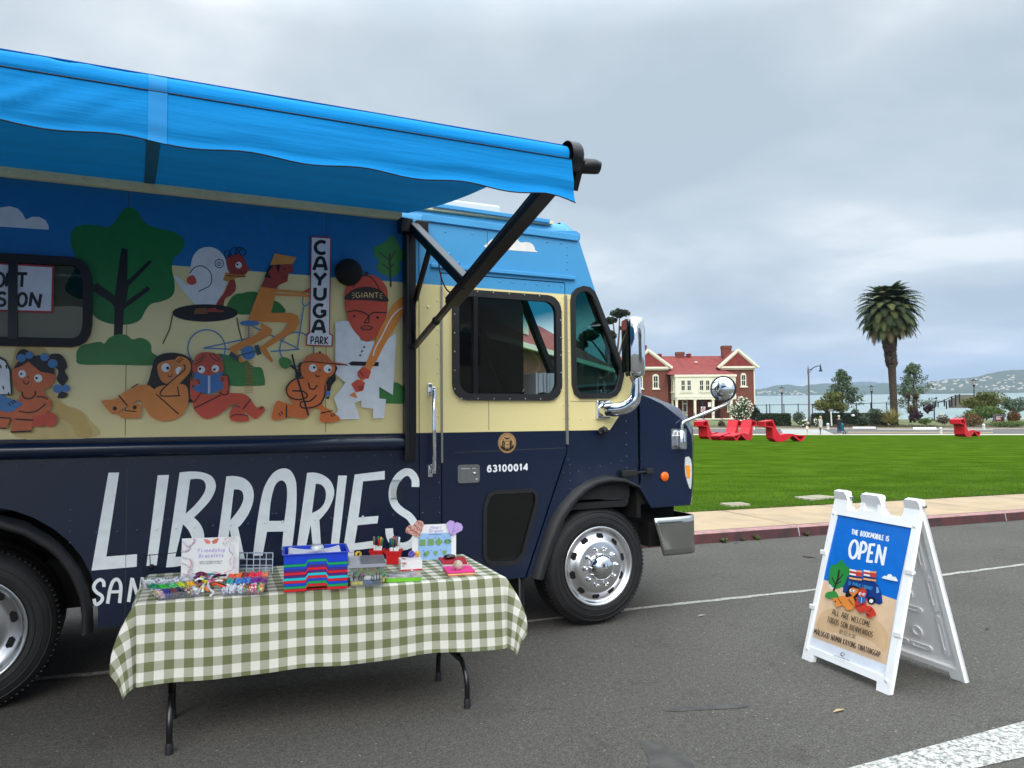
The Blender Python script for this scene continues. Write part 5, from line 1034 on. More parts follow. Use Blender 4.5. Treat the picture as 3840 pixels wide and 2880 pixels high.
def shrub(name, label, cat, c, rx, ry, d, kind, n=900, leaf=.10, group=None, lobes=5, flowers=0, seed=0, flat=.7, fl=(236, 234, 222), base=None):
    """bush centred at photo pixel c, half sizes in pixels"""
    r = random.Random(seed+int(c[0])); k = mpx(d); ctr = at(c[0], c[1], d); root = thing(name, label, cat, at(c[0], c[1]+ry, d), group); mb = MB()
    for i in range(lobes):
        q = Vector((r.uniform(-.55, .55)*rx*k, r.uniform(-.5, .5)*rx*k*flat, r.uniform(-.25, .45)*ry*k)); s_ = r.uniform(.45, .7)
        cloud(mb, ctr+RTH*q.x+FWH*q.y+Vector((0, 0, q.z)), rx*k*s_, rx*k*s_*flat, ry*k*s_, n//lobes, leaf, 3, R=r)
    cloud(mb, ctr-Vector((0, 0, ry*k*.3)), rx*k*.9, rx*k*.9*flat, ry*k*.65, n//2, leaf, 3, R=r)
    mb.build('foliage', lmats(kind), root, recalc=False)
    st = MB()
    for i in range(4):
        a = at(c[0], c[1]+ry*1.15, d)+RTH*r.uniform(-.2, .2)*rx*k; st.tube([a, a+RTH*r.uniform(-.4, .4)*rx*k+Vector((0, 0, ry*k*1.1))], [.05, .02], 5)
    st.build('stems', BARK, root)
    if flowers:
        f = MB()
        for _ in range(flowers):
            a = r.uniform(0, 6.28); e = r.uniform(-.7, 1); q = ctr-FWH*rx*k*flat*r.uniform(.3, 1.0)+RTH*math.cos(a)*rx*k*r.random()**.5*.95+Vector((0, 0, math.sin(a)*ry*k*r.random()**.5*.95)); f.ball(q, .075*r.uniform(.6, 1.3), 0, 5, (1, 1, .8))
        f.build('blossoms', mat('blossom', fl, .7), root)
    return root
def spiky(name, label, cat, base, h, wd, d, kind, n=70, seed=0, trunk=0):
    r = random.Random(seed); k = mpx(d); b0 = at(base[0], base[1], d); root = thing(name, label, cat, b0); mb = MB(); b1 = b0+Vector((0, 0, trunk*k))
    for i in range(n):
        a = r.uniform(0, 6.28); el = rad(r.uniform(15 if not trunk else -35, 82)); l = (h*math.sin(el)+wd*math.cos(el))*k*r.uniform(.75, 1.05); dv = Vector((math.cos(a)*math.cos(el), math.sin(a)*math.cos(el), math.sin(el))); s_ = dv.cross(Vector((0, 0, 1))).normalized()*.035
        p1_ = b1+dv*l*.55; p2_ = b1+dv*l-Vector((0, 0, l*.22*math.cos(el)))
        mb.add([b1-s_, b1+s_, p1_+s_*1.2, p1_-s_*1.2, p2_], [(0, 1, 2, 3), (3, 2, 4)], r.randrange(3))
    mb.build('leaves', lmats(kind), root, recalc=False)
    if trunk: t = MB(); t.tube([b0-Vector((0, 0, .3)), b1], [.12, .09], 7); t.build('trunk', BARK, root)
    return root
def tree_pine(name, label, base, top, hw, d, seed, kind='pine'):
    r = random.Random(seed); k = mpx(d); b0 = at(base[0], base[1], d); H = (base[1]-top)*k; root = thing(name, label, 'tree', b0, 'bushy pines near the bay fence')
    t = MB(); t.tube([b0-Vector((0, 0, .4)), b0+Vector((0, 0, H*.5)), b0+Vector((0, 0, H*.97))], [.16, .10, .02], 8); mb = MB()
    for i in range(74):
        f = r.uniform(.03, 1)**.8; a = r.uniform(0, 6.28); l = hw*k*(1-f)**.75*r.uniform(.6, 1.15)*1.25+.12; p = b0+Vector((0, 0, H*f*.97)); e = p+Vector((math.cos(a)*l, math.sin(a)*l, l*r.uniform(.25, .6)))
        t.tube([p, p.lerp(e, .5)-Vector((0, 0, l*.05)), e], [.03, .02, .01], 4, caps=False)
        for q in (.55, .8, 1.0): cloud(mb, p.lerp(e, q)+Vector((0, 0, .05)), .30, .30, .36, 18, .12, 3, shell=.2, long=1.0, R=r)
    cloud(mb, b0+Vector((0, 0, H*.96)), .2, .2, .45, 60, .13, 3, shell=.1, R=r)
    t.build('trunk', BARK, root); mb.build('crown', lmats(kind), root, recalc=False); return root
tree_pine('pine_tree', 'loose young pine right of the round dark tree, bay showing through it', RP(610, 1292), 1392, 62, 90, 1)
tree_pine('pine_tree', 'dense conical pine just right of the tall palm', RP(1245, 1300), 1366, 66, 90, 2)
# palm
def palm():
    d = 82; k = mpx(d); r = random.Random(4); root = thing('palm_tree', 'tall date palm with shaggy upper trunk and full round crown', 'palm tree', at(*RP(1066, 1385), d))
    pp = [(1068, 1400, 66), (1065, 1290, 64), (1060, 1150, 60), (1052, 1000, 62), (1046, 895, 66), (1044, 870, 84), (1036, 800, 90), (1030, 760, 84), (1027, 700, 104), (1024, 640, 116), (1024, 622, 104), (1022, 600, 112), (1022, 545, 104), (1021, 535, 84), (1020, 470, 90)]
    pts_ = [at(*RP(x, y), d) for x, y, _ in pp]; rs = [w_*.425*k/2*(1.1 if w_ > 80 else 1) for *_, w_ in pp]
    t = MB(); t.tube(pts_, rs, 16); t.build('trunk', mat('palm_bark', (72, 60, 50), .95, var=.4, vs=7, bump=.9, bs=9), root)
    t = MB()
    for i in range(620):
        f = r.uniform(4.6, 13.9); j = int(f); q = f-j; c = pts_[j].lerp(pts_[j+1], q); rr_ = rs[j]*(1-q)+rs[j+1]*q; a = r.uniform(0, 6.28); n_ = Vector((math.cos(a), math.sin(a), 0)); s_ = Vector((-n_.y, n_.x, 0))*.10; o_ = c+n_*rr_*.95
        t.add([o_-s_, o_+s_, o_+s_*.5+n_*.15+Vector((0, 0, .16)), o_-s_*.5+n_*.15+Vector((0, 0, .16))], [(0, 1, 2, 3)], r.randrange(2))
    t.build('frond_stubs', [mat('stub_brown', (92, 78, 64), .9, var=.3), mat('stub_dark', (50, 42, 36), .9, var=.3)], root, recalc=False)
    c = at(*RP(1018, 395), d); mb = MB()
    for i in range(190):
        a = 2*math.pi*((i*.618) % 1); e = rad(-52+138*(i/189)**.92); l = 3.45*r.uniform(.85, 1.08)*(.88 if e > rad(60) else 1); hd = Vector((math.cos(a), math.sin(a), 0)); s0 = c+Vector((0, 0, .5*math.sin(e)))+hd*.25
        path = []; p = s0; n = 9; el = e+rad(12)
        for q in range(n+1):
            path.append(p.copy()); el -= rad(10.5 if e > -.3 else 6)*(.4+q/n); el = max(el, rad(-80)); p = p+(hd*math.cos(el)+Vector((0, 0, math.sin(el))))*l/n
        sd = hd.cross(Vector((0, 0, 1))); mi = 3 if e < rad(-45) and r.random() < .5 else r.randrange(3)
        for q in range(n):
            for h_ in (0, .5):
                b_ = path[q].lerp(path[q+1], h_); f = (q+h_)/n; wl = .50*math.sin(math.pi*min(1, .16+f*.86))**.7+.05; tg = (path[q+1]-path[q]).normalized(); up_ = sd.cross(tg)
                for sg in (-1, 1): mb.add([b_, b_+tg*.22, b_+tg*.42+sd*sg*wl-up_*wl*.3, b_+tg*.22+sd*sg*wl*.75-up_*wl*.15], [(0, 1, 2, 3)], mi)
    mb.build('crown', lmats('palm')+[leafm('dead_frond', (112, 98, 66))], root, recalc=False)
    f = MB(); cloud(f, at(*RP(1040, 255), d)-FWH*.5, .55, .4, .4, 160, .09, 1); cloud(f, at(*RP(945, 215), d)-FWH*.5, .3, .3, .3, 60, .08, 1); f.build('fruit_stalks', mat('fruit_orange', (168, 104, 48), .8, var=.2), root, recalc=False)
palm()
def broad(name, label, base, c, rx, ry, d, kind, seed, n=2600, leaf=.10, group=None):
    r = random.Random(seed); k = mpx(d); b0 = at(*base, d); root = thing(name, label, 'tree', b0, group); t = MB(); cc = at(*c, d)
    t.tube([b0-Vector((0, 0, .4)), b0.lerp(cc, .6)], [.13, .09], 8); mb = MB()
    for i in range(13):
        q = Vector((r.uniform(-.7, .7), r.uniform(-.7, .7), r.uniform(-.55, .6))); e = cc+RTH*q.x*rx*k+FWH*q.y*rx*k+Vector((0, 0, q.z*ry*k)); t.tube([b0.lerp(cc, .5), e], [.06, .02], 5, caps=False); cloud(mb, e, rx*k*.42, rx*k*.42, ry*k*.42, n//13, leaf, 3, R=r)
    t.build('trunk', BARK, root); mb.build('crown', lmats(kind), root, recalc=False); return root
broad('round_tree', 'low round dark green tree beside the tall street lamp', RP(455, 1385), RP(482, 1195), 62, 43, 81, 'olive', 3, 3400, .11)
def umbrella(name, label, px_, pyb, crowns, d, seed, lean=0):
    r = random.Random(seed); b0 = at(px_, pyb, d); root = thing(name, label, 'tree', b0, 'umbrella pines behind the bookmobile'); t = MB(); mb = MB()
    fork = at(px_+lean*.5, pyb-(pyb-crowns[0][1])*.45, d)
    t.tube([b0, fork], [.4, .3], 9)
    for x, y, rx, ry in crowns:
        e = at(x, y, d)+FWH*r.uniform(-1.5, 1.5); m_ = fork.lerp(e, .55)+Vector((r.uniform(-.5, .5), 0, -.3)); t.tube(catmull([fork, m_, e], False, 4), [.2, .18, .16, .14, .12, .1, .09, .07, .06], 6, caps=False)
        k = mpx(d)
        for q in range(6): cloud(mb, e+RTH*r.uniform(-.6, .6)*rx*k+FWH*r.uniform(-1, 1)*rx*k*.6+Vector((0, 0, r.uniform(-.3, .5)*ry*k)), rx*k*.55, rx*k*.5, ry*k*.6, 130, .22, 3, R=r)
    t.build('trunk', BARK, root); mb.build('crown', lmats('dark'), root, recalc=False)
umbrella('umbrella_pine', 'umbrella pine whose flat crown shows above the chrome mirror', 2300, 1560, [(2325, 1178, 36, 18), (2300, 1200, 24, 14), (2340, 1232, 14, 8)], 95, 5)
umbrella('umbrella_pine', 'leaning pine with clumped crown seen through the quarter window', 2285, 1500, [(2255, 1225, 34, 24), (2205, 1265, 40, 26), (2175, 1300, 36, 26), (2280, 1260, 26, 20), (2165, 1345, 24, 16)], 80, 6, 10)

def hedge(label, x0, x1, y0, y1, d, n, group='clipped hedges along the bluff'):
    r = random.Random(int(x0)); k = mpx(d); a, b1 = at(x0, y1, d), at(x1, y1, d); h = (y1-y0)*k; root = thing('hedge', label, 'hedge', a.lerp(b1, .5), group); mb = MB(); ax = (b1-a)
    for _ in range(n):
        f = r.random(); face = r.random(); q = a+ax*f
        if face < .6: q += Vector((0, 0, h*r.random()))+FWH*r.gauss(0, .05)
        else: q += Vector((0, 0, h+r.gauss(0, .04)))+FWH*r.uniform(0, 1.0)
        s_ = .07*r.uniform(.6, 1.4); n_ = (-FWH if face < .6 else Vector((0, 0, 1)))+Vector((r.gauss(0, .5), r.gauss(0, .5), r.gauss(0, .5))); n_.normalize(); u = n_.cross(Vector((r.gauss(0, 1), r.gauss(0, 1), 1))).normalized(); v = n_.cross(u); mb.add([q-u*s_, q-v*s_*.6, q+u*s_, q+v*s_*.6], [(0, 1, 2, 3)], r.randrange(3))
    mb.build('foliage', lmats('dark'), root, recalc=False)
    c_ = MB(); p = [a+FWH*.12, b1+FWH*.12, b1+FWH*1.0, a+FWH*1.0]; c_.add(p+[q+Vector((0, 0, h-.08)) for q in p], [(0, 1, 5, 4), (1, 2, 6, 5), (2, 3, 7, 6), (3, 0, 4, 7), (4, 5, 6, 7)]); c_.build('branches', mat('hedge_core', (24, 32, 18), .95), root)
hedge('clipped dark hedge right of the white flowering bush', 2848, 2968, 1552, 1607, 80, 2400)
hedge('long clipped dark hedge behind the walking people', 3056, 3330, 1551, 1602, 80, 4800)
sh = shrub
sh('flowering_shrub', 'large bush covered in white flowers at the brick house corner', 'bush', RH(1835, 1265), 46, 50, 84, 'green', 1700, .10, flowers=190, seed=1)
sh('evergreen_shrub', 'dark evergreen shrub between the white flowering bush and hedge', 'shrub', RH(2110, 1340), 25, 34, 85, 'dark', 900, .09)
sh('evergreen_shrub', 'brownish shrub behind the two reclined red loungers', 'shrub', (2706, 1588), 18, 14, 79, 'brown', 500, .07)
sh('grey_shrub', 'wispy grey green shrub left of the tall street lamp', 'shrub', (2995, 1560), 36, 26, 79, 'grey', 900, .07)
sh('rose_bush', 'low rose bush with white blooms at the street lamp foot', 'bush', (3010, 1585), 22, 16, 77, 'green', 420, .07, flowers=26)
sh('rose_bush', 'small rose bush with white blooms behind the grey coated person', 'bush', (3062, 1580), 16, 18, 77.5, 'green', 300, .07, flowers=12)
sh('grey_shrub', 'blue grey shrub below the middle post lamp', 'shrub', RQ(1530, 335), 30, 17, 84, 'grey', 700, .08)
sh('grey_shrub', 'pale small shrub against the fence left of the middle post lamp', 'shrub', RQ(1140, 340), 16, 12, 86, 'grey', 300, .07)
sh('purple_shrub', 'dark purple shrub between the striped flax and cordyline', 'shrub', RR(395, 790), 31, 22, 79, 'purple', 900, .08)
sh('purple_shrub', 'reddish grey feathery shrub right of the cordyline', 'shrub', RR(620, 655), 24, 20, 81, 'purple', 600, .08)
sh('low_shrub', 'low bright green shrub left of the white notice board', 'shrub', RR(560, 872), 34, 13, 77.5, 'lime', 700, .07)
sh('low_shrub', 'low grey brown shrub below the white notice board', 'shrub', RR(880, 850), 38, 17, 78, 'brown', 700, .07)
sh('large_shrub', 'largest olive green shrub crowding the right hand post lamp', 'shrub', RR(1520, 540), 80, 38, 88, 'olive', 3400, .12, lobes=9)
sh('large_shrub', 'light green mounded shrub in front of the largest olive shrub', 'shrub', RR(1520, 735), 78, 26, 83, 'lime', 2400, .10, lobes=8)
sh('rust_shrub', 'shrub with rusty orange seed heads left of the red park sign', 'shrub', RR(1340, 850), 58, 26, 79, 'rust', 1800, .08, lobes=7)
sh('large_shrub', 'grey green shrub at the right edge below the water', 'shrub', RR(2080, 600), 52, 32, 90, 'grey', 1500, .11, lobes=6)
sh('rust_shrub', 'yellow green shrub right of the red park sign', 'shrub', RR(2030, 800), 30, 22, 82, 'rust', 900, .09)
sh('low_shrub', 'long low green shrub in front of the red park sign', 'shrub', RR(1920, 925), 78, 13, 77.5, 'lime', 1500, .07, lobes=8)
sh('large_shrub', 'dark shrub behind the red park sign', 'shrub', RR(1780, 760), 36, 22, 84, 'olive', 1000, .10)
gcv = MB(); rg = random.Random(9)
for x0, x1, y0 in ((3190, 3520, 1602), (3120, 3200, 1600), (2700, 2850, 1604)):
    for i in range(int((x1-x0)/9)): cloud(gcv, at(x0+i*9+rg.uniform(-4, 4), y0-rg.uniform(0, 3), 77.3+rg.uniform(-.3, 1)), .35, .4, .22+.1*rg.random(), 60, .055, 3, R=rg)
tag(gcv.build('ground_cover', lmats('brown'), recalc=False), kind='stuff')
spiky('flax_plant', 'large yellow striped flax at the palm foot', 'plant', RQ(1890, 615), 58, 66, 78, 'yellow', 150, 2)
spiky('grass_clump', 'round grey green grass clump in front of the long hedge', 'plant', RQ(1330, 620), 38, 34, 78, 'grey', 170, 3)
for i, (q, lb) in enumerate((((300, 700), 'left spiky head of the cordyline cluster right of the palm'), ((435, 700), 'tallest spiky cordyline right of the palm'), ((330, 860), 'low cordyline with brown drooping leaves over the purple shrub'))):
    spiky('cordyline', lb, 'plant', RR(*q), 26, 27, 79+i*.4, 'brown' if i < 2 else 'rust', 95, 10+i, trunk=40 if i < 2 else 30)

# ================================================================== BRICK HOUSE ACROSS THE GREEN
def brick(name, a, c, sc=9):
    m = bpy.data.materials.new(name); m.use_nodes = True; t = m.node_tree; b = t.nodes['Principled BSDF']; b.inputs['Roughness'].default_value = .9
    tcn = t.nodes.new('ShaderNodeTexCoord'); mp = t.nodes.new('ShaderNodeMapping'); mp.inputs['Rotation'].default_value = (rad(90), 0, 0); t.links.new(tcn.outputs['Object'], mp.inputs[0])
    br = t.nodes.new('ShaderNodeTexBrick'); br.inputs['Scale'].default_value = sc; br.inputs['Color1'].default_value = lin(a); br.inputs['Color2'].default_value = lin(c); br.inputs['Mortar'].default_value = lin((150, 104, 86)); br.inputs['Mortar Size'].default_value = .012; t.links.new(mp.outputs[0], br.inputs['Vector'])
    n = t.nodes.new('ShaderNodeTexNoise'); n.inputs['Scale'].default_value = .8; n.inputs['Detail'].default_value = 6; t.links.new(tcn.outputs['Object'], n.inputs['Vector'])
    q = t.nodes.new('ShaderNodeMapRange'); q.inputs[3].default_value = .75; q.inputs[4].default_value = 1.25; t.links.new(n.outputs['Fac'], q.inputs[0])
    v = t.nodes.new('ShaderNodeVectorMath'); v.operation = 'SCALE'; t.links.new(br.outputs['Color'], v.inputs[0]); t.links.new(q.outputs[0], v.inputs['Scale']); t.links.new(v.outputs[0], b.inputs['Base Color']); return m
BRICK = brick('red_brick', (120, 68, 54), (100, 56, 46)); CHIMB = brick('chimney_brick', (122, 62, 52), (104, 52, 46))
ROOFR = mat('red_roof_shingles', (140, 58, 52), .85, rgb2=(120, 50, 46), vs=1.5, detail=8, bump=.3, bs=20)
TRIMW = mat('cream_trim', (232, 228, 208), .6, var=.04); PANE = mat('window_pane', (34, 38, 42), .08, coat=.4, var=.3, vs=.8); CLAP = mat('white_clapboard', (230, 227, 208), .65, var=.05, bump=.3, bs=30, stretch=(.02, .02, 6))
DH = 105; HS = 480/2212*DH/FPX
hroot = thing('brick_house', 'two storey red brick house with red roof and white porch across the green', 'house')
def hp(x, y, z_): return Vector(((x-1100)*HS, y, (1480-z_)*HS))
def hbox(mb, x0, x1, y0, y1, z0, z1, mi=0): a, c = hp(x0, y0, z0), hp(x1, y1, z1); mb.box((a+c)/2, (abs(c.x-a.x), abs(c.y-a.y), abs(c.z-a.z)), mi)
b = MB()
hbox(b, -110, 590, 0, 9, 1500, 575); hbox(b, 1490, 2085, 0, 9, 1500, 575); hbox(b, 590, 1490, 1.6, 9, 1500, 575)
for x0, x1, pk in ((-110, 590, 245), (1490, 2085, 250)):
    c = (x0+x1)/2; b.panel([hp(x0, -.02, 575), hp(x1, -.02, 575), hp(c, -.02, pk+40)], [], (0, .3, 0))
b.build('wall', BRICK, hroot)
b = MB()
b.add([hp(-300, 1.2, 560), hp(2100, 1.2, 560), hp(2050, 5.5, 290), hp(-260, 5.5, 285), hp(2100, 9.6, 560), hp(-300, 9.6, 560)], [(0, 1, 2, 3), (2, 4, 5, 3), (1, 4, 2), (0, 3, 5)])
for x0, x1, pk in ((-170, 655, 232), (1440, 2142, 240)):
    c = (x0+x1)/2; b.panel([hp(x0, -.45, 552), hp(c, -.45, pk), hp(x1, -.45, 552)], [], (0, 6.2, 0))
b.add([hp(545, -2.75, 684), hp(1690, -2.75, 684), hp(1490, .9, 552), hp(640, .9, 552), hp(545, 1.6, 640), hp(1690, 1.6, 640)], [(0, 1, 2, 3), (4, 0, 3), (1, 5, 2)])
rf = b.build('roof', ROOFR, hroot)
def chim(x0, x1, z0, z1, y): 
    m_ = MB(); hbox(m_, x0, x1, y, y+1.0, z1, z0+25); hbox(m_, x0-8, x1+8, y-.06, y+1.06, z0+48, z0+20); hbox(m_, x0-4, x1+4, y-.03, y+1.03, z0+20, z0); m_.build('chimney', CHIMB, rf)
chim(1655, 1815, 128, 330, 3.2); chim(130, 295, 112, 330, 3.2); chim(880, 1022, 216, 310, 5.0)
for x0, x1 in ((525, 615), (1062, 1148)):
    m_ = MB(); hbox(m_, x0+8, x1-8, 5.0, 5.6, 300, 262); hbox(m_, x0, x1, 4.9, 5.7, 268, 256); c = (x0+x1)/2; q = [hp(x0-4, 4.85, 258), hp(x1+4, 4.85, 258), hp(x1+4, 5.75, 258), hp(x0-4, 5.75, 258)]; m_.add(q+[hp(c, 5.3, 236)], [(0, 1, 4), (1, 2, 4), (2, 3, 4), (3, 0, 4)]); m_.build('roof_ventilator', ROOFR, rf)
b = MB(); hbox(b, 1140, 1185, 2.7, 3.0, 432, 412); b.build('vent_pipe', TRIMW, rf)
b = MB()
for x0, x1, pk in ((-170, 655, 232), (1440, 2142, 240)):
    c = (x0+x1)/2
    b = MB()
    for xe in (x0, x1): b.bar(hp(xe, -.5, 550), hp(c, -.5, pk+4), .35, .30, up=(0, 0, 1)); b.bar(hp(xe*.93+c*.07, -.4, 560), hp(c, -.4, pk+32), .2, .22)
    hbox(b, x0+30, x1-30, -.5, .1, 562, 528); hbox(b, x0+60, x1-60, -.25, .05, 585, 560); b.build('cornice', TRIMW, hroot)
b = MB(); hbox(b, 2072, 2090, -.03, .2, 1500, 575); b.build('downpipe', TRIMW, hroot)
for x0, x1 in ((-110, 590), (1490, 2085)):
    c = (x0+x1)/2; m_ = MB(); m_.lathe([(.42, 0), (.42, .08), (.34, .08), (.34, .0)], hp(c, -.02, 430), (0, -1, 0), 24); m_.build('brick_roundel', CHIMB, hroot)
def win(x0, x1, z0, z1, y, ar=False, sill=True, R=None, par=hroot):
    m_ = MB(); g_ = MB(); t_ = 9
    def pp(x, yy, z_): 
        q = hp(x, y+yy, z_); return q if R is None else R(x, y+yy, z_)
    def bx(mb, a, c, y0, y1, u, v, mi=0):
        P_ = [pp(xx, yy, zz) for xx in (a, c) for yy in (y0, y1) for zz in (u, v)]; mb.add(P_, [(0, 1, 3, 2), (4, 6, 7, 5), (0, 4, 5, 1), (2, 3, 7, 6), (0, 2, 6, 4), (1, 5, 7, 3)], mi)
    bx(m_, x0-t_, x0+t_, -.10, .02, z1+6, z0-4); bx(m_, x1-t_, x1+t_, -.10, .02, z1+6, z0-4); bx(m_, x0, x1, -.10, .02, z0+10, z0-10); bx(m_, x0, x1, -.09, .02, z1+8, z1-8); zm = (z0+z1)/2; bx(m_, x0, x1, -.075, .02, zm+5, zm-5); xm_ = (x0+x1)/2; bx(m_, xm_-2.5, xm_+2.5, -.065, .02, z0, z1)
    if ar: bx(m_, x0+6, x1-6, -.09, .02, z0-8, z0-20); bx(m_, x0+18, x1-18, -.085, .02, z0-18, z0-27)
    if sill: bx(m_, x0-22, x1+30, -.18, .02, z1+28, z1+6)
    o = m_.build('window', TRIMW, par); bx(g_, x0, x1, -.05, -.01, z0, z1); g_.build('pane', PANE, o)
for a in ((1853, 1930, 672, 868), (1612, 1690, 672, 878), (328, 416, 680, 895), (75, 140, 690, 892)): win(*a, 0, True)
for a in ((1612, 1690, 1095, 1300), (1880, 1938, 1095, 1300)): win(*a, 0, True)
pb = MB(); hbox(pb, 640, 1665, -2.6, 0, 1062, 688); pb.build('porch_upper_wall', CLAP, hroot)
pb = MB(); hbox(pb, 628, 1680, -2.75, .0, 722, 684); hbox(pb, 634, 1672, -2.66, 0, 1068, 1052); hbox(pb, 640, 1668, -2.62, -2.2, 1104, 1068); hbox(pb, 640, 668, -2.62, 0, 1104, 1068); hbox(pb, 655, 680, -2.68, -2.55, 1052, 722)
for x_ in (664, 974, 1280, 1582): hbox(pb, x_-19, x_+19, -2.55, -2.2, 1425, 1104); hbox(pb, x_-26, x_+26, -2.6, -2.15, 1116, 1100)
hbox(pb, 640, 668, -.4, -.05, 1425, 1104); hbox(pb, 600, 1700, -2.7, 1.6, 1445, 1425); pb.build('porch_frame', TRIMW, hroot)
for a in ((735, 808), (838, 910), (1047, 1120), (1150, 1222), (1362, 1436), (1470, 1540)): win(a[0], a[1], 775, 955, -2.6, False, False)
for a in ((718, 935), (1035, 1245), (1345, 1560)): s_ = MB(); hbox(s_, a[0], a[1], -2.72, -2.6, 988, 966); s_.build('window_sill', TRIMW, hroot)
win(0, 90, 775, 960, 0, False, True, lambda x, y_, z_: Vector((hp(640, 0, 0).x+y_, -1.75+x*.012, (1480-z_)*HS)))
d_ = MB(); hbox(d_, 868, 962, 1.5, 1.62, 1425, 1110); do = d_.build('door', TRIMW, hroot); d_ = MB(); hbox(d_, 892, 940, 1.46, 1.5, 1300, 1180); hbox(d_, 880, 950, 1.46, 1.5, 1150, 1120); d_.build('door_glass', PANE, do)
d_ = MB(); hbox(d_, 1195, 1262, 1.52, 1.62, 1425, 1105); d_.build('door', PANE, hroot)
d_ = MB(); hbox(d_, 1200, 1254, -2.3, -2.27, 1230, 1150); d_.build('porch_notice', WHITE, hroot)
d_ = MB()
for a, c in (((760, 1340), (965, 1340)), ((760, 1390), (965, 1390)), ((1300, 1330), (1570, 1330)), ((1300, 1365), (1570, 1365)), ((1300, 1400), (1570, 1400))): d_.bar(hp(a[0], -2.62, a[1]), hp(c[0], -2.62, c[1]), .05, .05)
for x_ in (770, 870, 960, 1310, 1370, 1430, 1500, 1560, 1115, 1230, 1430): d_.bar(hp(x_, -2.62, 1330), hp(x_, -2.62, 1430), .05, .05)
d_.bar(hp(990, -3, 1350), hp(1115, -4.6, 1470), .05, .05); d_.bar(hp(1250, -3, 1350), hp(1420, -4.6, 1470), .05, .05); d_.build('railing', BLACK, hroot)
d_ = MB()
for i in range(4): hbox(d_, 985, 1255, -3.1-i*.35, -2.7-i*.35, 1520, 1440+i*22)
d_.build('steps', mat('porch_steps', (150, 146, 136), .9), hroot)
hroot.location = at(*RH(1100, 1480), DH); hroot.rotation_euler.z = rad(AZ-90)
# second brick house seen through the cab glass
h2 = thing('brick_house', 'red brick house with hipped roof seen through the cab windows of the bookmobile', 'house')
e0, e1 = at(1700, 1225, 40), at(2300, 1396, 80); e0.z = e1.z = (at(1990, 1300, 52).z); ax = (e1-e0).normalized(); ax.z = 0; ay = Vector((-ax.y, ax.x, 0)); Lh = (e1-e0).length; zt = e0.z; b = MB()
c = e0+ax*Lh/2+ay*6; Rz = Matrix((ax, ay, Vector((0, 0, 1)))).transposed()
b.box(Vector((c.x, c.y, zt/2)), (Lh, 12, zt), 0, Rz); b.build('wall', BRICK, h2)
b = MB(); q = [e0-ax*.6-ay*.6, e1+ax*.6-ay*.6, e1+ax*.6+ay*12.6, e0-ax*.6+ay*12.6]; r_ = [e0+ax*6+ay*6+Vector((0, 0, 4.2)), e1-ax*6+ay*6+Vector((0, 0, 4.2))]; b.add(q+r_, [(0, 1, 5, 4), (1, 2, 5), (2, 3, 4, 5), (3, 0, 4)]); r2_ = b.build('roof', ROOFR, h2)
b = MB(); b.bar(q[0]-Vector((0, 0, .15)), q[1]-Vector((0, 0, .15)), .3, .35); b.bar(q[1]-Vector((0, 0, .15)), q[2]-Vector((0, 0, .15)), .3, .35); b.build('cornice', TRIMW, h2)
b = MB(); c = e0+ax*Lh*.38+ay*2.2+Vector((0, 0, 2.0)); b.box(c, (1.6, 2, 1.5), 0, Rz); dm = b.build('dormer', TRIMW, r2_)
# clapboard house behind the photographer, mirrored in the cab glass
h3 = thing('clapboard_house', 'dark clapboard house across the street, seen only as a reflection in the cab glass', 'house'); b = MB(); b.box((18, -33, 4), (22, 10, 8)); b.build('wall', mat('grey_clapboard', (120, 118, 112), .8, var=.08, bump=.6, bs=1.0, stretch=(.05, .05, 9)), h3)
b = MB(); b.panel([(18-11.6, -27.4, 8), (18-11.6, -38.6, 8), (18-11.6, -33, 11)], [], (23.2, 0, 0)); b.build('roof', mat('dark_shingles', (70, 66, 64), .9), h3)
for x_ in (7.5, 11, 15, 19):
    for z_ in (2, 5): b = MB(); b.box((x_+3, -27.98, z_), (1, .1, 1.7)); b.build('window', PANE, h3)

# ================================================================== STREET FURNITURE FAR OFF
LAMPM = mat('lamp_grey', (108, 104, 108), .5, .3); IRON = mat('dark_iron', (36, 34, 42), .5, .3)
d = 78; root = thing('street_lamp', 'tall street lamp with curved arm and dark bell shade', 'street lamp', at(*RP(320, 1412), d)); k = mpx(d)
b = MB(); p = [at(*RP(x, y), d) for x, y in ((320, 1412), (318, 1330), (316, 1300), (311, 960), (308, 930), (307, 905), (306, 868))]; b.tube(p, [.14, .14, .10, .08, .10, .07, .015], 10); b.build('pole', LAMPM, root)
b = MB(); b.tube(catmull([at(*RP(x, y), d) for x, y in ((308, 912), (330, 908), (352, 893), (385, 878), (416, 877))], False, 5), .045, 8); b.tube(catmull([at(*RP(x, y), d) for x, y in ((312, 955), (320, 930), (345, 903))], False, 5), .03, 6); b.build('arm', IRON, root)
b = MB(); c = at(*RP(418, 925), d); b.lathe([(.17, 0), (.15, .10), (.09, .24), (.075, .42), (.06, .55), (.03, .62), (.02, .8)], c, (0, 0, 1), 16); b.lathe([(.17, 0), (.001, .03)], c, (0, 0, 1), 16); b.build('lamp_shade', IRON, root)
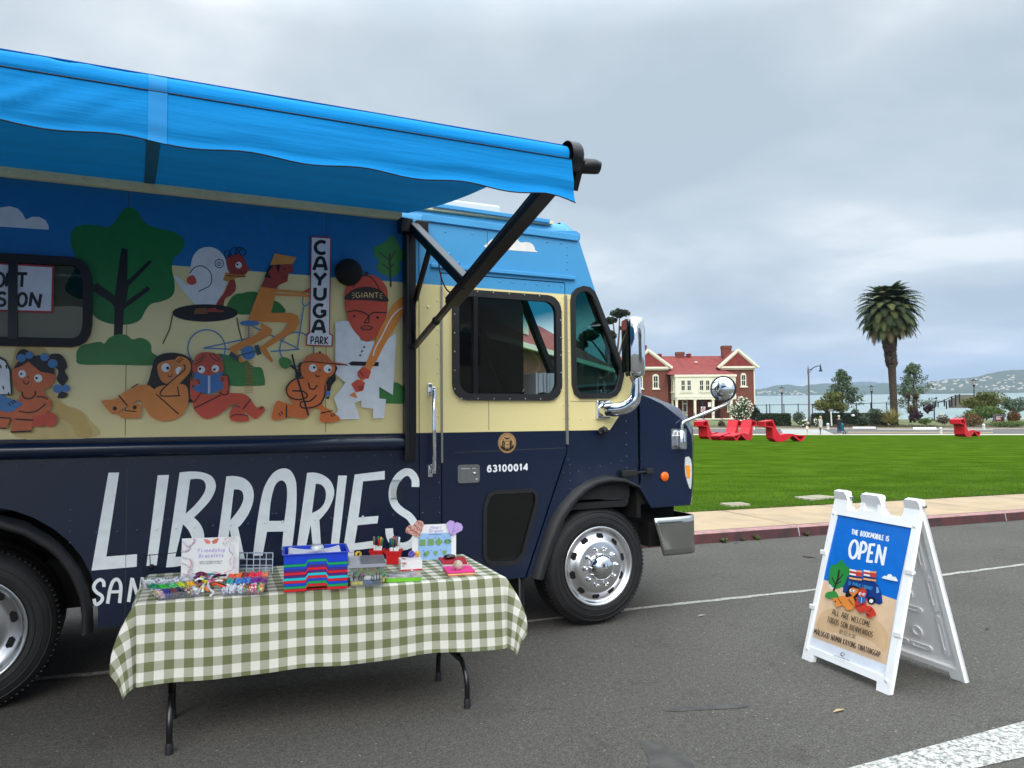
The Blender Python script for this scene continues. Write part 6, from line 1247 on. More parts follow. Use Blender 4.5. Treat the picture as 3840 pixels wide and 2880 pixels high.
def postlamp(xt, yt, yb, d, label):
    root = thing('post_lamp', label, 'post lamp', at(xt+1, yb, d), 'short post lamps along the bay fence'); b = MB(); a, c = at(xt+1, yb, d), at(xt, yt, d); H = (c-a).length; b.tube([a, a.lerp(c, .78)], .065, 8); pl = b.build('pole', IRON, root)
    b = MB(); z_ = a.lerp(c, .78); b.lathe([(.07, 0), (.14, .12), (.15, .2), (.12, .22)], z_, (0, 0, 1), 12); b.lathe([(.14, .72), (.15, .76), (.10, .86), (.02, .90)], z_, (0, 0, 1), 12); b.lathe([(.36, .72), (.37, .735), (.36, .75)], z_, (0, 0, 1), 16)
    for i in range(4): q = Vector((math.cos(i*1.571), math.sin(i*1.571), 0))*.125; b.bar(z_+q+Vector((0, 0, .2)), z_+q+Vector((0, 0, .74)), .02, .02)
    b.build('lantern_frame', IRON, root); b = MB(); b.lathe([(.10, .2), (.11, .72)], z_, (0, 0, 1), 12); b.build('lantern_glass', mat('lantern_glass', (196, 176, 176), .3), root)
postlamp(*RP(75, 1076), RP(0, 1300)[1], 92, 'post lamp between the brick house and the tall street lamp'); postlamp(*RP(867, 1064), RP(0, 1290)[1], 92, 'post lamp just left of the palm trunk'); postlamp(*RR(1381, 232), RR(0, 580)[1], 91, 'post lamp standing in the largest olive shrub')
d = 98
fr = thing('bay_fence', 'thin dark wire fence with posts along the bluff edge', 'fence', at(3000, 1556, d)); b = MB(); b.bar(at(2832, 1519.5, d), at(3341, 1511, d), .06, .06); b.build('top_rail', IRON, fr)
for x_ in (2875, 2887, 2940, 2993.5, 3046.5, 3098, 3150, 3212, 3266, 3325): b = MB(); y_ = 1519.5-(x_-2832)*.0167; b.bar(at(x_-.6, y_-3, d), at(x_+.6, 1562, d), .11, .11); b.build('post', IRON, fr)
fr = thing('stair_railing', 'dark stair railing climbing beside the timber steps', 'railing', at(*RR(950, 640), 95)); d = 95
b = MB()
for a, c in (((690, 550), (960, 548)), ((785, 580), (1010, 480)), ((1010, 480), (1140, 448)), ((700, 570), (930, 562))): b.bar(at(*RR(*a), d), at(*RR(*c), d), .07, .07)
b.build('rail', IRON, fr)
for x_, y0, y1 in ((702, 560, 640), (730, 570, 640), (748, 536, 620), (785, 572, 625), (890, 520, 612), (925, 556, 655), (972, 546, 612), (1010, 470, 612), (1075, 444, 604), (1140, 436, 560)): b = MB(); b.bar(at(*RR(x_, y0), d), at(*RR(x_+2, y1+25), d), .13, .13); b.build('post', IRON, fr)
st = MB(); WOODG = mat('weathered_timber', (112, 106, 96), .9, var=.2)
for i, (x0, x1, y0) in enumerate(((1032, 1075, 518), (1075, 1105, 505), (1098, 1165, 488), (1140, 1225, 460), (1225, 1380, 446))): a, c = at(*RR(x0, y0), 96), at(*RR(x1, 660), 96); st.box((a+c)/2+FWH*.5, ((c-a).dot(RTH), 1.0, a.z-c.z), 0, Matrix((RTH, FWH, Vector((0, 0, 1)))).transposed())
tag(st.build('timber_steps', WOODG), 'weathered timber steps on the bluff behind the stair railing', 'steps')
BOLL = mat('bollard_white', (226, 226, 222), .6, var=.06, vs=4)
def bollard(x, y, h, d, label, r_=.13):
    k = mpx(d); a = at(x, y, d); H = h*k; b = MB(); b.lathe([(r_, 0), (r_, H*.8), (r_*1.15, H*.82), (r_*1.15, H*.86), (r_*.9, H*.88), (r_*.9, H*.93), (r_*.5, H*.99), (.001, H)], a, (0, 0, 1), 14); tag(b.build('bollard', BOLL), label, 'bollard', 'white bollards along the far road')
bollard(*RQ(581, 722), 24, 75, 'white bollard between the grey coated and dark jacketed people'); bollard(*RR(834, 1110), 29, 68, 'white bollard on the lawn edge left of the rightmost red lounger'); bollard(*RR(1545, 1045), 27, 75, 'white bollard right of the rightmost red lounger'); bollard(*RC(1150, 408), 29, 74, 'slim white bollard just right of the two reclined loungers', .07); bollard(*RC(1005, 410), 13, 74, 'slim white bollard half hidden behind the reclined lounger', .07)
def bump_stop(quad, label):
    b = MB(); P_ = [fp(*RQ(*q)) for q in quad]; b.panel(P_, [], (0, 0, .16)); tag(b.build('wheel_stop', BOLL, bevel=.03), label, 'wheel stop', 'white wheel stops by the far kerb')
bump_stop([(1092, 706), (1570, 706), (1570, 698), (1092, 698)], 'white wheel stop in front of the grass clump'); bump_stop([((RR(370, 0)[0]-3000)/.1808, (RR(0, 1026)[1]-1480)/.1808), ((RR(760, 0)[0]-3000)/.1808, (RR(0, 1026)[1]-1480)/.1808), ((RR(755, 0)[0]-3000)/.1808, (RR(0, 1010)[1]-1480)/.1808), ((RR(375, 0)[0]-3000)/.1808, (RR(0, 1010)[1]-1480)/.1808)], 'white wheel stop in front of the brown ground cover')
def board(name, label, cat, R, quad, d, rgb, post, border=None, lines=()):
    root = thing(name, label, cat, at(*R(*post[-1]), d)); P_ = [at(*R(*q), d) for q in quad]; b = MB(); b.panel(P_, [], FWH*.06); o = b.build('sign_panel', mat(name+'_panel', rgb, .6), root); A = Art(plane_map(P_[0], FWH), -FWH, .004, .012)
    if border: A.line(R, quad, border[0], border[1], closed=True)
    for l, wd, c in lines: A.line(R, l, wd, c)
    if border or lines: A.build('lettering', root)
    b = MB(); b.bar(at(*R(*post[0]), d+.05), at(*R(*post[1]), d+.05), .10 if name != 'turn_sign' else .06, .08); b.build('post', BOLL if name == 'street_sign' else LAMPM, root); return root
board('street_sign', 'small dark street name sign on a leaning white post', 'sign', RQ, [(582, 305), (694, 305), (694, 338), (582, 338)], 76, (44, 42, 38), [(640, 340), (658, 645)], (5, (190, 188, 180)), [([(604, 321), (672, 321)], 10, (176, 172, 164))])
ps = board('park_sign', 'maroon park sign with three white lines in a grey frame', 'sign', RR, [(1722, 792), (1868, 786), (1872, 888), (1728, 896)], 78, (112, 34, 44), [(1714, 780), (1714, 935)], None, [([(1746, 810), (1850, 806)], 12, (226, 214, 214)), ([(1746, 830), (1810, 828)], 12, (226, 214, 214)), ([(1746, 848), (1826, 845)], 12, (226, 214, 214)), ([(1770, 892), (1828, 890)], 7, (216, 206, 206))])
b = MB(); b.bar(at(*RR(1704, 784), 77.9), at(*RR(1882, 778), 77.9), .1, .12); b.bar(at(*RR(1712, 784), 77.9), at(*RR(1712, 930), 77.9), .16, .12); b.bar(at(*RR(1876, 778), 77.9), at(*RR(1876, 930), 77.9), .12, .12); b.build('frame', LAMPM, ps)
board('notice_board', 'small white notice board among the bluff shrubs', 'sign', RR, [(808, 752), (888, 750), (890, 812), (812, 816)], 84, (214, 216, 214), [(850, 815), (850, 900)], None, [([(826, 800), (850, 782), (872, 790)], 12, (160, 166, 164))])
tr = board('turn_sign', 'white no left turn sign on a thin pole before the house porch', 'sign', RH, [(1145, 1222), (1222, 1222), (1222, 1314), (1145, 1314)], 78, (228, 226, 224), [(1184, 1300), (1186, 1560)])
A = Art(plane_map(at(*RH(1145, 1222), 78), FWH), -FWH, .004, .02); A.ring(RH, 1184, 1267, 32, 8, (160, 44, 60)); A.line(RH, [(1196, 1296), (1192, 1268), (1168, 1256)], 11, (28, 26, 28)); A.poly(RH, [(1158, 1250), (1180, 1238), (1178, 1272)], (28, 26, 28)); A.line(RH, [(1162, 1245), (1206, 1290)], 7, (160, 44, 60)); A.build('symbol', tr)
b = MB(); b.bar(at(*RR(722, 640), 79), at(*RR(726, 880), 79), .1, .1); tag(b.build('wood_post', IRON), 'single dark post standing beside the purple shrub', 'post')
b = MB(); b.ball(at(*RQ(1097, 432), 80), .19, 0, 12, (1, 1, .7)); b.lathe([(.09, 0), (.09, .12)], at(*RQ(1097, 455), 80), (0, 0, 1), 10); tag(b.build('globe_light', WHITE), 'white domed garden light above the long hedge', 'garden light')

# ================================================================== RED LOUNGERS
LGP = plane_map(G0, (G1-G0).cross(F0[4]-G0))
RED = mat('red_plastic', (206, 22, 44), .42, var=.06, vs=2, coat=.1)
def lounger(label, px_, rot, first=[None]):
    W_ = .74; s_ = 2.85/770
    if first[0] is None:
        root = thing('lounger', label, 'lounger', (0, 0, 0), 'red plastic loungers on the lawn')
        def q(x, y): return ((x-1740)*s_, (648-y)*s_)
        def ex(pts_, holes, name, wd=W_, rot_=True):
            b = MB(); b.panel([Vector((x, -wd/2, z)) for x, z in pts_], [[Vector((x, -wd/2, z)) for x, z in h] for h in holes], (0, wd, 0)); return b.build(name, RED, root, bevel=.012)
        body = [q(*a) for a in ((1490, 415), (1552, 405), (1575, 450), (1605, 505), (1640, 543), (1690, 532), (1760, 516), (1830, 518), (1895, 530), (1893, 548), (1850, 560), (1800, 592), (1740, 628), (1690, 648), (1610, 648), (1555, 640), (1495, 592))]
        ex(body, [], 'seat')
        ex([q(*a) for a in ((1345, 312), (1505, 286), (1556, 408), (1500, 420), (1415, 404), (1346, 398))], [[q(*a) for a in ((1372, 328), (1488, 308), (1528, 398), (1420, 388), (1370, 380))]], 'headrest')
        ex([q(*a) for a in ((1893, 530), (2108, 556), (2112, 578), (2040, 646), (1998, 646), (1885, 560))], [[q(*a) for a in ((1925, 552), (2078, 572), (2018, 628))]], 'footrest')
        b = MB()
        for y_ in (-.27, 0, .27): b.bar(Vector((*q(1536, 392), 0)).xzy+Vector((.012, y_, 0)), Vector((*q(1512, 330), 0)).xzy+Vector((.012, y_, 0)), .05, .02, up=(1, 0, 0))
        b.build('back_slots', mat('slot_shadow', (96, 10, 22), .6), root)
        first[0] = root
    else:
        root = copy_tree(first[0]); tag(root, label, 'lounger', 'red plastic loungers on the lawn')
    root.location = LGP(*px_)+Vector((0, 0, .025)); root.rotation_euler.z = rad(AZ-90)+rad(rot); return root
lounger('red lounger standing alone in side view, its feet pointing right', RC(1740, 646), 14)
lounger('red lounger at the far right beside a white bollard', RR(1250, 1146), 34)
lounger('red lounger turned away, leftmost of the clustered three', RC(255, 598), 40)
lounger('red reclined lounger in the middle of the clustered three', RC(575, 618), -137)
lounger('red reclined lounger at the right end of the clustered three', RC(862, 622), -138)

# ================================================================== PEOPLE
SKIN = mat('skin', (196, 150, 124), .6)
def skin_mesh(name, joints, edges, m, parent, sub=2):
    me = bpy.data.meshes.new(name); me.from_pydata([tuple(j[0]) for j in joints], edges, []); o = bpy.data.objects.new(name, me); COL.objects.link(o); me.materials.append(m)
    md = o.modifiers.new('Skin', 'SKIN'); md.use_smooth_shade = True
    sl = me.skin_vertices[0].data if me.skin_vertices else None
    if sl is None:
        b = bmesh.new(); b.from_mesh(me); b.verts.layers.skin.verify(); b.to_mesh(me); b.free(); sl = me.skin_vertices[0].data
    for i, j in enumerate(joints): sl[i].radius = (j[1], j[1] if len(j) < 3 else j[2]); sl[i].use_root = (i == 0)
    ss = o.modifiers.new('Sub', 'SUBSURF'); ss.levels = sub; ss.render_levels = sub
    o.parent = parent; return o
def person(label, px_, H, rot, top, bottom, hair, cap=None, coatlen=.5, arms='down', step=.1, d=None):
    root = thing('person', label, 'person'); s_ = H/1.72
    hip, kn, an, nk, hd = .90, .49, .08, 1.42, 1.58
    def v(x, y, z): return Vector((x, y, z))*s_
    J = [(v(0, 0, hip+.05), .13*s_, .10*s_), (v(0, 0, 1.18), .13*s_, .09*s_), (v(0, 0, 1.36), .15*s_, .09*s_), (v(0, 0, nk+.03), .05*s_), (v(0, .02, hd-.03), .075*s_, .09*s_), (v(0, .02, hd+.05), .07*s_, .085*s_)]
    E_ = [(0, 1), (1, 2), (2, 3), (3, 4), (4, 5)]
    for sg in (-1, 1):
        o = len(J); st_ = step*sg; J += [(v(.09*sg, 0, hip-.05), .085*s_), (v(.095*sg, .05+st_*.6, kn), .058*s_), (v(.095*sg, st_, an), .04*s_), (v(.10*sg, st_+.14, .035), .035*s_)]; E_ += [(0, o), (o, o+1), (o+1, o+2), (o+2, o+3)]
        o = len(J)
        if arms == 'push': J += [(v(.185*sg, 0, 1.36), .05*s_), (v(.23*sg, .03, 1.10), .042*s_), (v(.16*sg, .27, 1.02), .032*s_), (v(.15*sg, .34, 1.02), .028*s_)]
        else: J += [(v(.185*sg, 0, 1.36), .05*s_), (v(.235*sg, -.03, 1.08), .042*s_), (v(.24*sg, .04, .84), .032*s_), (v(.235*sg, .06, .76), .028*s_)]
        E_ += [(2, o), (o, o+1), (o+1, o+2), (o+2, o+3)]
        for f in range(5): J.append((v(.235*sg+(.012*(f-2)) if arms != 'push' else .15*sg+.012*(f-2), (.065 if arms != 'push' else .36), (.72 if arms != 'push' else 1.0)+(.02 if f == 0 else 0)), .009*s_)); E_.append((o+3, len(J)-1))
    skin_mesh('body', J, E_, SKIN, root)
    lw = J[0][0].z-coatlen*s_
    JC = [(v(0, 0, 1.36), .19*s_, .125*s_), (v(0, 0, 1.18), .175*s_, .125*s_), (v(0, 0, .98), .19*s_, .135*s_), (Vector((0, -.01, lw+.06*s_)), .215*s_, .16*s_), (v(0, 0, 1.44), .085*s_, .085*s_)]; EC = [(0, 1), (1, 2), (2, 3), (0, 4)]
    for sg in (-1, 1):
        o = len(JC)
        if arms == 'push': JC += [(v(.2*sg, 0, 1.35), .072*s_), (v(.24*sg, .03, 1.10), .062*s_), (v(.165*sg, .25, 1.03), .048*s_)]
        else: JC += [(v(.2*sg, 0, 1.35), .072*s_), (v(.25*sg, -.03, 1.08), .062*s_), (v(.25*sg, .035, .83), .050*s_)]
        EC += [(0, o), (o, o+1), (o+1, o+2)]
    skin_mesh('coat', JC, EC, top, root)
    JT = [(v(0, 0, hip+.02), .145*s_, .115*s_)]; ET = []
    for sg in (-1, 1): st_ = step*sg; o = len(JT); JT += [(v(.09*sg, 0, hip-.08), .10*s_), (v(.095*sg, .05+st_*.6, kn), .074*s_), (v(.095*sg, st_, .13), .058*s_)]; ET += [(0, o), (o, o+1), (o+1, o+2)]
    skin_mesh('trousers', JT, ET, bottom, root)
    b = MB()
    for sg in (-1, 1): b.ball(v(.098*sg, step*sg+.06, .045), .055*s_, 0, 10, (.85, 2.1, .8))
    b.build('shoes', mat('shoe', (222, 222, 220) if cap else (40, 38, 38), .6), root)
    b = MB(); b.ball(v(0, .0, hd+.045), .112*s_, 0, 14, (.92, 1.0, .98)); 
    if not cap: b.ball(v(0, -.08, hd-.05), .075*s_, 0, 10, (1, .8, 1.5))
    b.build('hair', hair, root)
    b = MB(); b.ball(v(0, .115, hd), .016*s_, 0, 8, (.9, 1.3, 1.4))
    for sg in (-1, 1): b.ball(v(.034*sg, .098, hd+.03), .010*s_, 1, 8); b.ball(v(.088*sg, .02, hd), .022*s_, 0, 8, (.5, 1, 1.4))
    b.ball(v(0, .10, hd-.045), .018*s_, 2, 8, (1.5, .4, .4)); b.build('face', [SKIN, BLACK, mat('lips', (150, 84, 78), .6)], root)
    if cap:
        b = MB(); b.ball(v(0, .005, hd+.065), .118*s_, 0, 14, (.95, 1.05, .8)); b.ball(v(0, .13, hd+.06), .085*s_, 0, 12, (1, 1, .14)); b.build('cap', cap, root)
    root.location = px_; root.rotation_euler.z = rad(AZ-90)+rad(rot); return root
gz = at(*RQ(600, 826), 66.6)
person('person in a pale grey hooded coat and grey leggings walking on the far road', at(*RQ(432, 824), 66.6), 1.60, 40, mat('grey_coat', (196, 190, 192), .85, bump=.3, bs=20), mat('grey_leggings', (88, 86, 92), .9), mat('blond_hair', (186, 160, 128), .8), None, .42, 'down', .06)
pm = at(*RQ(815, 828), 66.6)
person('person in dark jacket, jeans and pale cap pushing a stroller', pm, 1.66, -18, mat('dark_jacket', (30, 34, 46), .8), mat('blue_jeans', (40, 58, 92), .9, var=.15), mat('white_hair', (200, 196, 188), .8), mat('tan_cap', (206, 196, 166), .8), .20, 'push', .09)
person('toddler in cream jacket and trousers beside the street lamp', at(*RQ(152, 830), 66.6), .88, 30, mat('cream_jacket', (224, 216, 196), .85), mat('cream_trousers', (196, 182, 144), .9), mat('brown_hair', (110, 78, 64), .8), None, .12, 'down', .05)
sr = thing('stroller', 'black and teal stroller held by the person in the dark jacket', 'stroller', (0, 0, 0)); rs_ = Matrix.Rotation(rad(AZ-90-18), 3, 'Z'); so = at(*RQ(842, 828), 66.6)+rs_ @ Vector((.12, .55, 0))
TEAL = mat('teal_fabric', (20, 110, 120), .8)
for wx_, wy, r_ in ((-.3, -.22, .15), (.3, -.22, .15), (-.2, .38, .11), (.2, .38, .11)): b = MB(); b.lathe([(r_*.8, -.025), (r_, -.02), (r_, .02), (r_*.8, .025)], so+rs_ @ Vector((wx_, wy, r_)), rs_ @ Vector((1, 0, 0)), 18); b.lathe([(.001, -.015), (r_*.8, -.01), (r_*.8, .01), (.001, .015)], so+rs_ @ Vector((wx_, wy, r_)), rs_ @ Vector((1, 0, 0)), 18, 1); b.build('wheel', [RUBBER, LAMPM], sr)
b = MB()
for sg in (-1, 1): b.tube([so+rs_ @ Vector((.2*sg, .38, .12)), so+rs_ @ Vector((.2*sg, -.02, .55)), so+rs_ @ Vector((.2*sg, -.28, 1.02))], .018, 6); b.tube([so+rs_ @ Vector((.28*sg, -.22, .15)), so+rs_ @ Vector((.2*sg, .1, .5))], .018, 6)
b.tube([so+rs_ @ Vector((-.2, -.28, 1.02)), so+rs_ @ Vector((.2, -.28, 1.02))], .018, 6); b.build('frame', BLACK, sr)
b = MB(); b.panel([so+rs_ @ Vector((-.19, y_, z_)) for y_, z_ in ((-.2, .9), (.0, .5), (.32, .46), (.36, .3), (.0, .36), (-.26, .86))], [], rs_ @ Vector((.38, 0, 0))); b.build('seat', TEAL, sr)
b = MB(); b.ball(so+rs_ @ Vector((0, .0, .82)), .24, 0, 14, (.9, 1.1, .8), rs_); b.build('hood', TEAL, sr)

# ================================================================== TABLE WITH CRAFT SUPPLIES
TZ = .742
tFL, tFR, tBR, tBL = Vector((.02, -.89, TZ)), Vector((1.90, -1.14, TZ)), Vector((1.965, -.37, TZ)), Vector((.085, -.13, TZ))
tx = (tFR-tFL).normalized(); ty = (tBL-tFL); TD = ty.length; ty = ty.normalized(); TL_ = (tFR-tFL).length
tb = thing('folding_table', 'folding table on black tube legs under a green gingham cloth', 'table', (tFL+tBR)/2*1.0+Vector((0, 0, -TZ)))
def tp(s, t, z=TZ): q = tFL+tx*s+ty*t; q.z = z; return q
b = MB(); b.panel([tp(.02, .02, TZ-.012), tp(TL_-.02, .02, TZ-.012), tp(TL_-.02, TD-.02, TZ-.012), tp(.02, TD-.02, TZ-.012)], [], (0, 0, -.04)); b.build('tabletop', mat('table_plastic', (200, 198, 190), .6), tb, bevel=.01)
LEGM = mat('leg_black', (14, 14, 16), .28, coat=.2, var=.1)
def legframe(F, B_):
    F, B_ = Vector(F), Vector(B_); d = (B_-F).normalized(); b = MB(); zc = .235
    pts_ = [F+Vector((0, 0, .0)), F+Vector((0, 0, .10)), F+d*.015+Vector((0, 0, .17)), F+d*.07+Vector((0, 0, zc)), F+d*.14+Vector((0, 0, zc+.01)), B_-d*.14+Vector((0, 0, zc+.01)), B_-d*.07+Vector((0, 0, zc)), B_-d*.015+Vector((0, 0, .17)), B_+Vector((0, 0, .10)), B_]
    b.tube(catmull(pts_, False, 4), .0155, 10); o = b.build('leg', LEGM, tb)
    for f in (.28, .72): b = MB(); q = F.lerp(B_, f); b.tube([q+Vector((0, 0, zc)), q+Vector((0, 0, TZ-.03))], .0145, 10); b.build('upright', LEGM, o)
    for q in (F, B_): b = MB(); b.lathe([(.019, 0), (.0185, .05), (.0165, .055)], q, (0, 0, 1), 12); b.lathe([(.001, 0), (.019, 0)], q, (0, 0, 1), 12); b.build('foot_cap', RUBBER, o)
legframe((.165, -.955, 0), (.20, -.47, 0)); legframe((1.714, -1.066, 0), (1.726, -.565, 0))
# cloth
def gingham():
    m = bpy.data.materials.new('gingham_cloth'); m.use_nodes = True; t = m.node_tree; b = t.nodes['Principled BSDF']; b.inputs['Roughness'].default_value = .9; b.inputs['Specular IOR Level'].default_value = .15
    uv = t.nodes.new('ShaderNodeUVMap'); sp = t.nodes.new('ShaderNodeSeparateXYZ'); t.links.new(uv.outputs[0], sp.inputs[0])
    def st(o, off): return math_node(t, 'GREATER_THAN', math_node(t, 'FRACT', math_node(t, 'ADD', math_node(t, 'MULTIPLY', o, 1/.090), off)), .5)
    f = math_node(t, 'MULTIPLY', math_node(t, 'ADD', st(sp.outputs[0], .12), st(sp.outputs[1], .22)), .5)
    r = t.nodes.new('ShaderNodeValToRGB'); r.color_ramp.interpolation = 'CONSTANT'; e = r.color_ramp.elements; e[0].color = lin((232, 230, 220)); e[1].position = .75; e[1].color = lin((116, 122, 86)); q = e.new(.25); q.color = lin((174, 176, 156)); t.links.new(f, r.inputs[0])
    outs = []
    for s_ in ((900, 60, 1), (60, 900, 1)):
        mp = t.nodes.new('ShaderNodeMapping'); mp.inputs['Scale'].default_value = s_; t.links.new(uv.outputs[0], mp.inputs[0]); n = t.nodes.new('ShaderNodeTexNoise'); n.inputs['Scale'].default_value = 1; n.inputs['Detail'].default_value = 3; t.links.new(mp.outputs[0], n.inputs['Vector']); outs.append(n.outputs['Fac'])
    w_ = math_node(t, 'ADD', outs[0], outs[1]); mr = t.nodes.new('ShaderNodeMapRange'); mr.inputs[1].default_value = .6; mr.inputs[2].default_value = 1.4; mr.inputs[3].default_value = .84; mr.inputs[4].default_value = 1.12; t.links.new(w_, mr.inputs[0])
    v = t.nodes.new('ShaderNodeVectorMath'); v.operation = 'SCALE'; t.links.new(r.outputs[0], v.inputs[0]); t.links.new(mr.outputs[0], v.inputs['Scale']); t.links.new(v.outputs[0], b.inputs['Base Color'])
    n = t.nodes.new('ShaderNodeTexNoise'); n.inputs['Scale'].default_value = 14; n.inputs['Detail'].default_value = 6; t.links.new(uv.outputs[0], n.inputs['Vector']); bp = t.nodes.new('ShaderNodeBump'); bp.inputs['Strength'].default_value = .35; bp.inputs['Distance'].default_value = .01; t.links.new(n.outputs['Fac'], bp.inputs['Height']); t.links.new(bp.outputs[0], b.inputs['Normal'])
    tr = t.nodes.new('ShaderNodeBsdfTranslucent'); t.links.new(v.outputs[0], tr.inputs[0]); mx = t.nodes.new('ShaderNodeMixShader'); mx.inputs[0].default_value = .12; o = t.nodes['Material Output']; t.links.new(b.outputs[0], mx.inputs[1]); t.links.new(tr.outputs[0], mx.inputs[2]); t.links.new(mx.outputs[0], o.inputs[0])
    return m
OS, OF, OB = .235, .40, .36
def cloth(s, t):
    es = -s if s < 0 else (s-TL_ if s > TL_ else 0); et = -t if t < 0 else (t-TD if t > TD else 0); ss = -1 if s < 0 else 1; st_ = -1 if t < 0 else 1
    cs, ct = min(max(s, 0), TL_), min(max(t, 0), TD); q = tp(cs, ct); e = math.hypot(es, et)
    if e > 0:
        rr_ = .018; corner = min(es, et)/(max(es, et)+1e-6) if es > 0 and et > 0 else 0
        flare_ = (.03+.07*e)*(1-math.exp(-e*30))+corner*.13*math.sin(math.pi*min(1, e/.48)*.82)
        dx_, dy_ = es/e*ss, et/e*st_
        if corner == 0 and et > 0: w_ = .030*math.sin(cs*8+1)*e+.02*math.sin(cs*2.3+.4)*e+.014*math.sin(cs*19+2)*e+.05*e*math.exp(-((cs)/.2)**2)+.04*e*math.exp(-((cs-TL_)/.15)**2)
        elif corner == 0: w_ = .03*math.sin(ct*11)*e
        else: w_ = .05*math.sin(math.atan2(es, et)*6.0)*e
        fl_ = (flare_+w_)*1.0
        drop = e-.5*rr_-.04*e*corner
        if corner > 0: drop = e*(1-.05*corner)-.5*rr_
        q = q+tx*dx_*fl_+ty*dy_*fl_; q.z -= max(0, drop)
        if e < rr_*1.6: q.z = TZ-(e/(rr_*1.6))**2*rr_*.8
        q.z += .008*math.sin(cs*9+.7)*(e/.4) if et > 0 and corner == 0 else 0
    else: q.z += .0012*math.sin(s*23)*math.sin(t*17)
    return q
def axis(L, o0, o1, n):
    a = [-o0+(o0-.03)*i/13 for i in range(14)]+[-.02, -.01]; c = [L*i/n for i in range(n+1)]; d = [L+.01, L+.02]+[L+.03+(o1-.03)*i/13 for i in range(14)]; return a+c+d
SA, TA = axis(TL_, OS, OS, 60), axis(TD, OF, OB, 24)
b = MB(); vs = [cloth(s, t) for s in SA for t in TA]; k = len(TA); b.add(vs, [(i*k+j, (i+1)*k+j, (i+1)*k+j+1, i*k+j+1) for i in range(len(SA)-1) for j in range(k-1)], 0, True)
tc_ = b.build('tablecloth', gingham(), None, recalc=False); tag(tc_, 'green and white gingham cloth draped over the folding table', 'tablecloth')
uvl = tc_.data.uv_layers.new(name='UVMap'); uvs = [(s, t) for s in SA for t in TA]
for li_, lp in enumerate(tc_.data.loops): uvl.data[li_].uv = uvs[lp.vertex_index]
sd_ = tc_.modifiers.new('Sub', 'SUBSURF'); sd_.levels = 1; sd_.render_levels = 1
def tz(R, x, y, z=TZ+.002): return onZ(*R(x, y), z)
CLEAR = glass('clear_plastic', (.93, .95, .97), 1.2); FROST = glass('clear_box_plastic', (.9, .92, .95), 1.4, .08, .22); LIDP = glass('milky_lid_plastic', (.9, .92, .95), 1.2, .1, .5)
def stand(name, label, R, quad, lean, thick=.005, m=WHITE):
    """upright sheet: quad = TL, TR, BR, BL pixels, standing on the table and leaning back"""
    bl, br = tz(R, *quad[3]), tz(R, *quad[2]); u = (br-bl).normalized(); n_ = Vector((-u.y, u.x, 0)); n_ = -n_ if n_.dot(FWH) > 0 else n_; n_ = (n_+Vector((0, 0, lean))).normalized(); f = plane_map(bl, n_)
    root = thing(name, label, 'sign', (bl+br)/2); b = MB(); b.panel([f(*R(*q)) for q in quad], [], -n_*thick); b.build('board', m, root); return root, f, n_
# bracelet sign
root, f, n_ = stand('bracelet_sign', 'white Friendship Bracelets sign standing on the left of the table', RL, [(975, 828), (1572, 808), (1560, 1240), (960, 1258)], .18)
A = Art(f, n_, .0004, .0006); LAV, PNK = (192, 182, 226), (214, 130, 128)
A.poly(RL, [(1195, 832), (1240, 838), (1272, 858), (1262, 885), (1225, 880)], (226, 120, 104)); A.poly(RL, [(1360, 824), (1318, 832), (1282, 858), (1298, 886), (1336, 876)], (206, 92, 78))
A.text(RL, 'Friendship', (1140, 972), (1420, 962), (4, -38), 11, LAV); A.text(RL, 'Bracelets', (1148, 1027), (1404, 1016), (4, -36), 11, LAV)
A.text(RL, 'make a friendship bracelet or', (1158, 1076), (1396, 1066), (0, -15), 2.6, (120, 120, 126)); A.text(RL, 'two for yourself or to share.'.replace('.', ''), (1158, 1094), (1384, 1086), (0, -14), 2.6, (120, 120, 126))
rb = random.Random(2)
for crv in ([(985, 860), (1040, 910), (1100, 870), (1105, 835)], [(980, 960), (1040, 950), (1060, 900)], [(990, 1022), (1060, 1040), (1082, 1090), (1060, 1150), (1040, 1200), (985, 1190)], [(990, 1085), (1050, 1110), (1075, 1150)], [(1035, 1225), (1080, 1190), (1130, 1200), (1150, 1235)], [(1420, 885), (1450, 830), (1540, 825)], [(1500, 880), (1485, 950), (1520, 1000), (1490, 1060), (1500, 1100)], [(1540, 1020), (1535, 1100), (1520, 1150), (1450, 1180), (1440, 1225)], [(1270, 1220), (1330, 1175), (1385, 1190), (1350, 1225), (1270, 1225)]):
    for q in catmull([(x, y, 0) for x, y in crv], False, 5): A.circ(RL, q.x, q.y, 8, rb.choice(((206, 190, 226), (222, 140, 130), (196, 206, 204), (226, 206, 210), (176, 160, 196), (206, 170, 190))), n=7)
A.build('print', root)
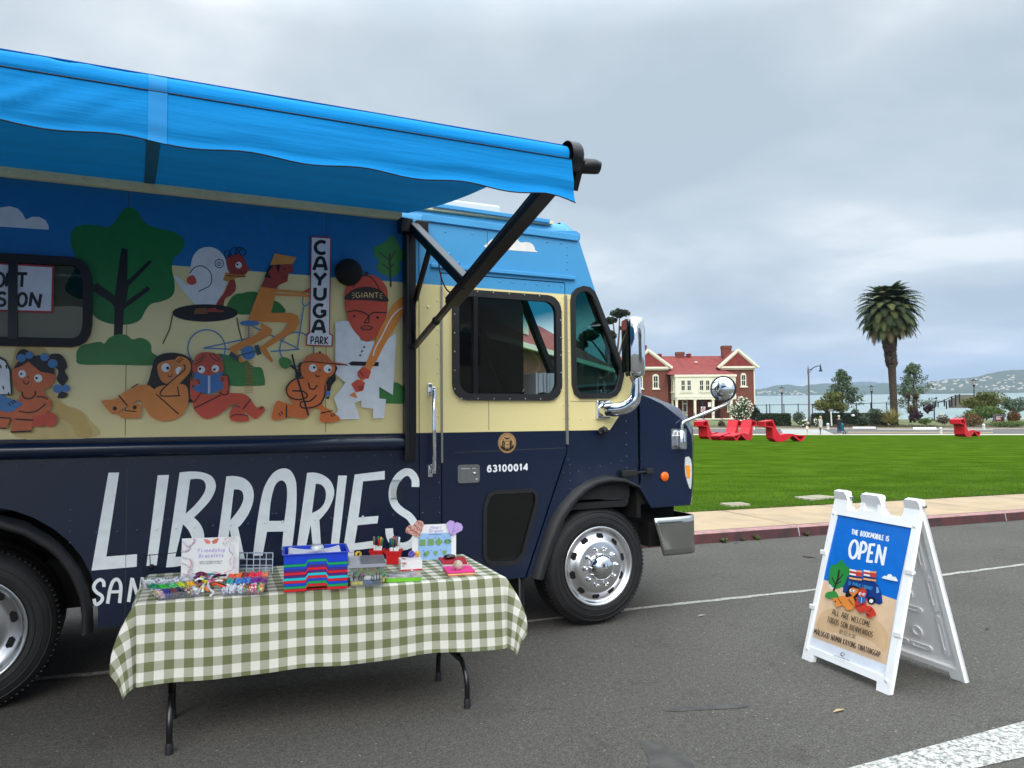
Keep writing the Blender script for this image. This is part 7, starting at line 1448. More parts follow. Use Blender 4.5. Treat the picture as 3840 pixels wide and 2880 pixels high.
# bead organisers
def organiser(label, quad, rows, seed):
    r = random.Random(seed); bl, br, fr_, fl_ = [tz(RT1, *q) for q in quad]; root = thing('bead_organiser', label, 'bead box', (bl+fr_)/2, 'open bead organisers'); hgt = .032
    def p(u, v, z): q = bl.lerp(br, u).lerp(fl_.lerp(fr_, u), v); q.z = TZ+.003+z; return q
    b = MB(); b.add([p(0, 0, 0), p(1, 0, 0), p(1, 1, 0), p(0, 1, 0)], [(0, 1, 2, 3)])
    for a, c in (((0, 0), (1, 0)), ((1, 0), (1, 1)), ((1, 1), (0, 1)), ((0, 1), (0, 0))): b.add([p(*a, 0), p(*c, 0), p(*c, hgt), p(*a, hgt)], [(0, 1, 2, 3)])
    for i in range(1, len(rows)): v = i/len(rows); b.add([p(0, v, 0), p(1, v, 0), p(1, v, hgt), p(0, v, hgt)], [(0, 1, 2, 3)])
    for i, row in enumerate(rows):
        for j in range(1, len(row)): u = j/len(row); b.add([p(u, i/len(rows), 0), p(u, (i+1)/len(rows), 0), p(u, (i+1)/len(rows), hgt), p(u, i/len(rows), hgt)], [(0, 1, 2, 3)])
    b.build('case', FROST, root, recalc=False)
    for i, row in enumerate(rows):
        for j, cols in enumerate(row):
            b = MB()
            for _ in range(60): b.ball(p((j+r.uniform(.06, .94))/len(row), (i+r.uniform(.06, .94))/len(rows), r.uniform(.010, .026)), .0066*r.uniform(.8, 1.15), r.randrange(len(cols)), 6)
            tag(b.build('beads', [paint(c, .3) for c in cols], root, recalc=False), kind='stuff')
    return root
CW = ((216, 220, 230), (190, 196, 214), (236, 238, 242))
organiser('open bead organiser with green and yellow beads at the left table end', [(118, 640), (880, 590), (1080, 832), (392, 910)], [[CW, CW, CW, CW], [((20, 150, 110), (24, 130, 96)), ((30, 210, 70), (40, 180, 60)), ((90, 214, 130), (60, 190, 110)), ((206, 230, 40), (180, 214, 40)), ((250, 200, 40), (246, 170, 40))], [((220, 150, 170), (180, 160, 220), (220, 200, 140)), ((30, 40, 130), (40, 50, 160)), ((130, 50, 50), (60, 60, 90)), ((28, 30, 60), (36, 40, 76)), ((190, 150, 110), (230, 224, 214), (90, 70, 60)), CW]], 1)
organiser('open bead organiser with orange, teal and purple beads nearer the tray stack', [(1550, 530), (2165, 505), (2075, 812), (1398, 832)], [[((250, 96, 60), (240, 80, 50)), ((250, 140, 50), (250, 120, 40)), ((150, 40, 50), (170, 50, 60)), ((240, 30, 70), (250, 50, 90)), ((250, 60, 110), (240, 40, 90)), ((250, 150, 110), (250, 120, 90))], [((40, 170, 160), (60, 190, 180)), ((50, 130, 220), (60, 150, 230)), ((60, 110, 214), (90, 170, 230)), ((110, 50, 160), (130, 60, 170)), ((150, 60, 160), (110, 40, 130))], [CW, CW, CW, ((200, 60, 50), (60, 60, 80), (60, 160, 170), (220, 180, 60)), ((236, 160, 190), (240, 236, 236), (220, 40, 100)), ((210, 230, 60), (240, 110, 150), (110, 190, 90))]], 2)
q = [tz(RL, 1565, 1205), tz(RL, 1912, 1212)]; u = (q[1]-q[0]).normalized(); n_ = Vector((u.y, -u.x, .25)).normalized(); f = plane_map(q[0], n_); root = thing('organiser_lid', 'clear gridded organiser lid propped up behind the bead boxes', 'lid', q[0])
b = MB(); P_ = [f(*RL(*a)) for a in ((1572, 976), (1920, 976), (1912, 1190), (1566, 1190))]; b.add(P_, [(0, 1, 2, 3)]); b.build('sheet', CLEAR, root); b = MB(); RIB = mat('lid_ribs', (196, 208, 230), .25, coat=.4, trans=.4)
for x_ in (1572, 1650, 1720, 1785, 1850, 1918): b.bar(f(*RL(x_, 976)), f(*RL(x_-6, 1190)), .004, .006)
for y_ in (976, 1042, 1105, 1135, 1190): b.bar(f(*RL(1570, y_)), f(*RL(1918, y_)), .004, .006)
b.build('ribs', RIB, root)
# pipe cleaners
rc = random.Random(8); cols = [((128, 20, 34), 'dark red'), ((20, 18, 22), 'black'), ((110, 60, 130), 'purple'), ((120, 24, 40), 'dark red'), ((238, 214, 40), 'yellow'), ((236, 236, 236), 'white'), ((240, 110, 40), 'orange'), ((226, 130, 160), 'pink'), ((60, 150, 170), 'teal'), ((24, 24, 60), 'navy')]
for i in range(30):
    c, nm = cols[i % len(cols)]; a = tz(RT1, rc.uniform(960, 1300), rc.uniform(590, 740)); ang = rad(-7)+rc.uniform(-.9, .9)+(math.pi/2 if i % 4 == 0 else 0); l = rc.uniform(.035, .075); z_ = rc.uniform(.006, .05); dv = Vector((math.cos(ang), math.sin(ang), rc.uniform(-.15, .25)))
    pts_ = [a+Vector((0, 0, z_)), a+dv*l*.5+Vector((0, 0, z_+rc.uniform(0, .012))), a+dv*l+Vector((0, 0, z_))]
    b = MB(); b.tube(catmull([Vector((p_.x, p_.y, max(p_.z, TZ+.006))) for p_ in pts_], False, 3), .0058, 6); tag(b.build('pipe_cleaner', mat('chenille_'+nm.replace(' ', '_'), c, .95)), '%s pipe cleaner in the loose bunch between the bead organisers' % nm, 'pipe cleaner', 'pipe cleaners in a loose bunch')
for crv, c, nm in (([(1268, 510), (1218, 560), (1190, 670), (1240, 740), (1280, 775), (1230, 825)], (232, 228, 236), 'long bent white pipe cleaner lying over the bunch'), ([(1158, 605), (1090, 690), (1045, 755)], (240, 222, 60), 'straight yellow pipe cleaner on the front of the bunch'), ([(1148, 500), (1290, 575)], (226, 110, 140), 'straight pink pipe cleaner on the top of the bunch'), ([(1120, 640), (1105, 755)], (240, 238, 236), 'short white pipe cleaner beside the yellow one'), ([(1140, 690), (1200, 750)], (244, 120, 40), 'short orange pipe cleaner on the front of the bunch'), ([(1290, 610), (1480, 670)], (26, 22, 26), 'long black pipe cleaner pointing right from the bunch'), ([(1285, 625), (1475, 690)], (236, 90, 50), 'long red orange pipe cleaner pointing right from the bunch')):
    b = MB(); b.tube(catmull([tz(RT1, *a, TZ+.045-.03*i/len(crv)) for i, a in enumerate(crv)], False, 4), .0058, 6); tag(b.build('pipe_cleaner', mat('chenille_top', c, .95)), nm, 'pipe cleaner', 'pipe cleaners in a loose bunch')
# stack of letter trays
TR_ = [((206, 24, 36), 'red'), ((16, 150, 84), 'green'), ((14, 70, 196), 'blue'), ((206, 24, 44), 'red'), ((30, 190, 206), 'cyan'), ((72, 40, 120), 'purple'), ((214, 24, 44), 'red'), ((70, 42, 128), 'purple'), ((18, 70, 200), 'blue'), ((14, 160, 88), 'green'), ((12, 62, 200), 'blue')]
o0, o1 = tz(RM, 452, 1446), tz(RM, 1116, 1402); ux = (o1-o0).normalized(); Wt = (o1-o0).length; uy = Vector((-ux.y, ux.x, 0)); Dt = .27
def letter_tray(z, hgt, col, label, last=False):
    def p(x, y, zz): return o0+ux*x+uy*y+Vector((0, 0, zz-TZ-.002))+Vector((0, 0, TZ+.004-o0.z+TZ-TZ))
    def P3(x, y, zz): q = o0+ux*x+uy*y; return Vector((q.x, q.y, TZ+.004+zz))
    root = thing('letter_tray', label, 'tray', P3(Wt/2, Dt/2, z), 'stacked letter trays'); m = mat('tray_plastic', col, .32, coat=.15, var=.03); b = MB(); st_ = .022; a = [(0, 0), (Wt*.335, 0), (Wt*.375, st_), (Wt*.655, st_), (Wt*.695, 0), (Wt, 0)]
    fp_ = [P3(x, 0, z+zz) for x, zz in a]+[P3(x, 0, z+zz+hgt) for x, zz in ([(Wt, 0), (0, 0)] if last else a[::-1])]
    b.panel(fp_, [], uy*.004)
    for x0, x1, y0, y1 in ((0, .004, .004, Dt), (Wt-.004, Wt, .004, Dt), (0, Wt, Dt-.004, Dt)): b.panel([P3(x0, y0, z), P3(x1, y0, z), P3(x1, y1, z), P3(x0, y1, z)], [], (0, 0, hgt*(1.0 if last else .93)))
    b.panel([P3(.004, .004, z+st_*.2), P3(Wt-.004, .004, z+st_*.2), P3(Wt-.004, Dt-.004, z+st_*.2), P3(.004, Dt-.004, z+st_*.2)], [], (0, 0, .003)); b.build('tray_shell', m, root, bevel=.002)
    if last:
        b = MB(); b.bar(P3(-.004, -.004, z+hgt), P3(Wt+.004, -.004, z+hgt), .012, .006); b.bar(P3(-.004, Dt, z+hgt), P3(Wt+.004, Dt, z+hgt), .012, .006); b.bar(P3(-.004, 0, z+hgt), P3(-.004, Dt, z+hgt), .012, .006); b.bar(P3(Wt+.004, 0, z+hgt), P3(Wt+.004, Dt, z+hgt), .012, .006); b.build('rim', m, root, bevel=.002)
    return P3
onames = ['lowest', 'second', 'third', 'fourth', 'fifth', 'sixth', 'seventh', 'eighth', 'ninth', 'tenth']
for i, (c, nm) in enumerate(TR_):
    lb = 'deep blue tray on top of the stack, holding white paper' if i == 10 else '%s letter tray, %s from the bottom of the stack' % (nm, onames[i])
    P3 = letter_tray(i*.0143, .0125 if i < 10 else .050, c, lb, i == 10)
zt = .0143*10; rp_ = random.Random(4)
for i in range(3):
    b = MB(); s_ = rp_.uniform(-.01, .01); b.grid(lambda u, v: P3(.03+s_+(Wt-.06)*u, .02+(Dt-.045)*v, zt+.030+i*.003+.012*(abs(u-.5)*2)**3*v+.004*math.sin(u*5+i)+(.016*(1-u)**4*(1-v) if i == 2 else 0)), 10, 6); tag(b.build('paper_sheet', mat('paper', (222, 224, 236), .7), recalc=False), ['lowest white paper in the blue top tray', 'middle white paper in the blue top tray', 'topmost curled white paper in the blue top tray'][i], 'paper', 'papers in the blue top tray')
c_ = P3(Wt*.53, Dt*.42, zt+.052); root = thing('tape_dispenser', 'round clear dispenser with white centre on the paper stack', 'dispenser', c_); b = MB(); b.lathe([(.033, 0), (.033, .016), (.026, .02), (.001, .02)], c_, (0, 0, 1), 24); b.build('core', WHITE, root); b = MB(); b.lathe([(.036, 0), (.038, .024), (.034, .026)], c_, (0, 0, 1), 24); b.build('shell', CLEAR, root)
# clear bin with glue sticks
q0, q1 = tz(RM, 1150, 1392), tz(RM, 1476, 1374); bu = (q1-q0).normalized(); bw = (q1-q0).length; bv = Vector((-bu.y, bu.x, 0)); bd, bh = .24, .112
def bp_(x, y, z): q = q0+bu*x+bv*y; return Vector((q.x, q.y, TZ+.004+z))
root = thing('storage_bin', 'clear lidded plastic bin of glue sticks, labelled in black marker', 'bin', bp_(bw/2, bd/2, 0)); b = MB()
for (x0, y0), (x1, y1) in (((0, 0), (bw, 0)), ((bw, 0), (bw, bd)), ((bw, bd), (0, bd)), ((0, bd), (0, 0))):
    ex = lambda x, y: ((x-bw/2)*1.10+bw/2, (y-bd/2)*1.06+bd/2); b.add([bp_(x0, y0, 0), bp_(x1, y1, 0), bp_(*ex(x1, y1), bh), bp_(*ex(x0, y0), bh)], [(0, 1, 2, 3)])
b.add([bp_(0, 0, 0), bp_(bw, 0, 0), bp_(bw, bd, 0), bp_(0, bd, 0)], [(0, 1, 2, 3)]); b.build('tub', FROST, root)
b = MB(); b.panel([bp_(*ex(x, y), bh+.002) for x, y in ((-.008, -.008), (bw+.008, -.008), (bw+.008, bd+.008), (-.008, bd+.008))], [], (0, 0, .008)); b.build('lid', LIDP, root, bevel=.003)
b = MB()
for a, c in (((-.008, -.008), (bw+.008, -.008)), ((bw+.008, -.008), (bw+.008, bd+.008))): b.bar(bp_(*ex(*a), bh), bp_(*ex(*c), bh), .006, .016)
b.build('lid_rim', mat('lid_plastic', (190, 194, 206), .3, trans=.4), root)
A = Art(lambda x, y: bp_(x, -.006, y), -bv+Vector((0, 0, .05)), .0002, .001); A.text(None, 'For all', (.012, .032), (bw*.92, .030), (0, .045), .0035, BLK); A.build('handwriting', root)
rg = random.Random(6)
for i, (x, z, c, nm, an) in enumerate(((.03, .012, (220, 206, 60), 'yellow', 0), (.085, .012, (60, 120, 200), 'blue', 0), (.15, .012, (30, 110, 140), 'teal', 0), (.10, .038, (236, 236, 232), 'white', 0), (.15, .036, (232, 226, 226), 'white', .1), (.04, .044, (230, 60, 110), 'pink', .3), (.04, .07, (40, 160, 80), 'green', 1.0), (.085, .068, (140, 176, 60), 'lime green', -.4), (.13, .070, (226, 180, 60), 'yellow', -.5), (.16, .072, (60, 150, 80), 'green', -.9))):
    a = bp_(x, .03+.05*(i % 3)*.5, z); dv = bu*math.cos(an)+Vector((0, 0, math.sin(an))); b = MB(); b.tube([a-dv*.032, a+dv*.014], .011, 10); b.tube([a+dv*.014, a+dv*.034], .0115, 10, mi=1); o = thing('glue_stick', '%s glue stick inside the clear storage bin' % nm, 'glue stick', a, 'glue sticks in the clear bin'); b.build('tube', [mat('glue_tube', c, .4), mat('glue_cap', c if i % 2 else (236, 220, 90), .4)], o)
# marker cups
MC = [((30, 60, 170), 'blue'), ((120, 120, 96), 'grey'), ((240, 170, 60), 'orange'), ((190, 40, 40), 'red'), ((20, 60, 150), 'blue'), ((60, 130, 90), 'green'), ((236, 238, 240), 'white'), ((34, 26, 50), 'black'), ((60, 40, 110), 'purple'), ((240, 110, 40), 'orange'), ((20, 130, 70), 'green'), ((110, 112, 100), 'grey'), ((40, 90, 210), 'blue'), ((210, 30, 30), 'red')]
REDP = mat('red_cup_plastic', (206, 16, 26), .4, var=.04)
def cup(label, xl, xr, ybot, ytop, zoff, n, seed, side):
    a, c = tz(RT2, xl, ybot), tz(RT2, xr, ybot); u = (c-a).normalized(); wd = (c-a).length; v = Vector((-u.y, u.x, 0)); m_ = (a+c)/2; dist = (m_-CAMP).dot(FW); hgt = (ybot-ytop)*.2351*dist/FPX; root = thing('marker_cup', label, 'cup', m_+v*wd/2, 'red marker cups'); k = 1.22; b = MB(); ce = m_+v*wd*.5
    def P_(sx, sy, z, s_): q = ce+u*sx*wd/2*s_+v*sy*wd/2*s_; return Vector((q.x, q.y, TZ+.004+z))
    cs = ((-1, -1), (1, -1), (1, 1), (-1, 1))
    for i in range(4): p_, q_ = cs[i], cs[(i+1) % 4]; b.add([P_(*p_, 0, 1), P_(*q_, 0, 1), P_(*q_, hgt, k), P_(*p_, hgt, k)], [(0, 1, 2, 3)]); b.add([P_(*p_, .003, .94), P_(*q_, .003, .94), P_(*q_, hgt, k*.94), P_(*p_, hgt, k*.94)], [(3, 2, 1, 0)])
    b.add([P_(*q_, 0, 1) for q_ in cs], [(0, 1, 2, 3)]); b.build('bucket', REDP, root, recalc=False); b = MB(); b.ring([P_(*q_, hgt, k*1.09) for q_ in cs], [P_(*q_, hgt, k*.93) for q_ in cs], (0, 0, -.012)); b.build('rim', REDP, root, bevel=.002)
    r = random.Random(seed)
    for i in range(n):
        c_, nm = MC[(i*3+seed) % len(MC)]; sx, sy = -.75+1.5*(i+.5)/n, r.uniform(-.5, .5); p0_ = P_(sx*.6, sy*.6, .01, 1); p1_ = P_(sx*1.05+.15, sy+.1, hgt+.075+r.uniform(-.006, .012), k*.9); d_ = (p1_-p0_); o = thing('marker', '%s capped marker in the %s red cup' % (nm, side), 'marker', p0_, 'markers in the red cups')
        b = MB(); b.tube([p0_, p0_+d_*.62], .0062, 8); b.build('barrel', WHITE, o); b = MB(); b.tube([p0_+d_*.62, p0_+d_*.97, p1_], [.0072, .0066, .004], 8); b.build('cap', mat('marker_cap', c_, .4), o)
cup('red bucket of markers half hidden behind the clear bin', 385, 555, 740, 575, 0, 7, 1, 'partly hidden'); cup('red bucket of markers between the bin and the origami sign', 640, 830, 797, 585, 0, 11, 4, 'front')
# origami sign with two hearts
root, f, n_ = stand('origami_sign', 'white and blue Heart Origami instruction sign at the right of the table', RT2, [(1048, 165), (1745, 140), (1745, 690), (1040, 742)], .15)
A = Art(f, n_, .0004, .0006); A.poly(RT2, [(1138, 302), (1668, 285), (1672, 706), (1134, 726)], (150, 190, 232)); A.text(RT2, 'Heart', (1335, 228), (1510, 222), (6, -46), 13, LAV); A.text(RT2, 'Origami', (1312, 282), (1532, 274), (6, -46), 13, LAV); A.text(RT2, 'how to fold a paper heart', (1312, 324), (1512, 316), (0, -15), 3, (60, 66, 80))
G1_, G2_ = (120, 160, 96), (66, 130, 100)
A.poly(RT2, [(1158, 398), (1256, 394), (1254, 494), (1158, 498)], G1_); A.poly(RT2, [(1290, 390), (1388, 386), (1386, 486), (1290, 490)], G1_); A.poly(RT2, [(1468, 362), (1533, 430), (1468, 500), (1402, 436)], G1_); A.line(RT2, [(1468, 365), (1468, 496)], 3, G2_); A.poly(RT2, [(1544, 430), (1580, 392), (1632, 390), (1672, 424), (1634, 458), (1580, 462)], G2_); A.poly(RT2, [(1575, 460), (1600, 392), (1640, 458)], G1_)
A.line(RT2, [(1185, 428), (1225, 440)], 7, (80, 150, 150)); A.line(RT2, [(1322, 445), (1360, 420)], 7, (80, 150, 150))
A.poly(RT2, [(1215, 630), (1240, 600), (1300, 572), (1322, 600), (1275, 660), (1240, 664)], G1_); A.poly(RT2, [(1215, 630), (1240, 600), (1258, 640), (1240, 664)], G2_); A.poly(RT2, [(1376, 602), (1398, 568), (1414, 590), (1430, 566), (1450, 600), (1412, 656)], G1_); A.poly(RT2, [(1520, 585), (1535, 567), (1556, 580), (1575, 565), (1590, 582), (1585, 605), (1552, 642), (1525, 610)], G1_)
for x_, y_ in ((1155, 375), (1278, 372), (1402, 366), (1552, 360), (1218, 575), (1342, 570), (1490, 562)): A.circ(RT2, x_, y_, 9, (60, 110, 190), n=8)
A.build('print', root)
def heart(label, pts_, m, off):
    b = MB(); f2 = plane_map(f(*RT2(1400, 400))+n_*off, n_); b.panel([f2(*RT2(*q)) for q in pts_], [], -n_*.006); return tag(b.build('paper_heart', m, bevel=.002), label, 'paper heart', 'paper hearts on the origami sign'), f2
m = bpy.data.materials.new('woven_red_paper'); m.use_nodes = True; t = m.node_tree; bb = t.nodes['Principled BSDF']; wv = t.nodes.new('ShaderNodeTexWave'); wv.wave_profile = 'SIN'; wv.bands_direction = 'DIAGONAL'; wv.inputs['Scale'].default_value = 14; wv.inputs['Distortion'].default_value = 9; wv.inputs['Detail Scale'].default_value = 14
tcn = t.nodes.new('ShaderNodeTexCoord'); t.links.new(tcn.outputs['Object'], wv.inputs['Vector']); rr2 = t.nodes.new('ShaderNodeValToRGB'); rr2.color_ramp.interpolation = 'CONSTANT'; rr2.color_ramp.elements[0].color = lin((146, 24, 44)); rr2.color_ramp.elements[1].position = .5; rr2.color_ramp.elements[1].color = lin((222, 190, 170)); t.links.new(wv.outputs['Fac'], rr2.inputs[0]); t.links.new(rr2.outputs[0], bb.inputs['Base Color'])
heart('red and cream woven paper heart on the sign\'s upper left corner', [(1140, 92), (1180, 92), (1215, 112), (1230, 150), (1200, 260), (1155, 362), (1050, 325), (950, 290), (940, 250), (960, 200), (1000, 165), (1060, 182), (1090, 125)], m, .012)
ho, f2 = heart('lavender folded paper heart on the sign\'s upper right corner', [(1590, 140), (1650, 90), (1710, 105), (1725, 137), (1760, 120), (1830, 145), (1855, 200), (1840, 250), (1675, 338), (1620, 240)], mat('lavender_paper', (186, 160, 220), .7), .012)
b = MB(); b.bar(f2(*RT2(1725, 140))+n_*.001, f2(*RT2(1675, 335))+n_*.001, .002, .002); b.bar(f2(*RT2(1680, 280))+n_*.001, f2(*RT2(1790, 225))+n_*.001, .0015, .002); b.build('fold', mat('fold_line', (140, 112, 180), .8), ho)
# staple box with two beaded balls on it
q0, q1 = tz(RT2, 862, 912), tz(RT2, 1207, 892); bu = (q1-q0).normalized(); bw = (q1-q0).length; bv = Vector((-bu.y, bu.x, 0)); d_ = (q0-CAMP).dot(FW); bh = 172*.2351*d_/FPX
def sp_(x, y, z): q = q0+bu*x+bv*y; return Vector((q.x, q.y, TZ+.003+z))
root = thing('staple_box', 'white staple box with a red band along its bottom edge', 'box', sp_(bw/2, .05, 0)); b = MB(); b.panel([sp_(0, 0, 0), sp_(bw, 0, 0), sp_(bw, .11, 0), sp_(0, .11, 0)], [], (0, 0, bh)); b.build('carton', mat('white_card', (232, 230, 232), .5), root, bevel=.002)
A = Art(lambda x, y: sp_(x, 0, y), -bv, .0003, .0008); A.poly(None, [(0, .002), (bw, .002), (bw, .011), (0, .011)], (200, 20, 50)); A.text(None, 'Staples', (.006, bh-.018), (.034, bh-.018), (0, .009), .0024, (200, 20, 50)); A.text(None, 'standard', (.006, bh-.026), (.036, bh-.026), (0, .005), .001, (70, 70, 76)); A.text(None, 'staples', (.006, bh-.034), (.024, bh-.034), (0, .005), .001, (70, 70, 76)); A.circ(None, bw*.52, .0055, .0045, (240, 240, 240)); A.build('print', root)
A = Art(lambda x, y: sp_(x, y, bh), (0, 0, 1), .0003, .0008); A.poly(None, [(.01, .08), (.03, .075), (.04, .03), (.02, .035)], (196, 30, 50)); A.build('top_print', root)
for c, cols_, lb, rr_ in (((1035, 628), ((110, 90, 190), (150, 120, 210), (70, 60, 150)), 'purple beaded craft ball beside the origami sign', 55), ((1130, 620), ((226, 190, 40), (210, 110, 90), (236, 214, 90)), 'yellow beaded craft ball beside the origami sign', 48)):
    q = onZ(*RT2(c[0], c[1]), TZ+.003+bh+.02); k = rr_*.2351*(q-CAMP).dot(FW)/FPX; q.z = TZ+.003+bh+k*.95; b = MB(); r = random.Random(3)
    for i in range(110): z_ = 1-2*(i+.5)/110; a = i*2.4; s_ = math.sqrt(1-z_*z_); b.ball(q+Vector((s_*math.cos(a), s_*math.sin(a), z_))*k*.86, k*.17, r.randrange(3), 6)
    b.ball(q, k*.84, 0, 10); tag(b.build('craft_ball', [paint(x, .3) for x in cols_], recalc=False), lb, 'ball', 'beaded craft balls')
# flat green box
q0, q1 = tz(RT2, 630, 1082), tz(RT2, 1192, 1060); bu = (q1-q0).normalized(); bw = (q1-q0).length; bv = Vector((-bu.y, bu.x, 0))
root = thing('stencil_box', 'flat bright green box with a clear lid of stencils', 'box', sp_(bw/2, .05, 0)); b = MB(); b.panel([sp_(0, 0, 0), sp_(bw, 0, 0), sp_(bw, .13, 0), sp_(0, .13, 0)], [], (0, 0, .020)); b.build('carton', mat('lime_card', (112, 196, 40), .45), root, bevel=.002)
b = MB(); b.panel([sp_(0, .002, .0205), sp_(bw, .002, .0205), sp_(bw, .128, .0205), sp_(0, .128, .0205)], [], (0, 0, .007)); b.build('lid', mat('pale_lid', (206, 206, 214), .2, rgb2=(150, 140, 140), vs=30, coat=.5), root)
A = Art(lambda x, y: sp_(x, y, .0278), (0, 0, 1), .0002, .0006); A.text(None, 'VSRVNVL', (.03, .085), (bw*.75, .085), (0, .03), .004, (90, 104, 100)); A.build('print', root)
# origami paper, stone, ball
def pstack(label, quad, cols_, h_):
    P_ = [tz(RT2, *q) for q in quad]; root = thing('paper_stack', label, 'paper stack', (P_[0]+P_[2])/2, 'stacks of coloured origami paper'); z = 0
    for c, th in cols_: b = MB(); o_ = Vector((random.uniform(-.003, .003), random.uniform(-.003, .003), z)); b.panel([p_+o_ for p_ in P_], [], (0, 0, th)); b.build('sheets', mat('origami_paper', c, .75), root); z += th
    return z
z1_ = pstack('origami paper stack with dark red on top', [(1455, 742), (1880, 738), (1915, 832), (1525, 838)], [((150, 160, 190), .004), ((150, 200, 226), .005), ((224, 224, 214), .004), ((220, 170, 160), .003), ((170, 24, 48), .009)], 0)
z2_ = pstack('origami paper stack with pink on top', [(1530, 888), (1965, 868), (2052, 960), (1615, 984)], [((226, 110, 90), .004), ((236, 150, 110), .004), ((240, 226, 140), .005), ((110, 20, 44), .002), ((226, 60, 140), .008)], 0)
q = onZ(*RT2(1640, 712), TZ+z1_); b = MB(); b.ball(q+Vector((0, 0, .016)), 1, 0, 20, (.040, .026, .016), Matrix.Rotation(rad(-8), 3, 'Z')); tag(b.build('paperweight_stone', mat('black_stone', (26, 22, 24), .16, coat=.5)), 'smooth black stone on the dark red paper', 'stone')
q = onZ(*RT2(1778, 884), TZ+z2_); b = MB(); b.ball(q+Vector((0, 0, .029)), .029, 0, 20); tag(b.build('paperweight_ball', mat('speckled_marble', (206, 190, 176), .4, rgb2=(170, 146, 130), vs=60)), 'speckled cream ball on the pink paper', 'ball')
q = tz(RT2, 70, 700); b = MB(); b.panel([q+Vector((x, 0, z_)) for x, z_ in ((-.02, 0), (.02, 0), (.02, .06), (-.02, .06))], [], (0, .003, 0)); o = thing('card_sign', 'small white card standing behind the clear bin', 'card', q); b.build('card', WHITE, o); A = Art(lambda x, y: q+Vector((x, -.0005, y)), NY, .0002, .0006); A.line(None, [(-.016, .03), (.016, .03), (.016, .05), (-.016, .05)], .0015, LAV, closed=True); A.line(None, [(-.012, .04), (.012, .04)], .003, (120, 124, 140)); A.build('print', o)
q = tz(RT2, 175, 690); b = MB(); b.lathe([(.022, 0), (.022, .016), (.012, .016), (.012, 0)], q+Vector((0, 0, .022)), (.3, -1, .1), 20); tag(b.build('tape_roll', mat('yellow_tape', (226, 190, 70), .5)), 'roll of yellow tape behind the clear bin', 'tape')

# ================================================================== A-FRAME SIGN
sFL, sFR, sBR = onZ(*RS(196, 1268), 0), onZ(*RS(800, 1526), 0), onZ(*RS(1338, 1430), 0)
su = (sFR-sFL).normalized(); sv = Vector((-su.y, su.x, 0)); sv = -sv if sv.x < 0 else sv      # sv points to the back leaf
dep_ = (sBR-sFR).dot(sv); apx = sFR+sv*dep_*.5
# apex height from the upper right corner
zt_ = onX(*RS(1062, 172), (sFR+sv*dep_*.5).x).z; SWD = (sFR-sFL).length
print('AFRAME', SWD, dep_, zt_)
root = thing('sandwich_board', 'white plastic A-frame sign with a blue OPEN poster on the asphalt', 'sign', (sFL+sFR)/2+sv*dep_*.5)
PLW = mat('white_plastic', (246, 247, 248), .42, var=.03, vs=6, bump=.05, bs=80)
hN = Vector((0, 0, zt_)); slope = (sv*(dep_*.5)+hN)
FN = su.cross(slope).normalized(); FN = -FN if FN.dot(sv) > 0 else FN
fpl = plane_map(sFL, FN)
def fl2(x, v): return sFL+su*x+slope*v            # x metres, v 0..1
def leaf(org, sl, nrm, name, back=False):
    SL = sl.length
    def P_(x, y): return org+su*x+sl*(y/SL)
    hw_ = SWD; T = .045
    outer = [(0, 0), (.10, 0), (.105, .05), (hw_-.105, .05), (hw_-.10, 0), (hw_, 0), (hw_-.012, SL*.86), (hw_-.02, SL-.012), (hw_-.03, SL), (hw_-.12, SL), (hw_-.132, SL-.02), (hw_-.142, SL*.905), (hw_-.155, SL*.885),
             (.450, SL*.885), (.435, SL*.915), (.425, SL-.012), (.41, SL), (.28, SL), (.265, SL-.012), (.255, SL*.915), (.24, SL*.885), (.155, SL*.885), (.142, SL*.905), (.132, SL-.02), (.12, SL), (.03, SL), (.02, SL-.012), (.012, SL*.86)]
    hnd = [(.285, SL*.90), (.405, SL*.90), (.395, SL-.032), (.295, SL-.032)]
    return P_, outer, hnd, SL
P_, outer, hnd, SL = leaf(sFL, slope, FN, 'f')
# pixel based opening for the poster
def pxy(q): p_ = fpl(*RS(*q)); d = p_-sFL; y = d.dot(slope.normalized()); return (d.dot(su), y)
pq = [pxy(q) for q in ((440, 275), (955, 368), (768, 1392), (232, 1180))]
b = MB(); op = [(pq[3][0], pq[3][1]), (pq[2][0], pq[2][1]), (pq[1][0], pq[1][1]), (pq[0][0], pq[0][1])]
b.panel([P_(*q) for q in outer], [[P_(*q) for q in op], [P_(*q) for q in hnd]], -FN*.03)
fl_o = b.build('front_leaf', PLW, root, bevel=.008, seg=3)
b = MB(); b.panel([P_(*q)-FN*.012 for q in inset(op, -.006)], [], -FN*.012); b.build('poster_backing', PLW, fl_o)
for x in (.035, SWD-.035):
    for y in (.075, SL*.855): b = MB(); b.lathe([(.012, 0), (.010, .006), (.001, .008)], P_(x, y), FN, 12); b.build('button', PLW, fl_o)
for x in (.0, SWD): b = MB(); b.lathe([(.015, 0), (.012, .008), (.001, .009)], P_(x, SL*.62)-FN*.015, su*(-1 if x == 0 else 1), 12); b.build('button', PLW, fl_o)
for y in (.30, .62):
    for x in (.012, SWD-.012): b = MB(); b.box(P_(x, SL*y), (.02, .05, .03)); b.build('clip', PLW, fl_o, bevel=.003)
bslope = -sv*(dep_*.5)+hN; bo_ = sFL+sv*dep_; BN = su.cross(bslope).normalized(); BN = -BN if BN.dot(sv) < 0 else BN
P2, outer2, hnd2, SL2 = leaf(bo_, bslope, BN, 'b')
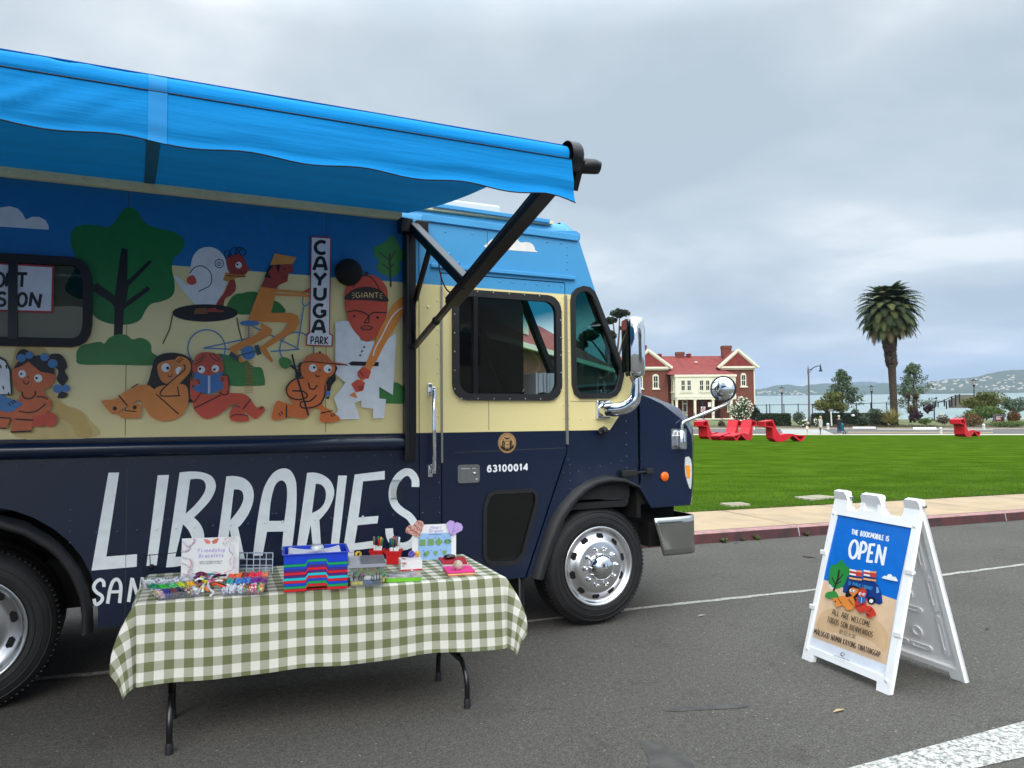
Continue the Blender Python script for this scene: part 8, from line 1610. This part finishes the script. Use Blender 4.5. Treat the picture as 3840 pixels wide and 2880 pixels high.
b = MB(); b.panel([P2(*q) for q in outer2], [[P2(*q) for q in hnd2]], -BN*.012); b.panel([P2(*q) for q in outer2], [[P2(*q) for q in inset(outer2, .035)]] if False else [[P2(.035, .085), P2(SWD-.035, .085), P2(SWD-.045, SL2*.86), P2(.045, SL2*.86)]], -BN*.035)
bk = b.build('back_leaf', PLW, root, bevel=.006, seg=2)
b = MB()
def rib(x0, y0, x1, y1, w_=.035):
    a, c = P2(x0, y0)-BN*.013, P2(x1, y1)-BN*.013; d = (c-a).normalized(); s_ = d.cross(BN).normalized()*w_/2; n = 6; pts_ = []
    for i in range(n+1): t_ = -90+180*i/n; pts_.append(c+d*w_/2*math.cos(rad(t_))+s_*math.sin(rad(t_)))
    for i in range(n+1): t_ = 90+180*i/n; pts_.append(a+d*w_/2*math.cos(rad(t_))+s_*math.sin(rad(t_)))
    b.ring(pts_, [p_.lerp(sum(pts_, Vector())/len(pts_), .34) for p_ in pts_], -BN*.010)
for x0, y0, x1, y1 in ((.10, .16, .10, .46), (.10, .54, .10, .86), (SWD-.10, .16, SWD-.10, .40), (SWD-.10, .46, SWD-.10, .66), (SWD-.12, .72, SWD-.12, .92), (.2, .16, .34, .16), (.2, .29, .34, .29), (.36, .42, .52, .42), (.2, .52, .34, .52), (.36, .62, .5, .62), (.38, .16, .52, .16), (.2, .70, .34, .70), (.36, .80, .48, .80)): rib(x0, y0, x1, y1)
for x, y in ((.45, .26), (.45, .52), (.27, .42)): rib(x-.004, y, x+.004, y, .075)
b.build('ribs', PLW, bk)
b = MB(); b.tube([fl2(.0, .965)-FN*.02, fl2(.16, .965)-FN*.02], .009, 8); b.tube([fl2(SWD-.16, .965)-FN*.02, fl2(SWD+.002, .965)-FN*.02], .009, 8); b.build('hinge_pin', STEEL, root)
pm_ = plane_map(sFL-FN*.010, FN); A = Art(pm_, FN, .00025, .0003, rough=.3)
POSTER = [(440, 275), (955, 368), (768, 1392), (232, 1180)]
A.poly(RS, POSTER, (226, 232, 244)); A.poly(RS, [(440, 275), (955, 368), (850, 880), (343, 745)], (10, 110, 206))
A.poly(RS, [(346, 726), (380, 735), (395, 790), (480, 782), (560, 812), (640, 830), (720, 828), (758, 834), (853, 866), (784, 1316), (270, 1122)], (226, 194, 160))
A.poly(RS, [(430, 925), (380, 930), (330, 965), (300, 1060), (420, 1090), (560, 1100), (690, 1160), (770, 1230), (790, 1100), (720, 1010), (600, 960), (500, 930)], (214, 180, 140), True)
A.text(RS, 'THE BOOKMOBILE IS', (541, 411), (798, 461), (4, -34), 6.5, (240, 244, 248)); A.text(RS, 'OPEN', (520, 572), (764, 622), (18, -122), 19, (240, 244, 248), gap=.2)
A.poly(RS, [(475, 588), (500, 625), (535, 650), (528, 690), (512, 715), (520, 740), (478, 775), (452, 786), (430, 788), (400, 765), (382, 725), (388, 690), (400, 630), (440, 618)], (40, 138, 62), True)
A.line(RS, [(457, 658), (448, 720), (418, 805)], 12, (44, 24, 36)); A.line(RS, [(486, 686), (446, 738)], 8, (44, 24, 36)); A.line(RS, [(408, 712), (436, 768)], 8, (44, 24, 36)); A.line(RS, [(472, 738), (434, 760)], 7, (44, 24, 36))
NV = (22, 58, 128); A.poly(RS, [(515, 706), (700, 745), (722, 758), (740, 790), (752, 832), (758, 888), (735, 898), (482, 812), (490, 770)], NV); A.poly(RS, [(716, 774), (730, 782), (736, 815), (714, 820)], (120, 170, 210)); A.circ(RS, 682, 872, 27, (24, 22, 26)); A.circ(RS, 680, 874, 14, (232, 232, 236))
A.text(RS, 'SF PUBLIC LIBRARY', (522, 760), (688, 800), (3, -22), 4.2, (60, 140, 196))
for x0, y0 in ((532, 652), (632, 658)):
    for i, (cl, cr) in enumerate((((236, 236, 240), (232, 160, 100)), ((206, 60, 60), (206, 60, 60)), ((236, 236, 240), (206, 70, 60)), ((24, 50, 110), (24, 60, 120)), ((236, 180, 110), (232, 160, 100)))):
        y_ = y0+i*14; A.poly(RS, [(x0, y_), (x0+44, y_+9), (x0+42, y_+21), (x0-2, y_+12)], cl); A.poly(RS, [(x0+44, y_+9), (x0+88, y_+13), (x0+86, y_+26), (x0+42, y_+21)], cr)
A.poly(RS, [(760, 712), (778, 700), (792, 704), (800, 692), (822, 690), (834, 706), (852, 708), (864, 726), (862, 740), (768, 720)], (236, 238, 242), True); A.poly(RS, [(365, 840), (372, 820), (390, 812), (412, 808), (436, 808), (452, 826), (456, 850), (410, 858), (372, 850)], (48, 142, 60), True)
# the two small readers on the poster
A.poly(RS, [(535, 778), (560, 768), (585, 775), (598, 800), (596, 880), (570, 898), (545, 845), (508, 850), (515, 810)], BLK, True); A.poly(RS, [(420, 858), (445, 852), (490, 838), (520, 850), (560, 850), (572, 890), (560, 930), (520, 938), (490, 905), (470, 912), (445, 915), (430, 890)], (230, 140, 60), True); A.circ(RS, 560, 808, 26, (214, 126, 66)); A.circ(RS, 545, 802, 10, WHT); A.circ(RS, 568, 806, 10, WHT); A.circ(RS, 549, 803, 4, BLK); A.circ(RS, 572, 808, 4, BLK)
A.line(RS, [(590, 790), (585, 815), (540, 858), (530, 868), (560, 876)], 14, (222, 132, 62), True); A.line(RS, [(530, 866), (562, 905)], 4, BLK); A.line(RS, [(455, 850), (470, 878)], 4, BLK); A.circ(RS, 440, 878, 5, BLK); A.circ(RS, 478, 885, 5, BLK)
A.poly(RS, [(578, 880), (600, 860), (650, 875), (655, 905), (690, 915), (715, 950), (720, 978), (700, 975), (690, 990), (655, 985), (650, 950), (610, 955), (580, 925)], (206, 62, 48), True); A.circ(RS, 626, 820, 30, (196, 70, 52), 38); A.circ(RS, 612, 826, 10, WHT); A.circ(RS, 638, 830, 10, WHT); A.circ(RS, 614, 827, 4, BLK); A.circ(RS, 640, 831, 4, BLK)
for i in range(3): A.line(RS, [(604+i*10, 800-i*5), (622+i*8, 790-i*2)], 3, BLK)
A.poly(RS, [(598, 838), (624, 850), (650, 846), (648, 886), (622, 894), (596, 880)], (40, 100, 170)); A.line(RS, [(624, 852), (622, 892)], 3, WHT); A.circ(RS, 592, 858, 8, (196, 70, 52)); A.circ(RS, 655, 866, 8, (196, 70, 52)); A.line(RS, [(582, 916), (640, 895)], 4, BLK); A.line(RS, [(676, 950), (696, 928)], 4, BLK); A.line(RS, [(650, 966), (680, 975)], 4, BLK)
A.text(RS, 'ALL ARE WELCOME', (420, 968), (682, 1056), (6, -36), 4.6, (40, 26, 22)); A.text(RS, 'TODOS SON BIENVENIDOS', (386, 1020), (700, 1128), (6, -36), 4.6, (40, 26, 22)); A.font(RS, '歡迎大家', (468, 1102), (584, 1142), (6, -32), (40, 26, 22)); A.text(RS, 'MALUGOD NAMIN KAYONG TINATANGGAP', (296, 1102), (754, 1266), (6, -36), 4.6, (40, 26, 22))
A.ring(RS, 496, 1246, 13, 3, (40, 40, 50)); A.line(RS, [(500, 1256), (490, 1252), (486, 1242), (492, 1236)], 3, (40, 40, 50)); A.text(RS, 'San Francisco Public Library', (440, 1256), (546, 1294), (1, -9), 1.8, (70, 72, 84))
A.build('poster', fl_o)

# ================================================================== SMALL THINGS ON THE STREET AND IN THE CAB
def weed(label, px_, s_, seed):
    r = random.Random(seed); c = onZ(*px_, 0); b = MB()
    for _ in range(26): a = r.uniform(0, 6.28); d = Vector((math.cos(a), math.sin(a), r.uniform(.4, 1.6))).normalized()*s_*r.uniform(.5, 1); w_ = d.cross(Vector((0, 0, 1))).normalized()*s_*.09; b.add([c-w_, c+w_, c+d*.7+w_*1.4, c+d, c+d*.7-w_*1.4], [(0, 1, 2, 3, 4)], r.randrange(3))
    tag(b.build('weed', lmats('lime'), recalc=False), label, 'weed', 'weeds growing in the kerb gutter')
RK = region(2500, 1750, 640/2212)
weed('broad leafed weed below the kerb joint nearest the bumper', RK(742, 985), .085, 1); weed('thin grass tuft between the two leafy kerb weeds', RK(985, 962), .06, 2); weed('flowering weed at the kerb, furthest from the bumper', RK(1160, 950), .10, 3); weed('thin grass tuft by the kerb next to the sign', RK(1815, 900), .09, 4)
def cover(label, quad): 
    P_ = [LGP(*RK(*q)) +Vector((0, 0, .03)) for q in quad]; b = MB(); b.panel(P_, [], (0, 0, -.08)); o = tag(b.build('utility_cover', mat('cover_concrete', (176, 168, 148), .9, var=.15, vs=6), bevel=.01), label, 'utility cover', 'concrete utility covers in the lawn'); c = sum(P_, Vector())/4; b = MB(); b.panel([c.lerp(p_, .72)+Vector((0, 0, .004)) for p_ in P_], [], (0, 0, -.01)); b.build('lid', mat('cover_lid', (150, 142, 122), .9, var=.2), o)
cover('concrete utility cover in the lawn near the bookmobile bumper', [(690, 492), (950, 480), (1085, 506), (830, 520)]); cover('concrete utility cover in the lawn beside the A-frame sign', [(1655, 410), (1960, 385), (2200, 408), (1880, 442)])
b = MB(); b.tube([onZ(*RK(*q), .008) for q in ((1765, 1160), (1820, 1168), (1880, 1172), (1935, 1184))], [.006, .008, .007, .003], 6); b.tube([onZ(*RK(*q), .008) for q in ((1820, 1168), (1840, 1180))], [.005, .003], 5); tag(b.build('twig', BARK), 'thin dark twig lying on the asphalt left of the sign', 'twig')
def fleaf(label, q, col, s_): c = onZ(*q, .006); b = MB(); b.add([c+Vector((-s_, 0, 0)), c+Vector((0, -s_*.25, .006)), c+Vector((s_, .0, .003)), c+Vector((0, s_*.25, .008))], [(0, 1, 2, 3)]); tag(b.build('fallen_leaf', mat('leaf_litter', col, .8)), label, 'leaf', 'dead leaves on the asphalt')
fleaf('pale dry leaf on the asphalt in front of the A-frame sign', (3144, 2666), (170, 150, 110), .05); fleaf('grey leaf on the asphalt right of the front wheel', (2631, 2309), (150, 146, 132), .05); fleaf('dark leaf scrap on the asphalt right of the A-frame sign', (3702, 2360), (30, 28, 28), .035); fleaf('small dark leaf at the kerb below the bumper', (2760, 2038), (44, 40, 38), .04)
rg = random.Random(12); FOLD = mat('white_folder', (206, 210, 218), .6)
for i in range(12):
    x = 3.06+i*.030+(0.02 if i > 6 else 0); b = MB(); l_ = rg.uniform(-.012, .012); q = [(x, 1.74), (x+.02, 1.74), (x+.02+l_, 2.03+rg.uniform(-.01, .01)), (x+l_, 2.03)]; b.panel([(a_, .62+.004*i, z_) for a_, z_ in q], [], (0, .22, 0)); tag(b.build('folder', FOLD), 'white folder standing in the row on the cab dashboard', 'folder', 'white folders on the dashboard')
b = MB(); b.panel([(3.02, .58, 1.70), (3.48, .58, 1.72), (3.48, .90, 1.72), (3.02, .90, 1.70)], [], (0, 0, .03)); tag(b.build('dash_tray', mat('grey_tray', (170, 170, 172), .5)), 'pale tray under the folders on the dashboard', 'tray')

# ================================================================== HAZE
HAZE = True
if HAZE:
    m = bpy.data.materials.new('haze_air'); m.use_nodes = True; t = m.node_tree; t.nodes.clear(); o = t.nodes.new('ShaderNodeOutputMaterial'); v = t.nodes.new('ShaderNodeVolumePrincipled'); v.inputs['Color'].default_value = (.48, .64, .90, 1); v.inputs['Density'].default_value = .00012; v.inputs['Anisotropy'].default_value = 0.0; t.links.new(v.outputs[0], o.inputs['Volume'])
    b = MB(); b.box((0, 0, 240), (16000, 16000, 680)); h_ = b.build('haze', m); tag(h_, kind='stuff')
